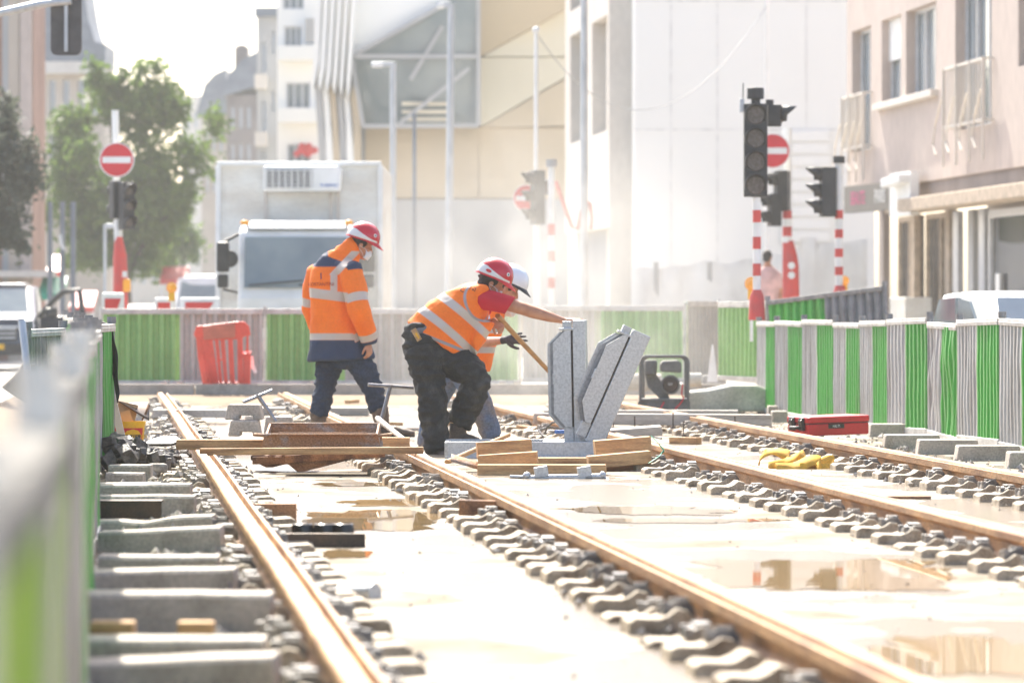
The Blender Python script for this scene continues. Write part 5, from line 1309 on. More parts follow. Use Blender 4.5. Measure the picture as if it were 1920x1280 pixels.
# ------------------------------------------------------------------ buildings
def wall_mb(Wd, z0, z1, ops, thick=.35, depth=8.0):
    """front wall in the x-z plane (outward -y) with recessed openings, plus sides, back and roof"""
    xs = sorted({0.0, Wd} | {o[0] for o in ops} | {o[1] for o in ops}); zs = sorted({z0, z1} | {o[2] for o in ops} | {o[3] for o in ops})
    mb = MB()
    def inside(x, z): return any(o[0] < x < o[1] and o[2] < z < o[3] for o in ops)
    for i in range(len(xs) - 1):
        for j in range(len(zs) - 1):
            a, b, c, d = xs[i], xs[i + 1], zs[j], zs[j + 1]
            if not inside((a + b) / 2, (c + d) / 2): mb.quad((a, 0, c), (b, 0, c), (b, 0, d), (a, 0, d))
    for (a, b, c, d) in ops:
        t = thick
        mb.quad((a, 0, c), (a, 0, d), (a, t, d), (a, t, c)); mb.quad((b, 0, d), (b, 0, c), (b, t, c), (b, t, d))
        mb.quad((a, 0, d), (b, 0, d), (b, t, d), (a, t, d)); mb.quad((b, 0, c), (a, 0, c), (a, t, c), (b, t, c))
    D_ = depth
    mb.quad((0, D_, z0), (0, 0, z0), (0, 0, z1), (0, D_, z1)); mb.quad((Wd, 0, z0), (Wd, D_, z0), (Wd, D_, z1), (Wd, 0, z1))
    mb.quad((Wd, D_, z0), (0, D_, z0), (0, D_, z1), (Wd, D_, z1)); mb.quad((0, 0, z1), (Wd, 0, z1), (Wd, D_, z1), (0, D_, z1)); mb.quad((0, D_, z0), (Wd, D_, z0), (Wd, 0, z0), (0, 0, z0))
    return mb
def window_in(root, o, y, frame_m, glass_m, bars=1, fr=.06, shutter=0.0, cross=0):
    a, b, c, d = o; mb = MB()
    mb.box(((a + b) / 2, y, c + fr / 2), (b - a, .07, fr)); mb.box(((a + b) / 2, y, d - fr / 2), (b - a, .07, fr))
    for x in [a + fr / 2, b - fr / 2] + [a + (b - a) * (k + 1) / (bars + 1) for k in range(bars)]: mb.box((x, y - .002, (c + d) / 2), (fr, .066, d - c - 2 * fr))
    for k in range(cross): mb.box(((a + b) / 2, y - .004, c + (d - c) * (k + 1) / (cross + 1)), (b - a - .02, .05, fr * .7))
    wn = put(mb, 'window', frame_m, root, local=True); ORG[wn.name] = Vector()
    mb = MB(); mb.box(((a + b) / 2, y + .05, (c + d) / 2), (b - a - .01, .012, d - c - .01)); put(mb, 'pane', glass_m, wn, local=True)
    if shutter:
        mb = MB(); mb.box(((a + b) / 2, y - .05, d - (d - c) * shutter / 2), (b - a - .01, .03, (d - c) * shutter)); put(mb, 'roller_blind', M['white'], wn, local=True)
    return wn
def building(name, label, loc, rz, Wd, z1, ops, wall_m, frame_m='alu', glass_m='glass', thick=.35, depth=8.0, bars=1, z0=-.12, cat='building', group=None, cross=0, shutters=()):
    b = thing(name, label, cat, loc, group, rz)
    put(wall_mb(Wd, z0, z1, ops, thick, depth), 'wall', M[wall_m] if isinstance(wall_m, str) else wall_m, b, local=True, fix=False)
    for k, o in enumerate(ops): window_in(b, o, thick - .06, M[frame_m], M[glass_m], bars if not isinstance(bars, (list, tuple)) else bars[k], shutter=.5 if k in shutters else 0, cross=cross)
    return b
def lbox(root, nm, m, c, size, bev=0.0, Rm=None):
    mb = MB(); mb.box(c, size, Rm); return put(mb, nm, M[m] if isinstance(m, str) else m, root, local=True, bevel=bev)
M['render_pink'] = mat('pink_render', (.52, .43, .375), .85, col2=(.46, .385, .335), scale=(.6, .6, .25), lo=.35, hi=.7, bump=.3, bscale=(30, 30, 30), fine=.08)
M['render_pink_old'] = mat('pink_stone', (.40, .25, .19), .85, col2=(.33, .20, .15), scale=(.6, .6, .4), fine=.1)
M['white_clad'] = mat('white_cladding', (.86, .85, .80), .45, col2=(.82, .81, .76), scale=(.15, .15, .08))
M['cream'] = mat('cream_stone', (.66, .61, .54), .8, col2=(.60, .54, .47), scale=(.5, .5, .3), fine=.05)
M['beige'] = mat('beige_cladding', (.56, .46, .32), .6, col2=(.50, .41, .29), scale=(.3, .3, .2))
M['beige_pale'] = mat('pale_beige_sun_and_rail', (.70, .63, .48), .6, col2=(.64, .57, .43), scale=(.3, .3, .2))  # pale tone paints sunlit triangles on the beige front; railing's own colour too
M['slate'] = mat('slate_roof', (.16, .18, .21), .55, col2=(.22, .24, .27), scale=(1, 1, 2), fine=.1)
M['brick_grey'] = mat('grey_brown_brick', (.26, .22, .20), .85, col2=(.20, .17, .155), scale=(1, 1, 1))
M['grey_wall'] = mat('grey_wall', (.42, .42, .41), .8, col2=(.36, .36, .36), scale=(.4, .4, .4))
M['stone_wall'] = mat('old_stone_wall', (.52, .45, .37), .85, col2=(.45, .38, .31), scale=(.5, .5, .5))
M['reveal'] = mat('tan_trim', (.50, .40, .30), .8)
M['facade_glass'] = mat('facade_glass', (.19, .23, .24), .08, col2=(.33, .36, .35), scale=(.25, .25, .25), spec=.7)
M['shop_glass'] = mat('shop_glass', (.03, .033, .036), .06, col2=(.13, .13, .13), scale=(.35, .35, .35), lo=.42, hi=.6, spec=.6)

# pink corner building with shops, parallel to the tracks
AB = 15.03
def fx(D):                      # distance D to the facade's own x
    return (D - AB * math.sin(TA)) / math.cos(TA)
x0 = fx(89.6); L_ = x0 - fx(60)
loc = T(AB, x0); rz = TA - R(90)
def lx(D): return x0 - fx(D)
up = [(lx(89.0), lx(86.8), 4.36, 6.8), (lx(85.6), lx(83.5), 5.2, 6.8), (lx(83.0), lx(80.0), 5.2, 6.8), (lx(78.2), lx(75.0), 4.36, 6.9), (lx(72.8), lx(70.2), 5.2, 6.8), (lx(67), lx(64), 5.2, 6.8)]
up2 = [(a, b, 8.3, 10.4) for (a, b, c, d) in up]
pb = building('pink_corner_building', 'pink rendered building with white balcony rails above a shop front', loc, rz, L_, 13.5, up + up2, 'render_pink', 'alu', 'glass', thick=.27, depth=12, z0=3.55, bars=[1, 1, 2, 2, 1, 1] * 2, shutters=(1,))
for (a, b) in ((up[1][0] - .3, up[2][1] + .25),): lbox(pb, 'sill', 'cream', ((a + b) / 2, -.07, 5.12), (b - a, .16, .13), .01)
for k, q in enumerate((up[0], up[3])):           # balcony rails standing off the wall
    a, b = q[0] - .15, q[1] + .2; mb = MB(); zt = 5.46
    mb.box(((a + b) / 2, -.16, zt), (b - a, .05, .05)); mb.box(((a + b) / 2, -.16, 4.42), (b - a, .05, .05))
    n = 16
    for i in range(n + 1): mb.box((a + (b - a) * i / n, -.16, (zt + 4.42) / 2), (.02, .02, zt - 4.42))
    for i in range(4):
        x = a + (b - a) * i / 3; mb.box((x, -.19, 4.6), (.04, .04, 1.75)); mb.box((x, -.08, 4.42), (.04, .2, .04)); mb.box((x, -.08, zt), (.04, .2, .04))
        mb.tube([(x - .1, -.20, 4.95), (x - .6, -.22, 4.5), (x - .7, -.24, 4.15), (x - .4, -.24, 3.95)], .022, 6)
    put(mb, 'balcony_rail', M['cream'], pb, local=True)
lbox(pb, 'recess_band', 'brick_grey', (L_ * .5 + 3.2, .25, 3.40), (L_ - 6.6, .4, .30)); 
lbox(pb, 'canopy', 'reveal', (L_ * .5 + 3.2, -.08, 3.12), (L_ - 6.6, .6, .24), .02)
# ground floor: shop fronts set back under the canopy
shop = [(lx(88.6), lx(86.2)), (lx(85.6), lx(82.6))]
lbox(pb, 'shop_wall', 'stone_wall', (L_ / 2, 3.0, 1.7), (L_ - .4, .3, 3.65))
for (a, b) in shop:
    wn = window_in(pb, (a, b, .35, 3.05), .9, M['reveal'], M['shop_glass'], 1, .10)
lbox(pb, 'shop_pier', 'brick_grey', (lx(89.2), .70, 1.7), (.5, .14, 3.6)); lbox(pb, 'shop_pier', 'reveal', (lx(85.9), .72, 1.7), (.4, .12, 3.6)); lbox(pb, 'shop_pier', 'reveal', (lx(82.2), .70, 1.7), (.45, .14, 3.3))
for k, D in enumerate((81.0, 79.6, 78.6)): lbox(pb, 'shutter_post', ('alu', 'grey_wall', 'alu')[k], (lx(D), .60, 1.5), (.5, .10, 3.0))
wn = window_in(pb, (lx(77.8), lx(66), .45, 2.95), .55, M['alu'], M['shop_glass'], 2, .14)
mb = MB()
for k in range(6): mb.box((lx(73.6) + .08 * (k % 2), .545, 1.95 - k * .14), (1.7 - .12 * k, .012, .06))
put(mb, 'window_lettering', M['white'], pb, local=True)
mb = MB(); n = 26; cxs = lx(75.4)
mb.tube([(cxs + .42 * math.cos(R(200 - 220 * i / n)), .50, .95 + .50 * math.sin(R(200 - 220 * i / n))) for i in range(n + 1)], .07, 8); put(mb, 'window_display', mat('mauve', (.22, .10, .17), .6), pb, local=True, smooth=50)
lbox(pb, 'notice', 'white', (lx(74.0), .52, 2.45), (.62, .02, .42)); lbox(pb, 'notice', 'white', (lx(77.0), .52, 1.55), (.35, .02, .55))
lbox(pb, 'counter', 'white_dirty', (lx(82.0), -.1, .9), (1.6, .5, 1.05), .02)
# projecting shop sign over the corner, lamp above it
sg = thing('shop_sign', 'dark shop sign board with pink and white letters at the pink building\'s corner', 'shop sign', P(1640, 404, 84))
mb = MB(); a_, b_ = P(1590, 375, 86.5), P(1676, 367, 82.5); mb.bar(a_, b_, .16, .52, Z); put(mb, 'board', mat('sign_black', (.035, .035, .045), .35), sg)
mb = MB(); a2, b2 = P(1676, 366, 82.4), P(1715, 362, 80.8); mb.bar(a2, b2, .16, .80, Z); put(mb, 'end_board', M['white'], sg)
ex = (b_ - a_).normalized()
off = Vector((ex.y, -ex.x, 0)) * .09
lettering(None, 'BEAUTE', .36, a_.lerp(b_, .32) + off, ex, Z, mat('sign_pink', (.65, .04, .22), .5), sg)
lettering(None, 'PARIS', .36, a_.lerp(b_, .80) + off, ex, Z, M['white'], sg)
mb = MB(); mb.bar(P(1665, 344, 82.0), P(1700, 334, 80.8), .3, .16, Z); solo(mb, 'wall_lamp', M['white'], 'white box lamp under the pink building beside the shop sign', 'lamp', bevel=.02)

# plain white building facing the works
D = 104.0; xl, xr = P(1190, 0, D).x, P(1640, 0, D).x
wb = thing('white_building', 'blank white clad building with faint panel joints', 'building', (xl, D, 0))
mb = MB(); mb.box(((xr + xl) / 2, D + 6, 7.5), (xr - xl, 12, 15.2)); put(mb, 'wall', M['white_clad'], wb)
mb = MB()
for u in (1258, 1345, 1512): mb.box((P(u, 0, D).x, D - .004, 7.5), (.025, .02, 15))
for v in (243, 2): mb.box(((xr + xl) / 2, D - .005, P(0, v, D).z), (xr - xl, .02, .03))
put(mb, 'panel_joint', mat('joint_grey', (.78, .77, .74), .6), wb)
mb = MB(); z0_, z1_ = P(0, 455, D).z, P(0, 244, D).z; xa_, xb_ = P(1462, 0, D).x, P(1556, 0, D).x
mb.box(((xa_ + xb_) / 2, D - .05, (z0_ + z1_) / 2), (xb_ - xa_, .06, z1_ - z0_))
for k in range(9): mb.box(((xa_ + xb_) / 2, D - .10, z0_ + (z1_ - z0_) * (k + .5) / 9), (xb_ - xa_ - .06, .08, (z1_ - z0_) / 9 - .07))
put(mb, 'roller_door', M['white_clad'], wb)

# cream building beside it: long side towards the street
pn0 = Vector((P(1188, 0, 106).x, 106, 0)); farD = 116.9
xf = P(1060, 0, farD).x; near = Vector((P(1142, 0, 106.5).x, 106.5, 0)); far = Vector((xf, farD, 0))
dirv = (near - far); L2 = dirv.length; rz2 = math.atan2(dirv.y, dirv.x)
def sx(u):
    """along the side wall for a photo column"""
    k = (u - U0) / FPX; t_ = (k * far.y - far.x) / (dirv.x - k * dirv.y); return t_ * L2
ops = []
for (ua, ub) in ((1069, 1094), (1110, 1139)):
    for (c, d) in ((5.55, 8.35), (9.0, 11.8)): ops.append((max(.1, sx(ua)), min(L2 - .05, sx(ub)), c, d))
cb = building('cream_building', 'cream stone building with tall narrow recessed windows', far, rz2, L2, 15, ops, 'cream', 'alu', 'glass', thick=.6, depth=1.2, bars=1, z0=3.2)
eb = MB(); eb.box(((near.x + P(1192, 0, 106).x) / 2 + .006, 109, 7.6), (P(1192, 0, 106).x - near.x, 5, 15.1)); eb.move(Matrix.Rotation(-rz2, 4, 'Z') @ Matrix.Translation(-far)); put(eb, 'end_wall', M['cream'], cb, local=True)
eb = MB(); eb.box(((near.x + P(1192, 0, 106).x) / 2, 106.48, 10.4), (P(1192, 0, 106).x - near.x + .02, .1, .05)); eb.move(Matrix.Rotation(-rz2, 4, 'Z') @ Matrix.Translation(-far)); put(eb, 'string_course', M['beige'], cb, local=True)
mb = MB(); mb.box((L2 / 2, .8, 1.5), (L2, 1.0, 3.4)); put(mb, 'ground_floor', M['grey_wall'], cb, local=True)

# angular modern building: beige cladding, faceted glass bay, white fins
D = 130.0
mo = thing('modern_building', 'angular beige building with a faceted glass bay and slanting white fins', 'building', P(870, 728, D))
def facet(pts_, nm, m, d0=0.0, dep=.5, par=None, dd=None):
    """polygon of pixels on the building front, each point may stand forward (dd)"""
    mb = MB(); n = len(pts_); a = [P(u, v, D + d0 + (dd[i] if dd else 0)) for i, (u, v) in enumerate(pts_)]
    mb.add(a + [p + Vector((0, dep, 0)) for p in a], [list(range(n))[::-1], list(range(n, 2 * n))] + [(i, (i + 1) % n, n + (i + 1) % n, n + i) for i in range(n)])
    return put(mb, nm, M[m], par or mo)
mb = MB(); a, b = P(684, 0, D).x, P(1066, 0, D).x; mb.box(((a + b) / 2, D + 8, 7.0), (b - a, 14, 14.2)); put(mb, 'wall', M['beige'], mo)
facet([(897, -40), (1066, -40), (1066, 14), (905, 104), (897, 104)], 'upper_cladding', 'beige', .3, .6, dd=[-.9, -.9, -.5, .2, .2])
facet([(905, 106), (1066, 16), (1066, 106)], 'sun_painted_cladding', 'beige_pale', .45, .5)  # pale facets paint the sunlight left between roof shadows
facet([(897, 108), (1066, 108), (1066, 142), (905, 236), (897, 236)], 'sun_painted_cladding', 'beige_pale', .50, .45)
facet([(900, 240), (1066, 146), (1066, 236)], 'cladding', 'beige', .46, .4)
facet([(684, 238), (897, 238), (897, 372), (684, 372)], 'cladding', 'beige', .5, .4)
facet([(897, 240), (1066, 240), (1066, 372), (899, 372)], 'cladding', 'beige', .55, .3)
facet([(684, 374), (1066, 374), (1066, 590), (684, 590)], 'base_wall', 'grey_wall', .35, .6)
gb_ = facet([(659, 105), (836, 8), (897, -30), (897, 235), (681, 236)], 'glass_bay', 'facade_glass', -1.0, 1.6, dd=[0, -.5, -.6, 0, .6])
for (p, q, w_) in [((659, 106), (840, 6), .16), ((659, 106), (897, 106), .12), ((659, 106), (681, 237), .16), ((681, 237), (897, 236), .14), ((897, -20), (897, 236), .18), ((745, 236), (880, 128), .06), ((770, 150), (830, 50), .06)]:
    mb = MB(); mb.bar(P(*p, D - 1.45), P(*q, D - 1.45), .12, w_, Y); put(mb, 'glazing_frame', M['grey_wall'], gb_)
for v in (195, 210, 224): 
    mb = MB(); mb.box(P(800, v, D - 1.2), (92 / S(D), .06, .10)); put(mb, 'railing', M['beige_pale'], gb_)
facet([(664, -30), (897, -40), (836, 6), (659, 102)], 'white_upper_bay', 'white_clad', -1.1, 1.6)
for k in range(6):
    u = 596 + k * 13
    facet([(u, -30), (u + 9, -30), (u + 2 - k * 1.5, 120 + 8 * k), (u - 8 - k * 0, 165 + 4 * k), (u - 12, 160)], 'fin', 'white_clad', -1.2 - .15 * k, 1.0)
    facet([(u - 6, 165 + 3 * k), (u + 6, 130 + 5 * k), (u + 14, 240), (u + 16, 330), (u + 5, 330)], 'lower_fin', ['grey_wall', 'white_clad', 'beige'][k % 3], -1.0, .9)
mb = MB(); a, b = P(600, 0, D).x, P(684, 0, D).x; mb.box(((a + b) / 2, D + 3, 5), (b - a, 5, 12)); put(mb, 'side_wall', M['grey_wall'], mo)

# white balcony block, grey bay block, far mansard houses, turret house, left pink block
def face_block(name, label, u0, u1, v1, D, wall_m, wins, depth=10, frame='alu', glass='glass', bars=1, thick=.3):
    s_ = S(D); xl = P(u0, 0, D).x; Wd = (u1 - u0) / s_; z1 = P(0, v1, D).z
    ops = [((a - u0) / s_, (b - u0) / s_, CH - (d - V0) / s_, CH - (c - V0) / s_) for (a, b, c, d) in wins]
    return building(name, label, (xl, D, 0), 0, Wd, z1, ops, wall_m, frame, glass, thick, depth, bars)
b5 = face_block('apartment_block', 'white apartment block with window bands and red flowers on a balcony', 520, 600, -30, 158, 'white_clad', [(533, 566, 50, 88), (536, 582, 155, 204), (538, 582, 270, 310), (530, 570, -20, 18)], bars=2)
s_ = S(158)
for v in (92, 208, 318): lbox(b5, 'balcony', 'white_clad', (43 / s_, -.45, CH - (v + 10 - V0) / s_), (80 / s_, .9, 26 / s_))
lbox(b5, 'railing', 'grey_wall', (62 / s_, -.5, CH - (60 - V0) / s_), (16 / s_, .5, 46 / s_))
mb = MB(); rr = random.Random(3)
for k in range(14): mb.ell((rr.uniform(38, 72) / s_, -.7, CH - (rr.uniform(275, 292) - V0) / s_), (.13, .13, .13), None, 8, 6)
put(mb, 'red_flower', M['red'], b5, local=True)
b6 = face_block('bay_window_house', 'grey house with stacked bay windows, beside the white apartment block', 482, 521, 30, 170, 'grey_wall', [(489, 500, 80, 135), (489, 500, 190, 245), (489, 500, 285, 330), (508, 516, 60, 100), (508, 516, 170, 210)])
s_ = S(170)
for v in (155, 262): lbox(b6, 'bay', 'cream', (9 / s_, -.5, CH - (v - V0) / s_), (22 / s_, 1.0, 26 / s_))
lbox(b6, 'roof', 'slate', (20 / s_, 4.5, CH - (24 - V0) / s_), (46 / s_, 10, 16 / s_))
b7 = face_block('mansard_house', 'hazy brown terraced house with slate mansard roof and tall chimney', 425, 486, 178, 215, 'brick_grey', [(433, 440, 200, 240), (448, 455, 200, 240), (463, 470, 200, 240), (433, 440, 270, 300), (448, 455, 270, 300), (463, 470, 270, 300)])
s_ = S(215)
mb = MB(); mb.prism([(-.2, CH - (182 - V0) / s_), (62 / s_, CH - (160 - V0) / s_), (62 / s_, CH - (95 - V0) / s_), (30 / s_, CH - (112 - V0) / s_), (4 / s_, CH - (140 - V0) / s_)], (0, -.2, 0), X, Z, (0, 9, 0)); put(mb, 'roof', M['slate'], b7, local=True)
mb = MB(); mb.box((24 / s_, 2, CH - (120 - V0) / s_), (24 / s_, 1.6, 70 / s_)); mb.box((24 / s_, 2, CH - (88 - V0) / s_), (14 / s_, 1.2, 14 / s_)); put(mb, 'chimney', M['brick_grey'], b7, local=True)
b8 = face_block('terraced_house', 'pale hazy terraced house with slate mansard roof in the far street', 378, 427, 215, 235, 'stone_wall', [(386, 392, 240, 285), (398, 404, 240, 285), (411, 418, 240, 285), (386, 392, 320, 360), (398, 404, 320, 360)])
s_ = S(235); mb = MB(); mb.prism([(-.3, CH - (218 - V0) / s_), (52 / s_, CH - (218 - V0) / s_), (46 / s_, CH - (130 - V0) / s_), (24 / s_, CH - (140 - V0) / s_), (6 / s_, CH - (160 - V0) / s_)], (0, -.3, 0), X, Z, (0, 9, 0)); put(mb, 'roof', M['slate'], b8, local=True)
b10 = face_block('end_house', 'long pale house closing the far street behind the tree', 150, 345, 400, 300, 'cream', [(u, u + 8, v, v + 22) for u in range(165, 335, 20) for v in (420, 465, 510)])
b9 = face_block('end_house', 'farthest pale house closing the street, hardly visible in haze', 340, 382, 180, 290, 'cream', [(350, 356, 210, 240), (364, 370, 210, 240), (350, 356, 270, 300), (364, 370, 270, 300)])
bt = face_block('turret_house', 'tall old house with a curved slate turret roof behind the tree', 80, 196, 122, 185, 'stone_wall', [(92, 104, 150, 215), (118, 130, 150, 215), (146, 158, 150, 215), (92, 104, 250, 310), (118, 130, 250, 310), (172, 182, 150, 215)], depth=4)
s_ = S(185)
mb = MB(); mb.prism([(-.2, 0), (119 / s_, 0), (119 / s_, .9), (100 / s_, 1.0), (88 / s_, 1.9), (80 / s_, 3.0), (70 / s_, 3.7), (-.2, 3.9)], (0, -.4, CH - (124 - V0) / s_), X, Z, (0, 4.6, 0)); put(mb, 'roof', M['slate'], bt, local=True)
lbox(bt, 'cornice', 'cream', (58 / s_, -.2, CH - (128 - V0) / s_), (124 / s_, .7, .5))
bl = face_block('old_pink_building', 'pink stone building cut off by the photo edge, grey trees before it', -160, 60, -60, 112, 'render_pink_old', [(-90, -60, -30, 60), (-90, -60, 140, 250), (6, 26, 20, 150), (6, 26, 420, 470), (-40, -16, 20, 150), (-40, -16, 420, 470)], depth=3.2)
s_ = S(112); lbox(bl, 'corner_pilaster', 'render_pink', ((210) / s_, -.08, 5), (20 / s_, .5, 11)); lbox(bl, 'corner_pilaster', 'stone_wall', ((188) / s_, -.05, 5), (20 / s_, .4, 11)); lbox(bl, 'grey_strip', 'grey_wall', (172 / s_, -.03, 6), (12 / s_, .3, 9))
lbox(bl, 'shop_canopy', 'cream', (190 / s_, -.5, CH - (514 - V0) / s_), (150 / s_, 1.2, 12 / s_))

# hoarding with torn sheet at the foot of the white building
D = 84
hd = thing('hoarding', 'grey sheet hoarding with a torn pale plastic edge, before the white building', 'hoarding', P(1400, 660, D))
xa_, xb_ = P(1183, 0, D).x, P(1625, 0, D).x
mb = rib_sheet(0, xb_ - xa_, 0, 2.0, .32, .03, .04, 5).move(Matrix.Translation((xa_, D, -.1))); put(mb, 'ribbed_sheet', M['fence_trim'], hd, fix=False)
mb = MB(); vs = []; fs = []; n = 110
for i in range(n + 1):
    x = xa_ + (xb_ - xa_) * i / n; u = U0 + x / D * FPX
    z = 1.18 + (582 - (505 - (u - 1183) * .085 - (18 if u > 1500 else 0) - (14 if 1480 < u < 1530 else 0))) / S(D) + .10 * noise.noise(Vector((x * 2.3, 0, 2)))
    for k, zz in enumerate((z, z - .12, z - .45, 1.0)): vs.append((x, D - .05 - .05 * noise.noise(Vector((x * 3, k, 7))) - .03 * k, zz))
for i in range(n):
    for k in range(3): fs.append((i * 4 + k, i * 4 + k + 1, i * 4 + k + 5, i * 4 + k + 4))
mb.add(vs, fs); put(mb, 'plastic_sheet', mat('pale_sheet', (.80, .79, .75), .4, col2=(.66, .64, .60), scale=(2, 2, 1)), hd, smooth=60, fix=False)
for u in (1230, 1330, 1420, 1525, 1600): mb = MB(); mb.box((P(u, 0, D).x, D - .06, 1.0), (.09, .08, 2.2)); put(mb, 'post', M['grey_wall'], hd)

# ------------------------------------------------------------------ signals, signs, lamp posts
M['signal_black'] = mat('signal_black', (.03, .03, .032), .5, col2=(.045, .045, .045))
M['lens'] = mat('dull_lens', (.075, .055, .045), .15, col2=(.12, .10, .09), scale=(30, 30, 30), spec=.6)
M['sign_red'] = mat('sign_red', (.62, .025, .04), .45, col2=(.56, .025, .035))
def striped_pole(root, u, v0, v1, D, r, bands, first_red=True, par=None):
    """pole with alternating painted bands between photo rows"""
    mb = MB(); mb.cyl(P(u, v1, D), P(u, v0, D), r, r, 18); po = put(mb, 'pole', M['white'], root, smooth=40)
    for (a, b) in bands:
        mb = MB(); mb.cyl(P(u, b, D), P(u, a, D), r + .003, r + .003, 18); put(mb, 'red_band', M['red_fade'], po, smooth=40)
    return po
def head_box(root, c, n, w_, h, dep, F_, hood=.16, lens_r=.1, nm='signal_head', mm='signal_black'):
    """signal housing with n lamps and hoods facing F_"""
    F_ = Vector(F_).normalized(); sd = F_.cross(Z); Rm = Matrix((sd, F_, Z)).transposed(); c = Vector(c)
    mb = MB(); mb.box(c, (w_, dep, h * n), Rm); hb = put(mb, nm, M[mm], root, bevel=.012)
    for k in range(n):
        lc = c + Z * (h * (n - 1) / 2 - h * k) + F_ * dep / 2
        mb = MB(); mb.cyl(lc - F_ * .01, lc + F_ * .012, lens_r, lens_r * .9, 24); put(mb, 'lens', M['lens'], hb, smooth=40)
        mb = MB(); m_ = 20; vs = []; fs = []
        for i in range(m_ + 1):
            a = R(-35) + R(250) * i / m_; rim = sd * math.cos(a) * (lens_r + .012) + Z * math.sin(a) * (lens_r + .012)
            ext = hood * (.35 + .65 * max(0, math.sin(a)))
            vs += [lc + rim, lc + rim * .96 + F_ * ext]
        for i in range(m_): fs.append((2 * i, 2 * i + 1, 2 * i + 3, 2 * i + 2))
        mb.add(vs, fs); o = put(mb, 'hood', M[mm], hb, smooth=60, fix=False); md = o.modifiers.new('t', 'SOLIDIFY'); md.thickness = .012; md.offset = 0
    return hb
# the four-lamp signal by the zigzag fence
D = 52.0
t1 = thing('traffic_light', 'black four-lamp traffic light on a red and white pole by the tipped-up panel', 'traffic light', P(1419, 600, D), 'traffic lights')
striped_pole(t1, 1419, 368, 600, D, .046, [(394, 417), (444, 467), (494, 517), (545, 600)])
mb = MB(); mb.loft([(P(1419, 600, D), .10, .10), (P(1419, 556, D), .085, .085), (P(1419, 543, D), .05, .05)], 16); put(mb, 'red_base', M['red_fade'], t1, smooth=40)
F_ = Vector((0, -1, 0)); hb = head_box(t1, P(1416.5, 282, D), 4, 44 / S(D), 43.6 / S(D), .16, F_, .13, .117)
mb = MB(); mb.cyl(P(1418, 370, D), P(1418, 352, D), .06, .06, 14); mb.cyl(P(1417, 200, D), P(1417, 183, D), .055, .055, 14); put(mb, 'bracket', M['signal_black'], t1, smooth=40)
mb = MB(); mb.cyl(P(1416.5, 186, D), P(1416.5, 165, D), .10, .10, 22); put(mb, 'top_cap', M['signal_black'], t1, smooth=40, bevel=.01)
mb = MB(); mb.box(P(1391, 198, D), (.055, .06, .16)); ra = put(mb, 'radio_box', M['galv_pole'], t1, bevel=.006)
mb = MB(); mb.cyl(P(1393, 190, D), P(1393.5, 156, D), .006, .006, 6); put(mb, 'aerial', M['signal_black'], ra)
mb = MB(); mb.box(P(1443, 192, D + .1), (.09, .06, .06)); put(mb, 'bracket', M['signal_black'], t1)
s2h = head_box(t1, P(1452, 217, D + .1), 1, .14, .26, .16, X, .18, .10) 

def no_entry(u, v, D, rpx, label, root=None, yaw=0.0):
    r_ = rpx / S(D)
    t = root or thing('no_entry_sign', label, 'road sign', P(u, v + rpx, D), 'no entry signs')
    c = P(u, v, D); Fv = Vector((math.sin(yaw), -math.cos(yaw), 0)); sd = Vector((math.cos(yaw), math.sin(yaw), 0))
    mb = MB(); mb.cyl(c - Fv * .0, c + Fv * .02, r_, r_, 40); rim = put(mb, 'sign_plate' , M['white'], t, smooth=30)
    mb = MB(); mb.cyl(c + Fv * .018, c + Fv * .026, r_ * .93, r_ * .93, 40); fc = put(mb, 'red_disc', M['sign_red'], rim, smooth=30)
    mb = MB(); mb.box(c + Fv * .028, (r_ * 1.62, .008, r_ * .36), Matrix((sd, -Fv, Z)).transposed()); put(mb, 'white_bar', M['white'], rim)
    return t
# its twin across the street with a no entry sign
D = 74
t2 = thing('traffic_light', 'hazy traffic light seen side-on under a no entry sign, red flared base', 'traffic light', P(1482, 640, D), 'traffic lights')
striped_pole(t2, 1476, 240, 640, D, .075, [(395, 410), (425, 443), (455, 640)])
mb = MB(); mb.loft([(P(1484, 640, D), .15, .15), (P(1484, 500, D), .125, .125), (P(1482, 480, D), .115, .115), (P(1479, 452, D), .075, .075)], 18); put(mb, 'red_base', M['red_fade'], t2, smooth=40)
head_box(t2, P(1466, 358, D), 2, .2, .34, .24, (-1, -.3, 0), .24, .11); head_box(t2, P(1452, 394, D - .2), 2, .2, .27, .2, (-1, -.3, 0), .24, .10)
mb = MB()
for k, v in enumerate((498, 516)): mb.cyl(P(1484, v, D - .2), P(1484, v, D - .26), .06, .06, 14)
put(mb, 'sticker', M['white'], t2)
no_entry(1449, 283, D - .4, 33, 'round red no entry sign half behind the four-lamp traffic light')
# third signal, lamps to the side
D = 63
t3 = thing('traffic_light', 'three-lamp traffic light turned sideways on a striped pole, before the hoarding', 'traffic light', P(1573, 640, D), 'traffic lights')
striped_pole(t3, 1573, 300, 640, D, .056, [(394, 410), (430, 446), (466, 482), (500, 516), (540, 640)])
head_box(t3, P(1552, 360, D), 3, .24, 31 / S(D), .21, (-1, -.12, 0), .22, .10)
mb = MB(); mb.cyl(P(1573, 306, D), P(1573, 293, D), .085, .085, 18); put(mb, 'top_cap', M['signal_black'], t3, smooth=40)
mb = MB(); mb.loft([(P(1575, 640, D), .13, .13), (P(1575, 556, D), .11, .11), (P(1575, 535, D), .07, .07)], 16); put(mb, 'red_base', M['red_fade'], t3, smooth=40)
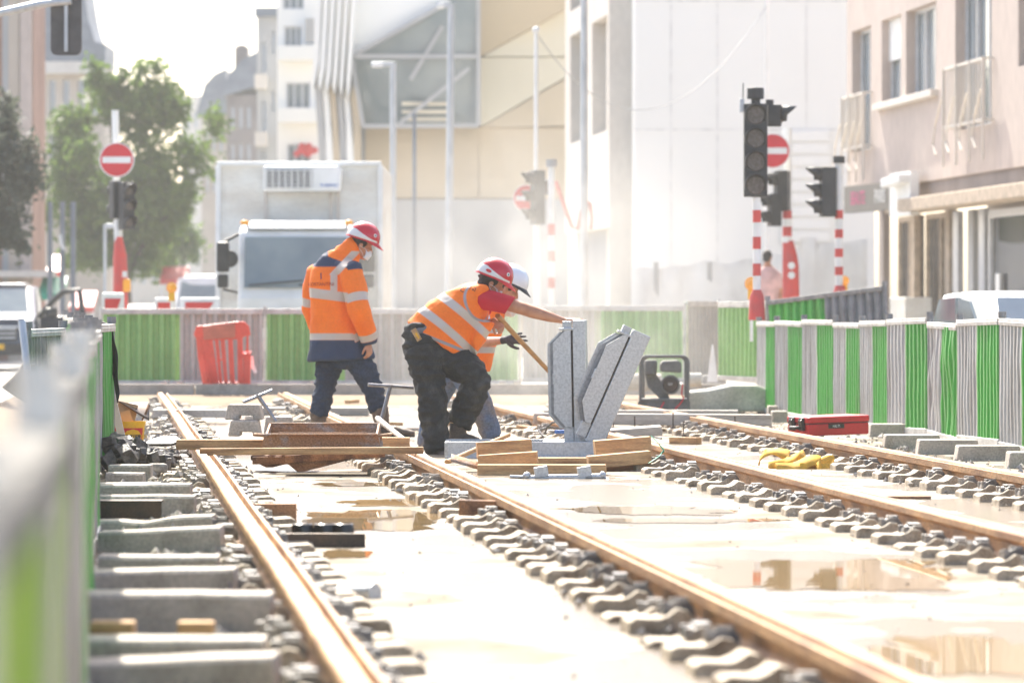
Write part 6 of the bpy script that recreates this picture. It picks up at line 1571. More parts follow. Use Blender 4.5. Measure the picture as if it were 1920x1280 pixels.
# mid-street signal in the dust
D = 76
t4 = thing('traffic_light', 'dust-veiled traffic light beside a half hidden no entry sign', 'traffic light', P(1012, 690, D), 'traffic lights')
mb = MB(); mb.cyl(P(1010, 690, D), P(1006, 320, D), .05, .05, 12); put(mb, 'pole', M['white'], t4, smooth=40)
head_box(t4, P(1008, 370, D), 3, .2, 34 / S(D), .2, (-.9, -.5, 0), .22, .10); head_box(t4, P(1022, 350, D + .2), 1, .2, 30 / S(D), .2, (.3, -1, 0), .2, .10)
no_entry(988, 372, D + .5, 26, 'round no entry sign hidden behind the dust-veiled traffic light')
t4b = thing('striped_post', 'red and white striped post with grey cap in the dust', 'post', P(1034, 690, D - 3)); striped_pole(t4b, 1034, 305, 690, D - 3, .055, [(420, 440), (470, 490), (520, 540)])
mb = MB(); mb.cyl(P(1034, 313, D - 3), P(1034, 299, D - 3), .09, .09, 16); put(mb, 'cap', M['grey_wall'], t4b, smooth=40)
mb = MB()
pts_ = [P(1052, 345, 78)]
mb.tube([P(1042, 340, 78), P(1056, 380, 78), P(1072, 425, 78), P(1082, 432, 78), P(1090, 395, 78), P(1098, 372, 78), P(1106, 382, 78), P(1110, 410, 78), P(1108, 430, 78)], .035, 8); solo(mb, 'red_hose', mat('pale_red_hose', (.70, .26, .22), .6), 'looped red hose hanging on the tall grey pole in the dust', 'hose', smooth=60)
# no entry sign and signal at the left, red flared base
D = 75
t5 = thing('traffic_light', 'dark traffic light under a no entry sign, red bottle-shaped base, beside the tree', 'traffic light', P(224, 680, D), 'traffic lights')
mb = MB(); mb.cyl(P(221, 460, D), P(216, 207, D), .060, .060, 14); put(mb, 'pole', M['white'], t5, smooth=40)
mb = MB(); mb.loft([(P(226, 680, D), .13, .13), (P(226, 520, D), .125, .125), (P(225, 480, D), .115, .115), (P(223, 455, D), .08, .08), (P(222, 440, D), .055, .055), (P(222, 410, D), .055, .055)], 18); rb_ = put(mb, 'red_base', M['red_fade'], t5, smooth=40)
mb = MB(); mb.cyl(P(223, 444, D), P(223, 424, D), .062, .062, 14); put(mb, 'white_band', M['white'], rb_, smooth=40)
mb = MB(); mb.box(P(234, 514, D - .25), (.08, .03, .10)); put(mb, 'sticker', M['white'], rb_)
mb = MB(); mb.box(P(238, 535, D - .22), (.13, .12, .22)); put(mb, 'amber_box', M['orange_lens'], rb_, bevel=.03)
head_box(t5, P(216, 375, D), 2, .16, .32, .2, (-.5, .9, 0), .1, .08); head_box(t5, P(237, 386, D - .15), 3, .22, .27, .2, (.55, -.85, 0), .2, .09)
no_entry(219, 300, D - .3, 33, 'round red no entry sign on a white post beside the tree')
# overhead signal on a bracket arm
D = 58
t6 = thing('overhead_signal', 'back of a dark signal board hanging from a pale arm against the sky', 'traffic light', P(124, 104, D), 'traffic lights')
mb = MB(); a = P(95, 104, D); wd = 58 / S(D); hh = 150 / S(D); r_ = 12 / S(D)
poly = []
for (cx_, cz_, a0) in ((wd - r_, hh - r_, 0), (r_, hh - r_, 90), (r_, r_, 180), (wd - r_, r_, 270)):
    for k in range(6): an = R(a0 + 18 * k); poly.append((cx_ + r_ * math.cos(an), cz_ + r_ * math.sin(an)))
mb.prism(poly, a, X, Z, (0, .05, 0)); bb = put(mb, 'back_board', mat('board_grey', (.085, .08, .08), .6), t6)
mb = MB(); mb.box(P(124, 48, D - .03), (.045, .05, 98 / S(D))); put(mb, 'mounting_rail', M['galv_pole'], bb)
mb = MB(); mb.tube([P(-40, 34, D - .05), P(0, 25, D - .05), P(80, 7, D - .05), P(134, 2, D - .05)], .055, 10); put(mb, 'arm', M['galv_pole'], t6, smooth=40)
mb = MB(); mb.tube([P(-40, 640, D), P(-40, 34, D - .05)], .09, 12); put(mb, 'pole', M['galv_pole'], t6, smooth=40)

def lamp_post(u, v0, v1, D, label, arm=None, r=.06, m='galv_pole', top_r=None, u1=None, lamp=True, group='lamp posts and masts'):
    t = thing('lamp_post', label, 'lamp post', P(u, v1, D), group)
    mb = MB(); mb.loft([(P(u if u1 is None else u1, v1, D), r, r), (P(u, v0, D), top_r or r * .8, top_r or r * .8)], 14); po = put(mb, 'mast', M[m], t, smooth=40)
    if arm:
        mb = MB(); mb.bar(P(u + 2, v0 + 3, D), P(arm, v0 + (2 if v0 > 50 else 0), D), .12, .10, Z); put(mb, 'lamp_arm', M[m], t, bevel=.01)
        if lamp: mb = MB(); mb.box(P((arm * .72 + u * .28), v0 + 4, D), (abs(arm - u) * .5 / S(D), .2, .10)); put(mb, 'lamp_head', M['white'], t, bevel=.02)
    return t
lamp_post(737, 118, 640, 95, 'grey lamp post with short flat arm, in front of the glass bay', 696, .07, top_r=.07)
lamp_post(846, 8, 640, 88, 'tall pale lamp post leaning slightly, arm at the photo top', 818, .085, u1=840)
lamp_post(777, 212, 640, 96, 'short dark post between the two lamp posts', None, .055, 'slate', lamp=False)
lamp_post(1005, 58, 640, 80, 'slim white mast with a small ball on top, holding the cable', None, .045, 'white', lamp=False)
lamp_post(1095, -60, 640, 78, 'tall blue grey mast rising past the photo top before the cream building', None, .075, 'galv_pole', lamp=False)
lamp_post(1437, -40, 640, 98, 'thin white mast before the blank white wall', None, .05, 'white', lamp=False)
mb = MB(); mb.ell(P(1005, 57, 80), (.07, .07, .07)); put(mb, 'ball_finial', M['white'], [o for o in bpy.data.objects if o.get('label', '').startswith('slim white mast')][0], smooth=60)
mb = MB(); n = 28; pts_ = []
a, b = P(1005, 62, 80), P(1437, 12, 98)
for i in range(n + 1):
    t_ = i / n; u = 1005 + 432 * t_; v = 62 * (1 - t_) + 12 * t_ + 4 * 178 * t_ * (1 - t_) * (1 - .12 * t_)
    pts_.append(P(u, v, 80 + 18 * t_))
mb.tube(pts_, .011, 6); solo(mb, 'overhead_cable', M['grey_wall'], 'thin grey cable sagging between two white masts', 'cable', smooth=80)
for k, u in enumerate((94, 117, 137)):
    t = lamp_post(u, 378, 640, 100, ['dark blue steel post nearest the pink stone corner, before the tree', 'dark blue steel post with a white loop, before the tree', 'dark blue steel post nearest the no entry sign, before the tree'][k], None, .06, 'slate', top_r=.06, lamp=False, group='dark posts before the tree')
mb = MB(); mb.tube([P(112, 440, 99.8), P(114, 455, 99.8), P(119, 468, 99.8)], .035, 8); put(mb, 'white_loop', M['white'], [o for o in bpy.data.objects if 'white loop' in o.get('label', '')][0], smooth=60)
lamp_post(197, 421, 640, 92, 'thin grey goal-shaped frame by the red bottle-shaped base', 221, .035, top_r=.035, lamp=False, group=None)

# works beacons and striped boards behind the far fence
def beacon(u, v, D, rpx, label, post_to):
    t = thing('warning_lamp', label, 'warning lamp', P(u, post_to, D), 'amber warning lamps')
    mb = MB(); mb.cyl(P(u, v, D) + Y * .05, P(u, v, D) - Y * .05, rpx / S(D), rpx / S(D), 24); mb.cyl(P(u, v, D) - Y * .05, P(u, v, D) - Y * .08, rpx / S(D) * .8, rpx / S(D) * .5, 24); put(mb, 'lens', M['orange_lens'], t, smooth=40)
    mb = MB(); mb.box(P(u, v + rpx + 6, D), (.09, .08, .14)); put(mb, 'battery_box', M['yellow'], t, bevel=.01)
    mb = MB(); mb.cyl(P(u, v + rpx + 8, D), P(u, post_to, D), .02, .02, 8); put(mb, 'stake', M['white'], t)
beacon(322, 539, 63, 10, 'round amber warning lamp behind the far fence beside the truck', 640)
beacon(1409, 532, 53.5, 13, 'amber warning lamp half hidden by the four-lamp traffic light pole', 640)
beacon(1583, 526, 64, 9, 'amber warning lamp behind the sideways traffic light pole', 640)
def board(u0, u1, v0, v1, D, label):
    t = thing('works_board', label, 'works board', P((u0 + u1) / 2, 640, D), 'works boards behind the far fence')
    mb = MB(); c = P((u0 + u1) / 2, (v0 + v1) / 2, D); mb.box(c, ((u1 - u0) / S(D), .05, (v1 - v0) / S(D))); pl = put(mb, 'board_plate', M['white'], t, bevel=.02)
    mb = MB(); w_, h_ = (u1 - u0) * .36 / S(D), (v1 - v0) * .30 / S(D); mb.prism([(-w_, -h_), (w_ * .3, -h_), (w_, h_), (-w_, h_)], c - Y * .03, X, Z, (0, -.008, 0)); put(mb, 'red_mark', M['red'], pl)
    mb = MB(); mb.box(P((u0 + u1) / 2, v1 + 30, D), (.05, .05, 60 / S(D))); put(mb, 'stand', M['white'], t)
board(191, 233, 549, 602, 62.5, 'white works board with a red mark under the red bottle-shaped base'); board(290, 330, 558, 602, 64, 'low white works board under the amber warning lamp'); board(337, 412, 558, 600, 66, 'wide white works board beside the truck')

# ------------------------------------------------------------------ vehicles
def wheel(root, c, r, wd, ax, local=True):
    ax = Vector(ax).normalized(); mb = MB(); mb.cyl(c - ax * wd / 2, c + ax * wd / 2, r, r, 28); wh = put(mb, 'wheel', M['black'], root, smooth=35, bevel=.02, local=local)
    mb = MB(); mb.cyl(c - ax * (wd / 2 + .008), c + ax * (wd / 2 + .008), r * .62, r * .62, 24); put(mb, 'rim', M['alu'], wh, smooth=35, local=local)
Dt = 66.0; st_ = S(Dt)
tk = thing('box_truck', 'dirty white refrigerated box truck facing the works behind the far fence', 'truck', P(560, 728, Dt))
bx0, bx1 = P(407, 0, Dt + 2.3).x, P(715, 0, Dt + 2.3).x; zt, zb_ = P(0, 305, Dt + 2.3).z, .95
mb = MB(); mb.box(((bx0 + bx1) / 2, Dt + 5.3, (zt + zb_) / 2), (bx1 - bx0, 6.0, zt - zb_)); cgo = put(mb, 'cargo_box', M['white_dirty'], tk, bevel=.04)
for u in (409, 713):
    mb = MB(); mb.box(P(u, 460, Dt + 2.28), (.08, .06, zt - zb_ - .05)); put(mb, 'box_trim', M['white'], cgo, bevel=.01)
mb = MB(); mb.box(P(561, 307, Dt + 2.28), (bx1 - bx0, .06, .07)); put(mb, 'box_trim', M['white'], cgo, bevel=.01)
mb = MB()
for u in (498, 620, 634):
    mb = MB(); mb.box(P(u, 395, Dt + 2.285), (.05, .03, .62)); put(mb, 'stained_rib', M['cream'], cgo)
c = P(567, 336, Dt + 2.0); mb = MB(); mb.prism([(-.60, -.19), (.60, -.19), (.62, .14), (.56, .20), (-.58, .20), (-.60, .16)], c - Y * .2, X, Z, (0, .5, 0)); fu = put(mb, 'cooling_unit', M['white'], tk, bevel=.03)
mb = MB(); mb.box(P(541, 336, Dt + 1.79), (.70, .04, .27)); gr = put(mb, 'grille', M['signal_black'], fu)
mb = MB()
for k in range(6): mb.box(P(541, 336, Dt + 1.765) + Z * (-.115 + .046 * k), (.70, .02, .015))
for k in range(8): mb.box(P(541, 336, Dt + 1.768) + X * (-.34 + .097 * k), (.015, .018, .27))
put(mb, 'grille_bars', M['white'], gr)
lettering(None, 'THERMO', .07, P(617, 348, Dt + 1.78), X, Z, M['blue_plastic'], fu)
# cab
cx0, cx1 = P(446, 0, Dt).x, P(664, 0, Dt).x; cm = (cx0 + cx1) / 2; cw = cx1 - cx0
mb = MB(); mb.prism([(0, .45), (2.1, .45), (2.1, 2.42), (.55, 2.46), (.30, 2.36), (.06, 1.50), (0, 1.36)], (cx0, Dt - .1, 0), Y, Z, (cw, 0, 0)); cab = put(mb, 'cab', M['white'], tk, bevel=.06)
mb = MB(); mb.prism([(.27, 2.27), (.045, 1.52), (.03, 1.52), (.25, 2.28)], (cx0 + .10, Dt - .115, 0), Y, Z, (cw - .2, 0, 0)); ws = put(mb, 'windscreen', M['screen'], cab)
mb = MB(); mb.bar((cm - .7, Dt - .13, 1.56), (cm + .1, Dt - .1, 1.63), .02, .02); mb.bar((cm + .05, Dt - .13, 1.56), (cm + .8, Dt - .1, 1.63), .02, .02); put(mb, 'wiper', M['black'], ws)
mb = MB(); mb.prism([(-.05, 2.40), (.1, 2.50), (1.3, 2.56), (1.3, 2.42)], (cx0 + .1, Dt + .2, 0), Y, Z, (cw - .2, 0, 0)); put(mb, 'roof_deflector', M['white'], cab, bevel=.04)
mb = MB(); mb.box((cm, Dt - .12, 1.05), (cw * .72, .04, .26)); put(mb, 'front_grille', M['signal_black'], cab); mb = MB(); mb.box((cm, Dt - .16, .62), (cw, .2, .32)); put(mb, 'bumper', M['grey_wall'], cab, bevel=.03)
for s_ in (-1, 1):
    mb = MB(); mb.ell((cm + s_ * cw * .38, Dt - .12, .85), (.16, .06, .10)); put(mb, 'headlight', M['alu'], cab, smooth=60)
    xm = cm + s_ * (cw / 2 + .22)
    mb = MB(); mb.box((xm, Dt - .05, 1.98), (.19, .10, .45)); mr = put(mb, 'mirror', M['black'], tk, bevel=.03)
    mb = MB(); mb.cyl((xm + s_ * -.10, Dt - .08, 1.95), (xm + s_ * -.10, Dt - .02, 1.95), .13, .13, 20); mb.box((xm, Dt - .05, 1.62), (.16, .10, .20)); put(mb, 'lower_mirror', M['black'], mr, bevel=.02)
    mb = MB(); mb.tube([(xm, Dt, 2.2), (cm + s_ * cw * .5, Dt + .1, 2.32)], .025, 8); put(mb, 'mirror_arm', M['black'], mr); mb = MB(); mb.tube([(xm, Dt, 1.5), (cm + s_ * cw * .5, Dt + .1, 1.45)], .02, 8); put(mb, 'mirror_arm', M['black'], mr)
    mb = MB(); mb.ell((cm + s_ * cw * .45, Dt + .25, 2.50), (.07, .05, .04)); put(mb, 'marker_light', M['orange_lens'], cab)
    wheel(tk, Vector((cm + s_ * (cw / 2 - .12), Dt + .9, .37)), .48, .26, X, False); wheel(tk, Vector((cm + s_ * (cw / 2 - .12), Dt + 5.8, .37)), .48, .30, X, False)

def car_shell(root, prof, wd, body_m, tumble=.16, nm='body'):
    """side profile (y, z) swept across the width with rounded shoulders; front at small y"""
    st = []; n = len(prof); xs = [(-.5, .0), (-.485, .5), (-.42, .9), (-.25, 1.0), (0, 1.02), (.25, 1.0), (.42, .9), (.485, .5), (.5, .0)]
    vs = []; fs = []; cy_ = sum(p[0] for p in prof) / n; cz_ = .55
    for (fx_, k) in xs:
        for (y, z) in prof:
            inset = 1 - .06 * (1 - k); zt_ = max(0, z - .85)
            vs.append((fx_ * wd * (1 - tumble * zt_ * .9), cy_ + (y - cy_) * inset, cz_ + (z - cz_) * (1 - .05 * (1 - k))))
    m_ = len(xs)
    for i in range(m_ - 1):
        for j in range(n): fs.append((i * n + j, i * n + (j + 1) % n, (i + 1) * n + (j + 1) % n, (i + 1) * n + j))
    fs += [list(range(n)), list(range((m_ - 1) * n, m_ * n))]
    mb = MB(); mb.add(vs, fs); return put(mb, nm, M[body_m] if isinstance(body_m, str) else body_m, root, local=True, smooth=40)
# dark pickup with its door open
pk = thing('pickup', 'dark blue pickup with sunlit bonnet and its front door standing open', 'car', (P(-14, 0, 93).x, 92.5, -.10), None, R(2))
body_m = mat('navy_paint', (.018, .024, .045), .25, col2=(.025, .03, .05), coat=.8)
car_shell(pk, [(0, .40), (0, .85), (.10, 1.05), (1.15, 1.20), (1.9, 1.80), (3.2, 1.82), (3.9, 1.25), (5.2, 1.22), (5.25, .45)], 1.88, body_m)
mb = MB(); mb.quad((-.72, 1.18, 1.235), (.72, 1.18, 1.235), (.62, 1.84, 1.76), (-.62, 1.84, 1.76)); o = put(mb, 'windscreen', M['screen'], pk, local=True, fix=False); md = o.modifiers.new('t', 'SOLIDIFY'); md.thickness = .03
mb = MB(); mb.box((0, .62, 1.155), (1.5, .95, .05), Matrix.Rotation(R(8), 3, 'X')); M['navy_sunlit'] = mat('sunlit_navy_paint', (.35, .37, .42), .25, metal=.5, coat=.6); put(mb, 'bonnet', M['navy_sunlit'], pk, local=True, bevel=.02)  # paler paint puts sunlight into the navy bonnet and roof
mb = MB(); mb.box((0, 2.5, 1.84), (1.25, 1.2, .03)); put(mb, 'roof_panel', M['navy_sunlit'], pk, local=True, bevel=.01)
mb = MB(); mb.box((0, -.03, .80), (1.15, .06, .30)); gr = put(mb, 'grille', M['signal_black'], pk, local=True, bevel=.01)
mb = MB()
for k in range(3): mb.box((0, -.07, .71 + .09 * k), (1.1, .03, .025))
mb.box((0, -.08, .94), (1.2, .04, .04)); put(mb, 'grille_bar', M['alu'], gr, local=True)
mb = MB(); mb.box((0, -.10, .47), (1.86, .22, .24)); bp_ = put(mb, 'bumper', M['black'], pk, local=True, bevel=.03)
mb = MB(); mb.box((.06, -.225, .52), (.52, .012, .115)); pt_ = put(mb, 'number_plate', M['yellow'], bp_, local=True)
lettering(None, 'RP 4368', .085, Vector((.06, -.233, .52)), X, Z, M['black'], pt_)
for s_ in (-1, 1):
    mb = MB(); mb.ell((s_ * .76, .05, .93), (.17, .12, .12)); put(mb, 'headlight', M['alu'], pk, local=True, smooth=60)
    for y in (.95, 4.2): wheel(pk, Vector((s_ * .82, y, .36)), .38, .24, X)
# door swung out on the side
dr = put(MB().prism([(0, .45), (0, 1.12), (.12, 1.16), (1.0, 1.16), (1.02, .5), (.95, .42)], (.94, 1.45, 0), Vector((.86, -.30, 0)).normalized(), Z, Vector((.3, .86, 0)).normalized() * .09), 'door', body_m, pk, local=True, bevel=.02)
dv = Vector((.86, -.30, 0)).normalized()
mb = MB(); o_ = Vector((.94, 1.45, 0))
mb.tube([o_ + Z * 1.14, o_ + dv * .30 + Z * 1.48, o_ + dv * .55 + Z * 1.68, o_ + dv * .92 + Z * 1.72, o_ + dv * 1.0 + Z * 1.14], .065, 8); put(mb, 'window_frame', M['black'], dr, local=True, smooth=50)
mb = MB(); mb.box(o_ + dv * .28 + Vector((0, -.12, 1.24)), (.28, .14, .20)); put(mb, 'mirror', M['black'], dr, local=True, bevel=.05)
# red and white small car past the zigzag fence
rc_ = thing('small_car', 'red and white small car with a tall windscreen behind the zigzag fence', 'car', (P(2012, 0, 46).x, 45.6, -.10), None, R(9))
red_m = mat('red_car_paint', (.50, .02, .03), .25, col2=(.45, .02, .028), coat=.8)
car_shell(rc_, [(0, .35), (-.02, .62), (.15, .80), (.75, .95), (3.55, .98), (3.62, .40)], 1.64, red_m)
car_shell(rc_, [(.70, .93), (1.35, 1.40), (1.9, 1.49), (2.9, 1.47), (3.5, .97)], 1.52, 'white', nm='cabin')
mb = MB(); mb.quad((-.60, .78, 1.00), (.60, .78, 1.00), (.50, 1.34, 1.42), (-.50, 1.34, 1.42)); o = put(mb, 'windscreen', mat('sky_glass', (.07, .11, .15), .04, col2=(.13, .17, .21), scale=(1, 1, 1), spec=.8), rc_, local=True, fix=False); md = o.modifiers.new('t', 'SOLIDIFY'); md.thickness = .03
for s_ in (-1, 1):
    mb = MB(); mb.prism([(1.0, .98), (1.48, 1.38), (1.95, 1.42), (1.95, .98)], (s_ * .735, 0, 0), Y, Z, (s_ * .03, 0, 0)); mb.prism([(2.05, .98), (2.05, 1.42), (2.75, 1.40), (3.2, .98)], (s_ * .735, 0, 0), Y, Z, (s_ * .03, 0, 0)); put(mb, 'side_window', M['screen'], rc_, local=True)
    mb = MB(); mb.ell((s_ * .93, 1.05, 1.02), (.13, .07, .09)); mb.box((s_ * .80, 1.08, .97), (.14, .04, .05)); put(mb, 'mirror', M['black_gloss'], rc_, local=True, smooth=60)
    mb = MB(); mb.ell((s_ * .62, .06, .70), (.15, .10, .12)); put(mb, 'headlight', M['alu'], rc_, local=True, smooth=60)
    for y in (.65, 2.95): wheel(rc_, Vector((s_ * .72, y, .29)), .29, .18, X)
# distant parked cars and street clutter under the tree
def far_car(u, D, label, m, wd=1.75):
    t = thing('parked_car', label, 'car', (P(u, 0, D).x, D, -.10), 'cars far down the street')
    car_shell(t, [(0, .3), (0, .75), (.9, .95), (3.9, .95), (4.0, .35)], wd, m); car_shell(t, [(.8, .93), (1.5, 1.45), (2.9, 1.45), (3.6, .93)], wd * .92, 'screen', nm='cabin')
    for s_ in (-1, 1):
        mb = MB(); mb.ell((s_ * wd * .36, .0, .66), (.16, .08, .10)); put(mb, 'headlight', M['white'], t, local=True)
        for y in (.75, 3.2): wheel(t, Vector((s_ * wd * .42, y, .30)), .30, .18, X)
    return t
blue_m = mat('dull_blue_paint', (.10, .16, .24), .3, coat=.5); grey_m = mat('silver_paint', (.45, .47, .50), .3, metal=.4, coat=.4); green_m = mat('dull_green_paint', (.10, .20, .16), .3, coat=.4)
far_car(262, 118, 'dull green car far down the street beside the red bottle-shaped base', green_m); far_car(302, 140, 'blue car far down the street behind the amber warning lamp', blue_m); far_car(345, 165, 'silver car farthest down the street', grey_m)
vn = thing('delivery_van', 'pale blue white van far down the street, partly hidden by the truck', 'van', (P(381, 0, 120).x, 120, -.1))
car_shell(vn, [(0, .3), (0, 1.1), (.7, 1.35), (1.3, 2.2), (4.8, 2.3), (4.85, .35)], 1.95, 'white'); mb = MB(); mb.quad((-.75, .66, 1.38), (.75, .66, 1.38), (.68, 1.24, 2.10), (-.68, 1.24, 2.10)); o = put(mb, 'windscreen', M['screen'], vn, local=True, fix=False)
for s_ in (-1, 1):
    mb = MB(); mb.ell((s_ * .72, .0, .85), (.18, .08, .12)); put(mb, 'headlight', M['white'], vn, local=True)
    for y in (.8, 3.9): wheel(vn, Vector((s_ * .82, y, .33)), .33, .2, X)
# market umbrella / shop colours under the tree
def stall(u, v0, v1, D, wpx, m, label):
    t = thing('shop_awning', label, 'awning', P(u, v1, D), 'awnings under the tree'); wd = wpx / S(D)
    mb = MB(); mb.prism([(0, 0), (1.2, -.45), (1.2, -.60), (0, -.15)], P(u, v0, D) - X * wd / 2, -Y, Z, (wd, 0, 0)); put(mb, 'canopy', M[m], t)
    mb = MB()
    for s_ in (-1, 1): mb.cyl(P(u, v0, D) + X * s_ * wd * .45 - Y * 1.1 - Z * .5, Vector((P(u, v0, D).x + s_ * wd * .45, D - 1.1, -.1)), .04, .04, 8)
    put(mb, 'support', M['white'], t)
stall(108, 478, 640, 120, 26, 'red', 'red awning behind the dark blue posts'); stall(104, 518, 640, 112, 46, 'green_strap', 'green awning over a shop behind the pickup'); stall(160, 545, 640, 125, 46, 'red_fade', 'long faded red awning beside the red bottle-shaped base'); stall(330, 500, 640, 150, 50, 'red_fade', 'faded orange red awning beyond the parked cars')

# ------------------------------------------------------------------ trees
def leaf_mat(name, c1, c2):
    m = mat(name, c1, .6, col2=c2, scale=(.8, .8, .8), lo=.35, hi=.65, world=True, fine=.25)
    t = m.node_tree; b = t.nodes['Principled BSDF']; col = b.inputs['Base Color'].links[0].from_socket
    tr = nn(t, 'ShaderNodeBsdfTranslucent'); t.links.new(col, tr.inputs[0]); mx = nn(t, 'ShaderNodeMixShader'); mx.inputs[0].default_value = .45
    t.links.new(b.outputs[0], mx.inputs[1]); t.links.new(tr.outputs[0], mx.inputs[2]); t.links.new(mx.outputs[0], t.nodes['Material Output'].inputs[0])
    return m
M['leaf'] = leaf_mat('tree_leaves', (.075, .13, .025), (.13, .20, .035)); M['leaf_grey'] = leaf_mat('grey_leaves', (.06, .075, .055), (.09, .10, .07))
M['bark'] = mat('bark', (.09, .07, .05), .9, bump=.6)
def tree(label, base, blobs, nleaf, m, seed, leaf=.12, name='street_tree'):
    """trunk and limbs to each leaf clump; blobs: (centre, radii)"""
    rr = random.Random(seed); t = thing(name, label, 'tree', base, 'street trees')
    mb = MB(); b = Vector(base); top = b + Vector((0, 0, (blobs[0][0].z - b.z) * .55)); h = top.z - b.z
    mb.loft([(b, .26, .26), (b + Z * h * .4 + X * .05, .20, .20), (top, .15, .15)], 12)
    for c, r_ in blobs:
        p0 = top.lerp(b, rr.uniform(0, .3)); mid = p0.lerp(c, .5) + Vector((rr.uniform(-.3, .3), rr.uniform(-.3, .3), .25)); mb.loft([(p0, .09, .09), (mid, .06, .06), (c, .02, .02)], 7)
    put(mb, 'trunk', M['bark'], t, smooth=50)
    mb = MB(); tot = sum(r_[0] * r_[2] for c, r_ in blobs); vs = []; fs = []
    for c, r_ in blobs:
        n = int(nleaf * r_[0] * r_[2] / tot); subs = [Vector((rr.gauss(0, .5), rr.gauss(0, .5), rr.gauss(0, .5))) for _ in range(9)]
        for _ in range(n):
            s0 = rr.choice(subs); d = s0 + Vector((rr.gauss(0, .26), rr.gauss(0, .26), rr.gauss(0, .22)))
            p = c + Vector((d.x * r_[0], d.y * r_[1], d.z * r_[2])); s_ = leaf * rr.uniform(.6, 1.4)
            ax = Vector((rr.gauss(0, 1), rr.gauss(0, 1), rr.gauss(0, .7))).normalized(); bx = ax.cross(Vector((rr.gauss(0, 1), rr.gauss(0, 1), rr.gauss(0, 1)))).normalized()
            o = len(vs); vs += [p - ax * s_, p + bx * s_ * .45, p + ax * s_, p - bx * s_ * .45]; fs.append((o, o + 1, o + 2, o + 3))
    mb.add(vs, fs); put(mb, 'crown', M[m], t, fix=False); return t
D = 150
def bl_(u, v, ru, rv, dy=0, D=150): s_ = S(D); return (P(u, v, D + dy), (ru / s_, max(ru, rv) / s_ * .9, rv / s_))
tree('big leafy green street tree behind the no entry sign', P(235, 660, D), [bl_(230, 340, 90, 80), bl_(250, 200, 70, 60), bl_(150, 260, 58, 70), bl_(310, 280, 55, 75), bl_(320, 200, 40, 45), bl_(280, 400, 75, 75), bl_(150, 400, 60, 70), bl_(230, 440, 75, 60), bl_(350, 370, 40, 35), bl_(200, 160, 45, 40), bl_(290, 160, 40, 35), bl_(120, 330, 35, 50), bl_(180, 470, 60, 40)], 16500, 'leaf', 4, .16)
tree('smaller green street tree low behind the parked cars', P(330, 660, 185), [bl_(340, 440, 40, 45, 0, 185), bl_(310, 470, 50, 40, 0, 185), bl_(290, 420, 40, 50, 0, 185)], 4000, 'leaf', 8, .15)
tree('grey-green tree overhanging the pink stone building at the photo edge', P(-30, 690, 100), [bl_(-5, 300, 45, 110, 0, 100), bl_(20, 360, 42, 70, 0, 100), bl_(-40, 400, 60, 90, 0, 100), bl_(5, 440, 45, 45, 0, 100), bl_(0, 230, 28, 50, 0, 100)], 5000, 'leaf_grey', 15, .11)

# person in pink far behind the fence: a small hazy figure by the hoarding
D = 78
w4 = thing('person', 'hazy person in a pink shirt walking before the hoarding', 'pedestrian', P(1440, 708, D), None)
def W(u, v, dy=0.0): return P(u, v, D + dy)
body = MB(); head(body, W(1439, 482), (.3, .9, 0), Z)
body.loft([(W(1440, 598), .16, .11), (W(1440, 560), .15, .11), (W(1440, 524), .19, .12), (W(1440, 506), .15, .10), (W(1439, 496), .06, .06), (W(1439, 486), .055, .055)], 16, side=X)
for s_ in (-1, 1):
    body.loft([(W(1440 + s_ * 18, 512), .055, .055), (W(1440 + s_ * 24, 552), .045, .045), (W(1440 + s_ * 22, 590, -.1), .032, .032)], 12); hand(body, W(1440 + s_ * 22, 590, -.1), (0, -.1, -1), (-s_, 0, 0), s_, (.5,) * 4)
    body.loft([(W(1440 + s_ * 9, 600), .085, .085), (W(1440 + s_ * 9, 650, s_ * .1), .06, .06), (W(1440 + s_ * 9, 702, s_ * .2), .045, .045)], 12)
    body.ell(W(1440 + s_ * 9, 706, s_ * .2 + .05), (.05, .12, .04))
put(remeshed(body, .014, 3), 'body', M['skin'], w4); hair_on(w4, W(1439, 482), *[Vector(q) for q in ((.36, .93, 0), (0, 0, 1), (.93, -.36, 0))])
sh = MB(); sh.loft([(W(1440, 602), .20, .14), (W(1440, 560), .19, .14), (W(1440, 524), .23, .15), (W(1440, 507), .18, .12), (W(1440, 500), .09, .09)], 18, side=X)
for s_ in (-1, 1): sh.loft([(W(1440 + s_ * 15, 512), .09, .09), (W(1440 + s_ * 23, 540), .075, .075)], 12)
put(remeshed(sh, .016, 4), 'shirt', mat('pink_cotton', (.74, .47, .45), .85), w4)
tr = MB()
for s_ in (-1, 1): tr.loft([(W(1440 + s_ * 8, 594), .11, .11), (W(1440 + s_ * 9, 650, s_ * .1), .085, .085), (W(1440 + s_ * 9, 698, s_ * .2), .07, .07)], 12)
put(remeshed(tr, .016, 4), 'trousers', M['stone_wall'], w4)

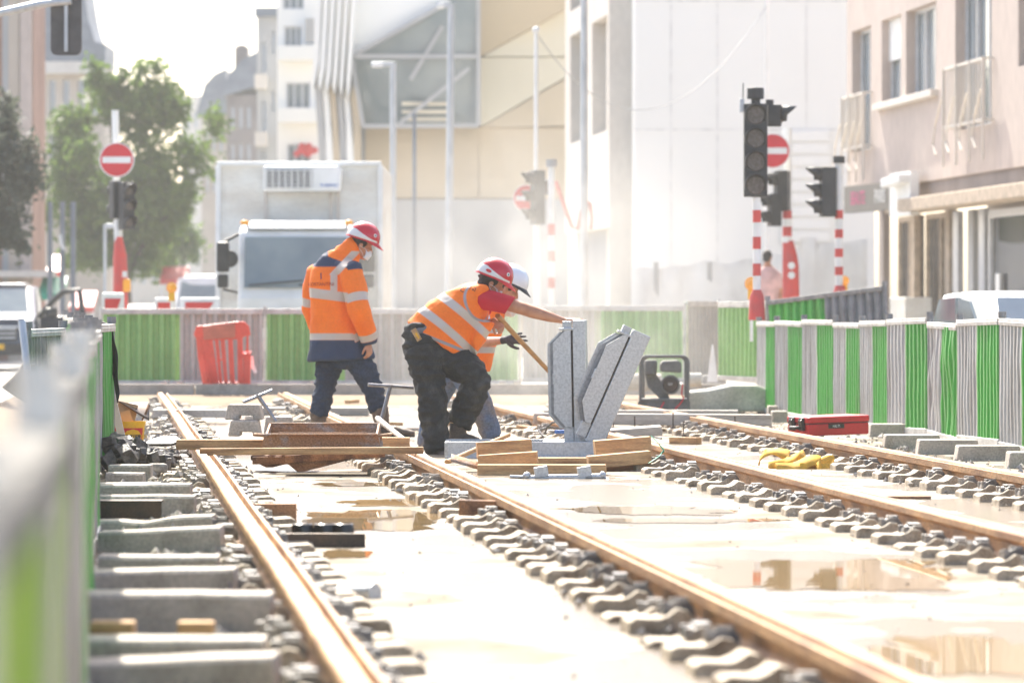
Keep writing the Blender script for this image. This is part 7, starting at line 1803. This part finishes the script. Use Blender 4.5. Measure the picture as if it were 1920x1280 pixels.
# ------------------------------------------------------------------ air: haze over the whole street, dust blowing off the works
def volume_mat(name, col, dens, aniso, noise_=None):
    m = bpy.data.materials.new(name); m.use_nodes = True; t = m.node_tree
    t.nodes.remove(t.nodes['Principled BSDF']); v = nn(t, 'ShaderNodeVolumePrincipled')
    v.inputs['Color'].default_value = (*col, 1); v.inputs['Density'].default_value = dens; v.inputs['Anisotropy'].default_value = aniso
    t.links.new(v.outputs[0], t.nodes['Material Output'].inputs['Volume']); return m, t, v
hm, _, _ = volume_mat('haze', (.99, 1.0, .96), .00058, .0)
mb = MB(); mb.box((0, 170, 8.0), (140, 380, 18.4)); hz = struct(mb, 'haze', hm, kind='stuff')
dm, t, v = volume_mat('dust', (.86, .84, .79), 0.0, .1)
tc = nn(t, 'ShaderNodeTexCoord'); n = nn(t, 'ShaderNodeTexNoise'); n.inputs['Scale'].default_value = 1.1; n.inputs['Detail'].default_value = 5; n.inputs['Roughness'].default_value = .62
n.inputs['Distortion'].default_value = .6
t.links.new(tc.outputs['Object'], n.inputs['Vector'])
# densest near the ground in the middle, nothing at the box faces (generated coordinates -1..1)
gm = nn(t, 'ShaderNodeVectorMath', operation='MULTIPLY_ADD'); gm.inputs[1].default_value = (2, 2, 1.5); gm.inputs[2].default_value = (-1, -1, -.52)
t.links.new(tc.outputs['Generated'], gm.inputs[0]); ln = nn(t, 'ShaderNodeVectorMath', operation='LENGTH'); t.links.new(gm.outputs[0], ln.inputs[0])
fo = nn(t, 'ShaderNodeMapRange', interpolation_type='SMOOTHSTEP'); fo.inputs[1].default_value = .98; fo.inputs[2].default_value = .10; fo.inputs[3].default_value = 0; fo.inputs[4].default_value = 1
t.links.new(ln.outputs['Value'], fo.inputs[0])
nr = nn(t, 'ShaderNodeMapRange'); nr.inputs[1].default_value = .44; nr.inputs[2].default_value = .60; t.links.new(n.outputs['Fac'], nr.inputs[0])
m1 = nn(t, 'ShaderNodeMath', operation='MULTIPLY'); t.links.new(fo.outputs[0], m1.inputs[0]); t.links.new(nr.outputs[0], m1.inputs[1])
m2 = nn(t, 'ShaderNodeMath', operation='MULTIPLY'); t.links.new(m1.outputs[0], m2.inputs[0]); m2.inputs[1].default_value = .125
t.links.new(m2.outputs[0], v.inputs['Density'])
mb = MB(); mb.box((.35, 53.0, 2.1), (6.6, 13.6, 4.3)); struct(mb, 'dust_cloud', dm, kind='stuff')
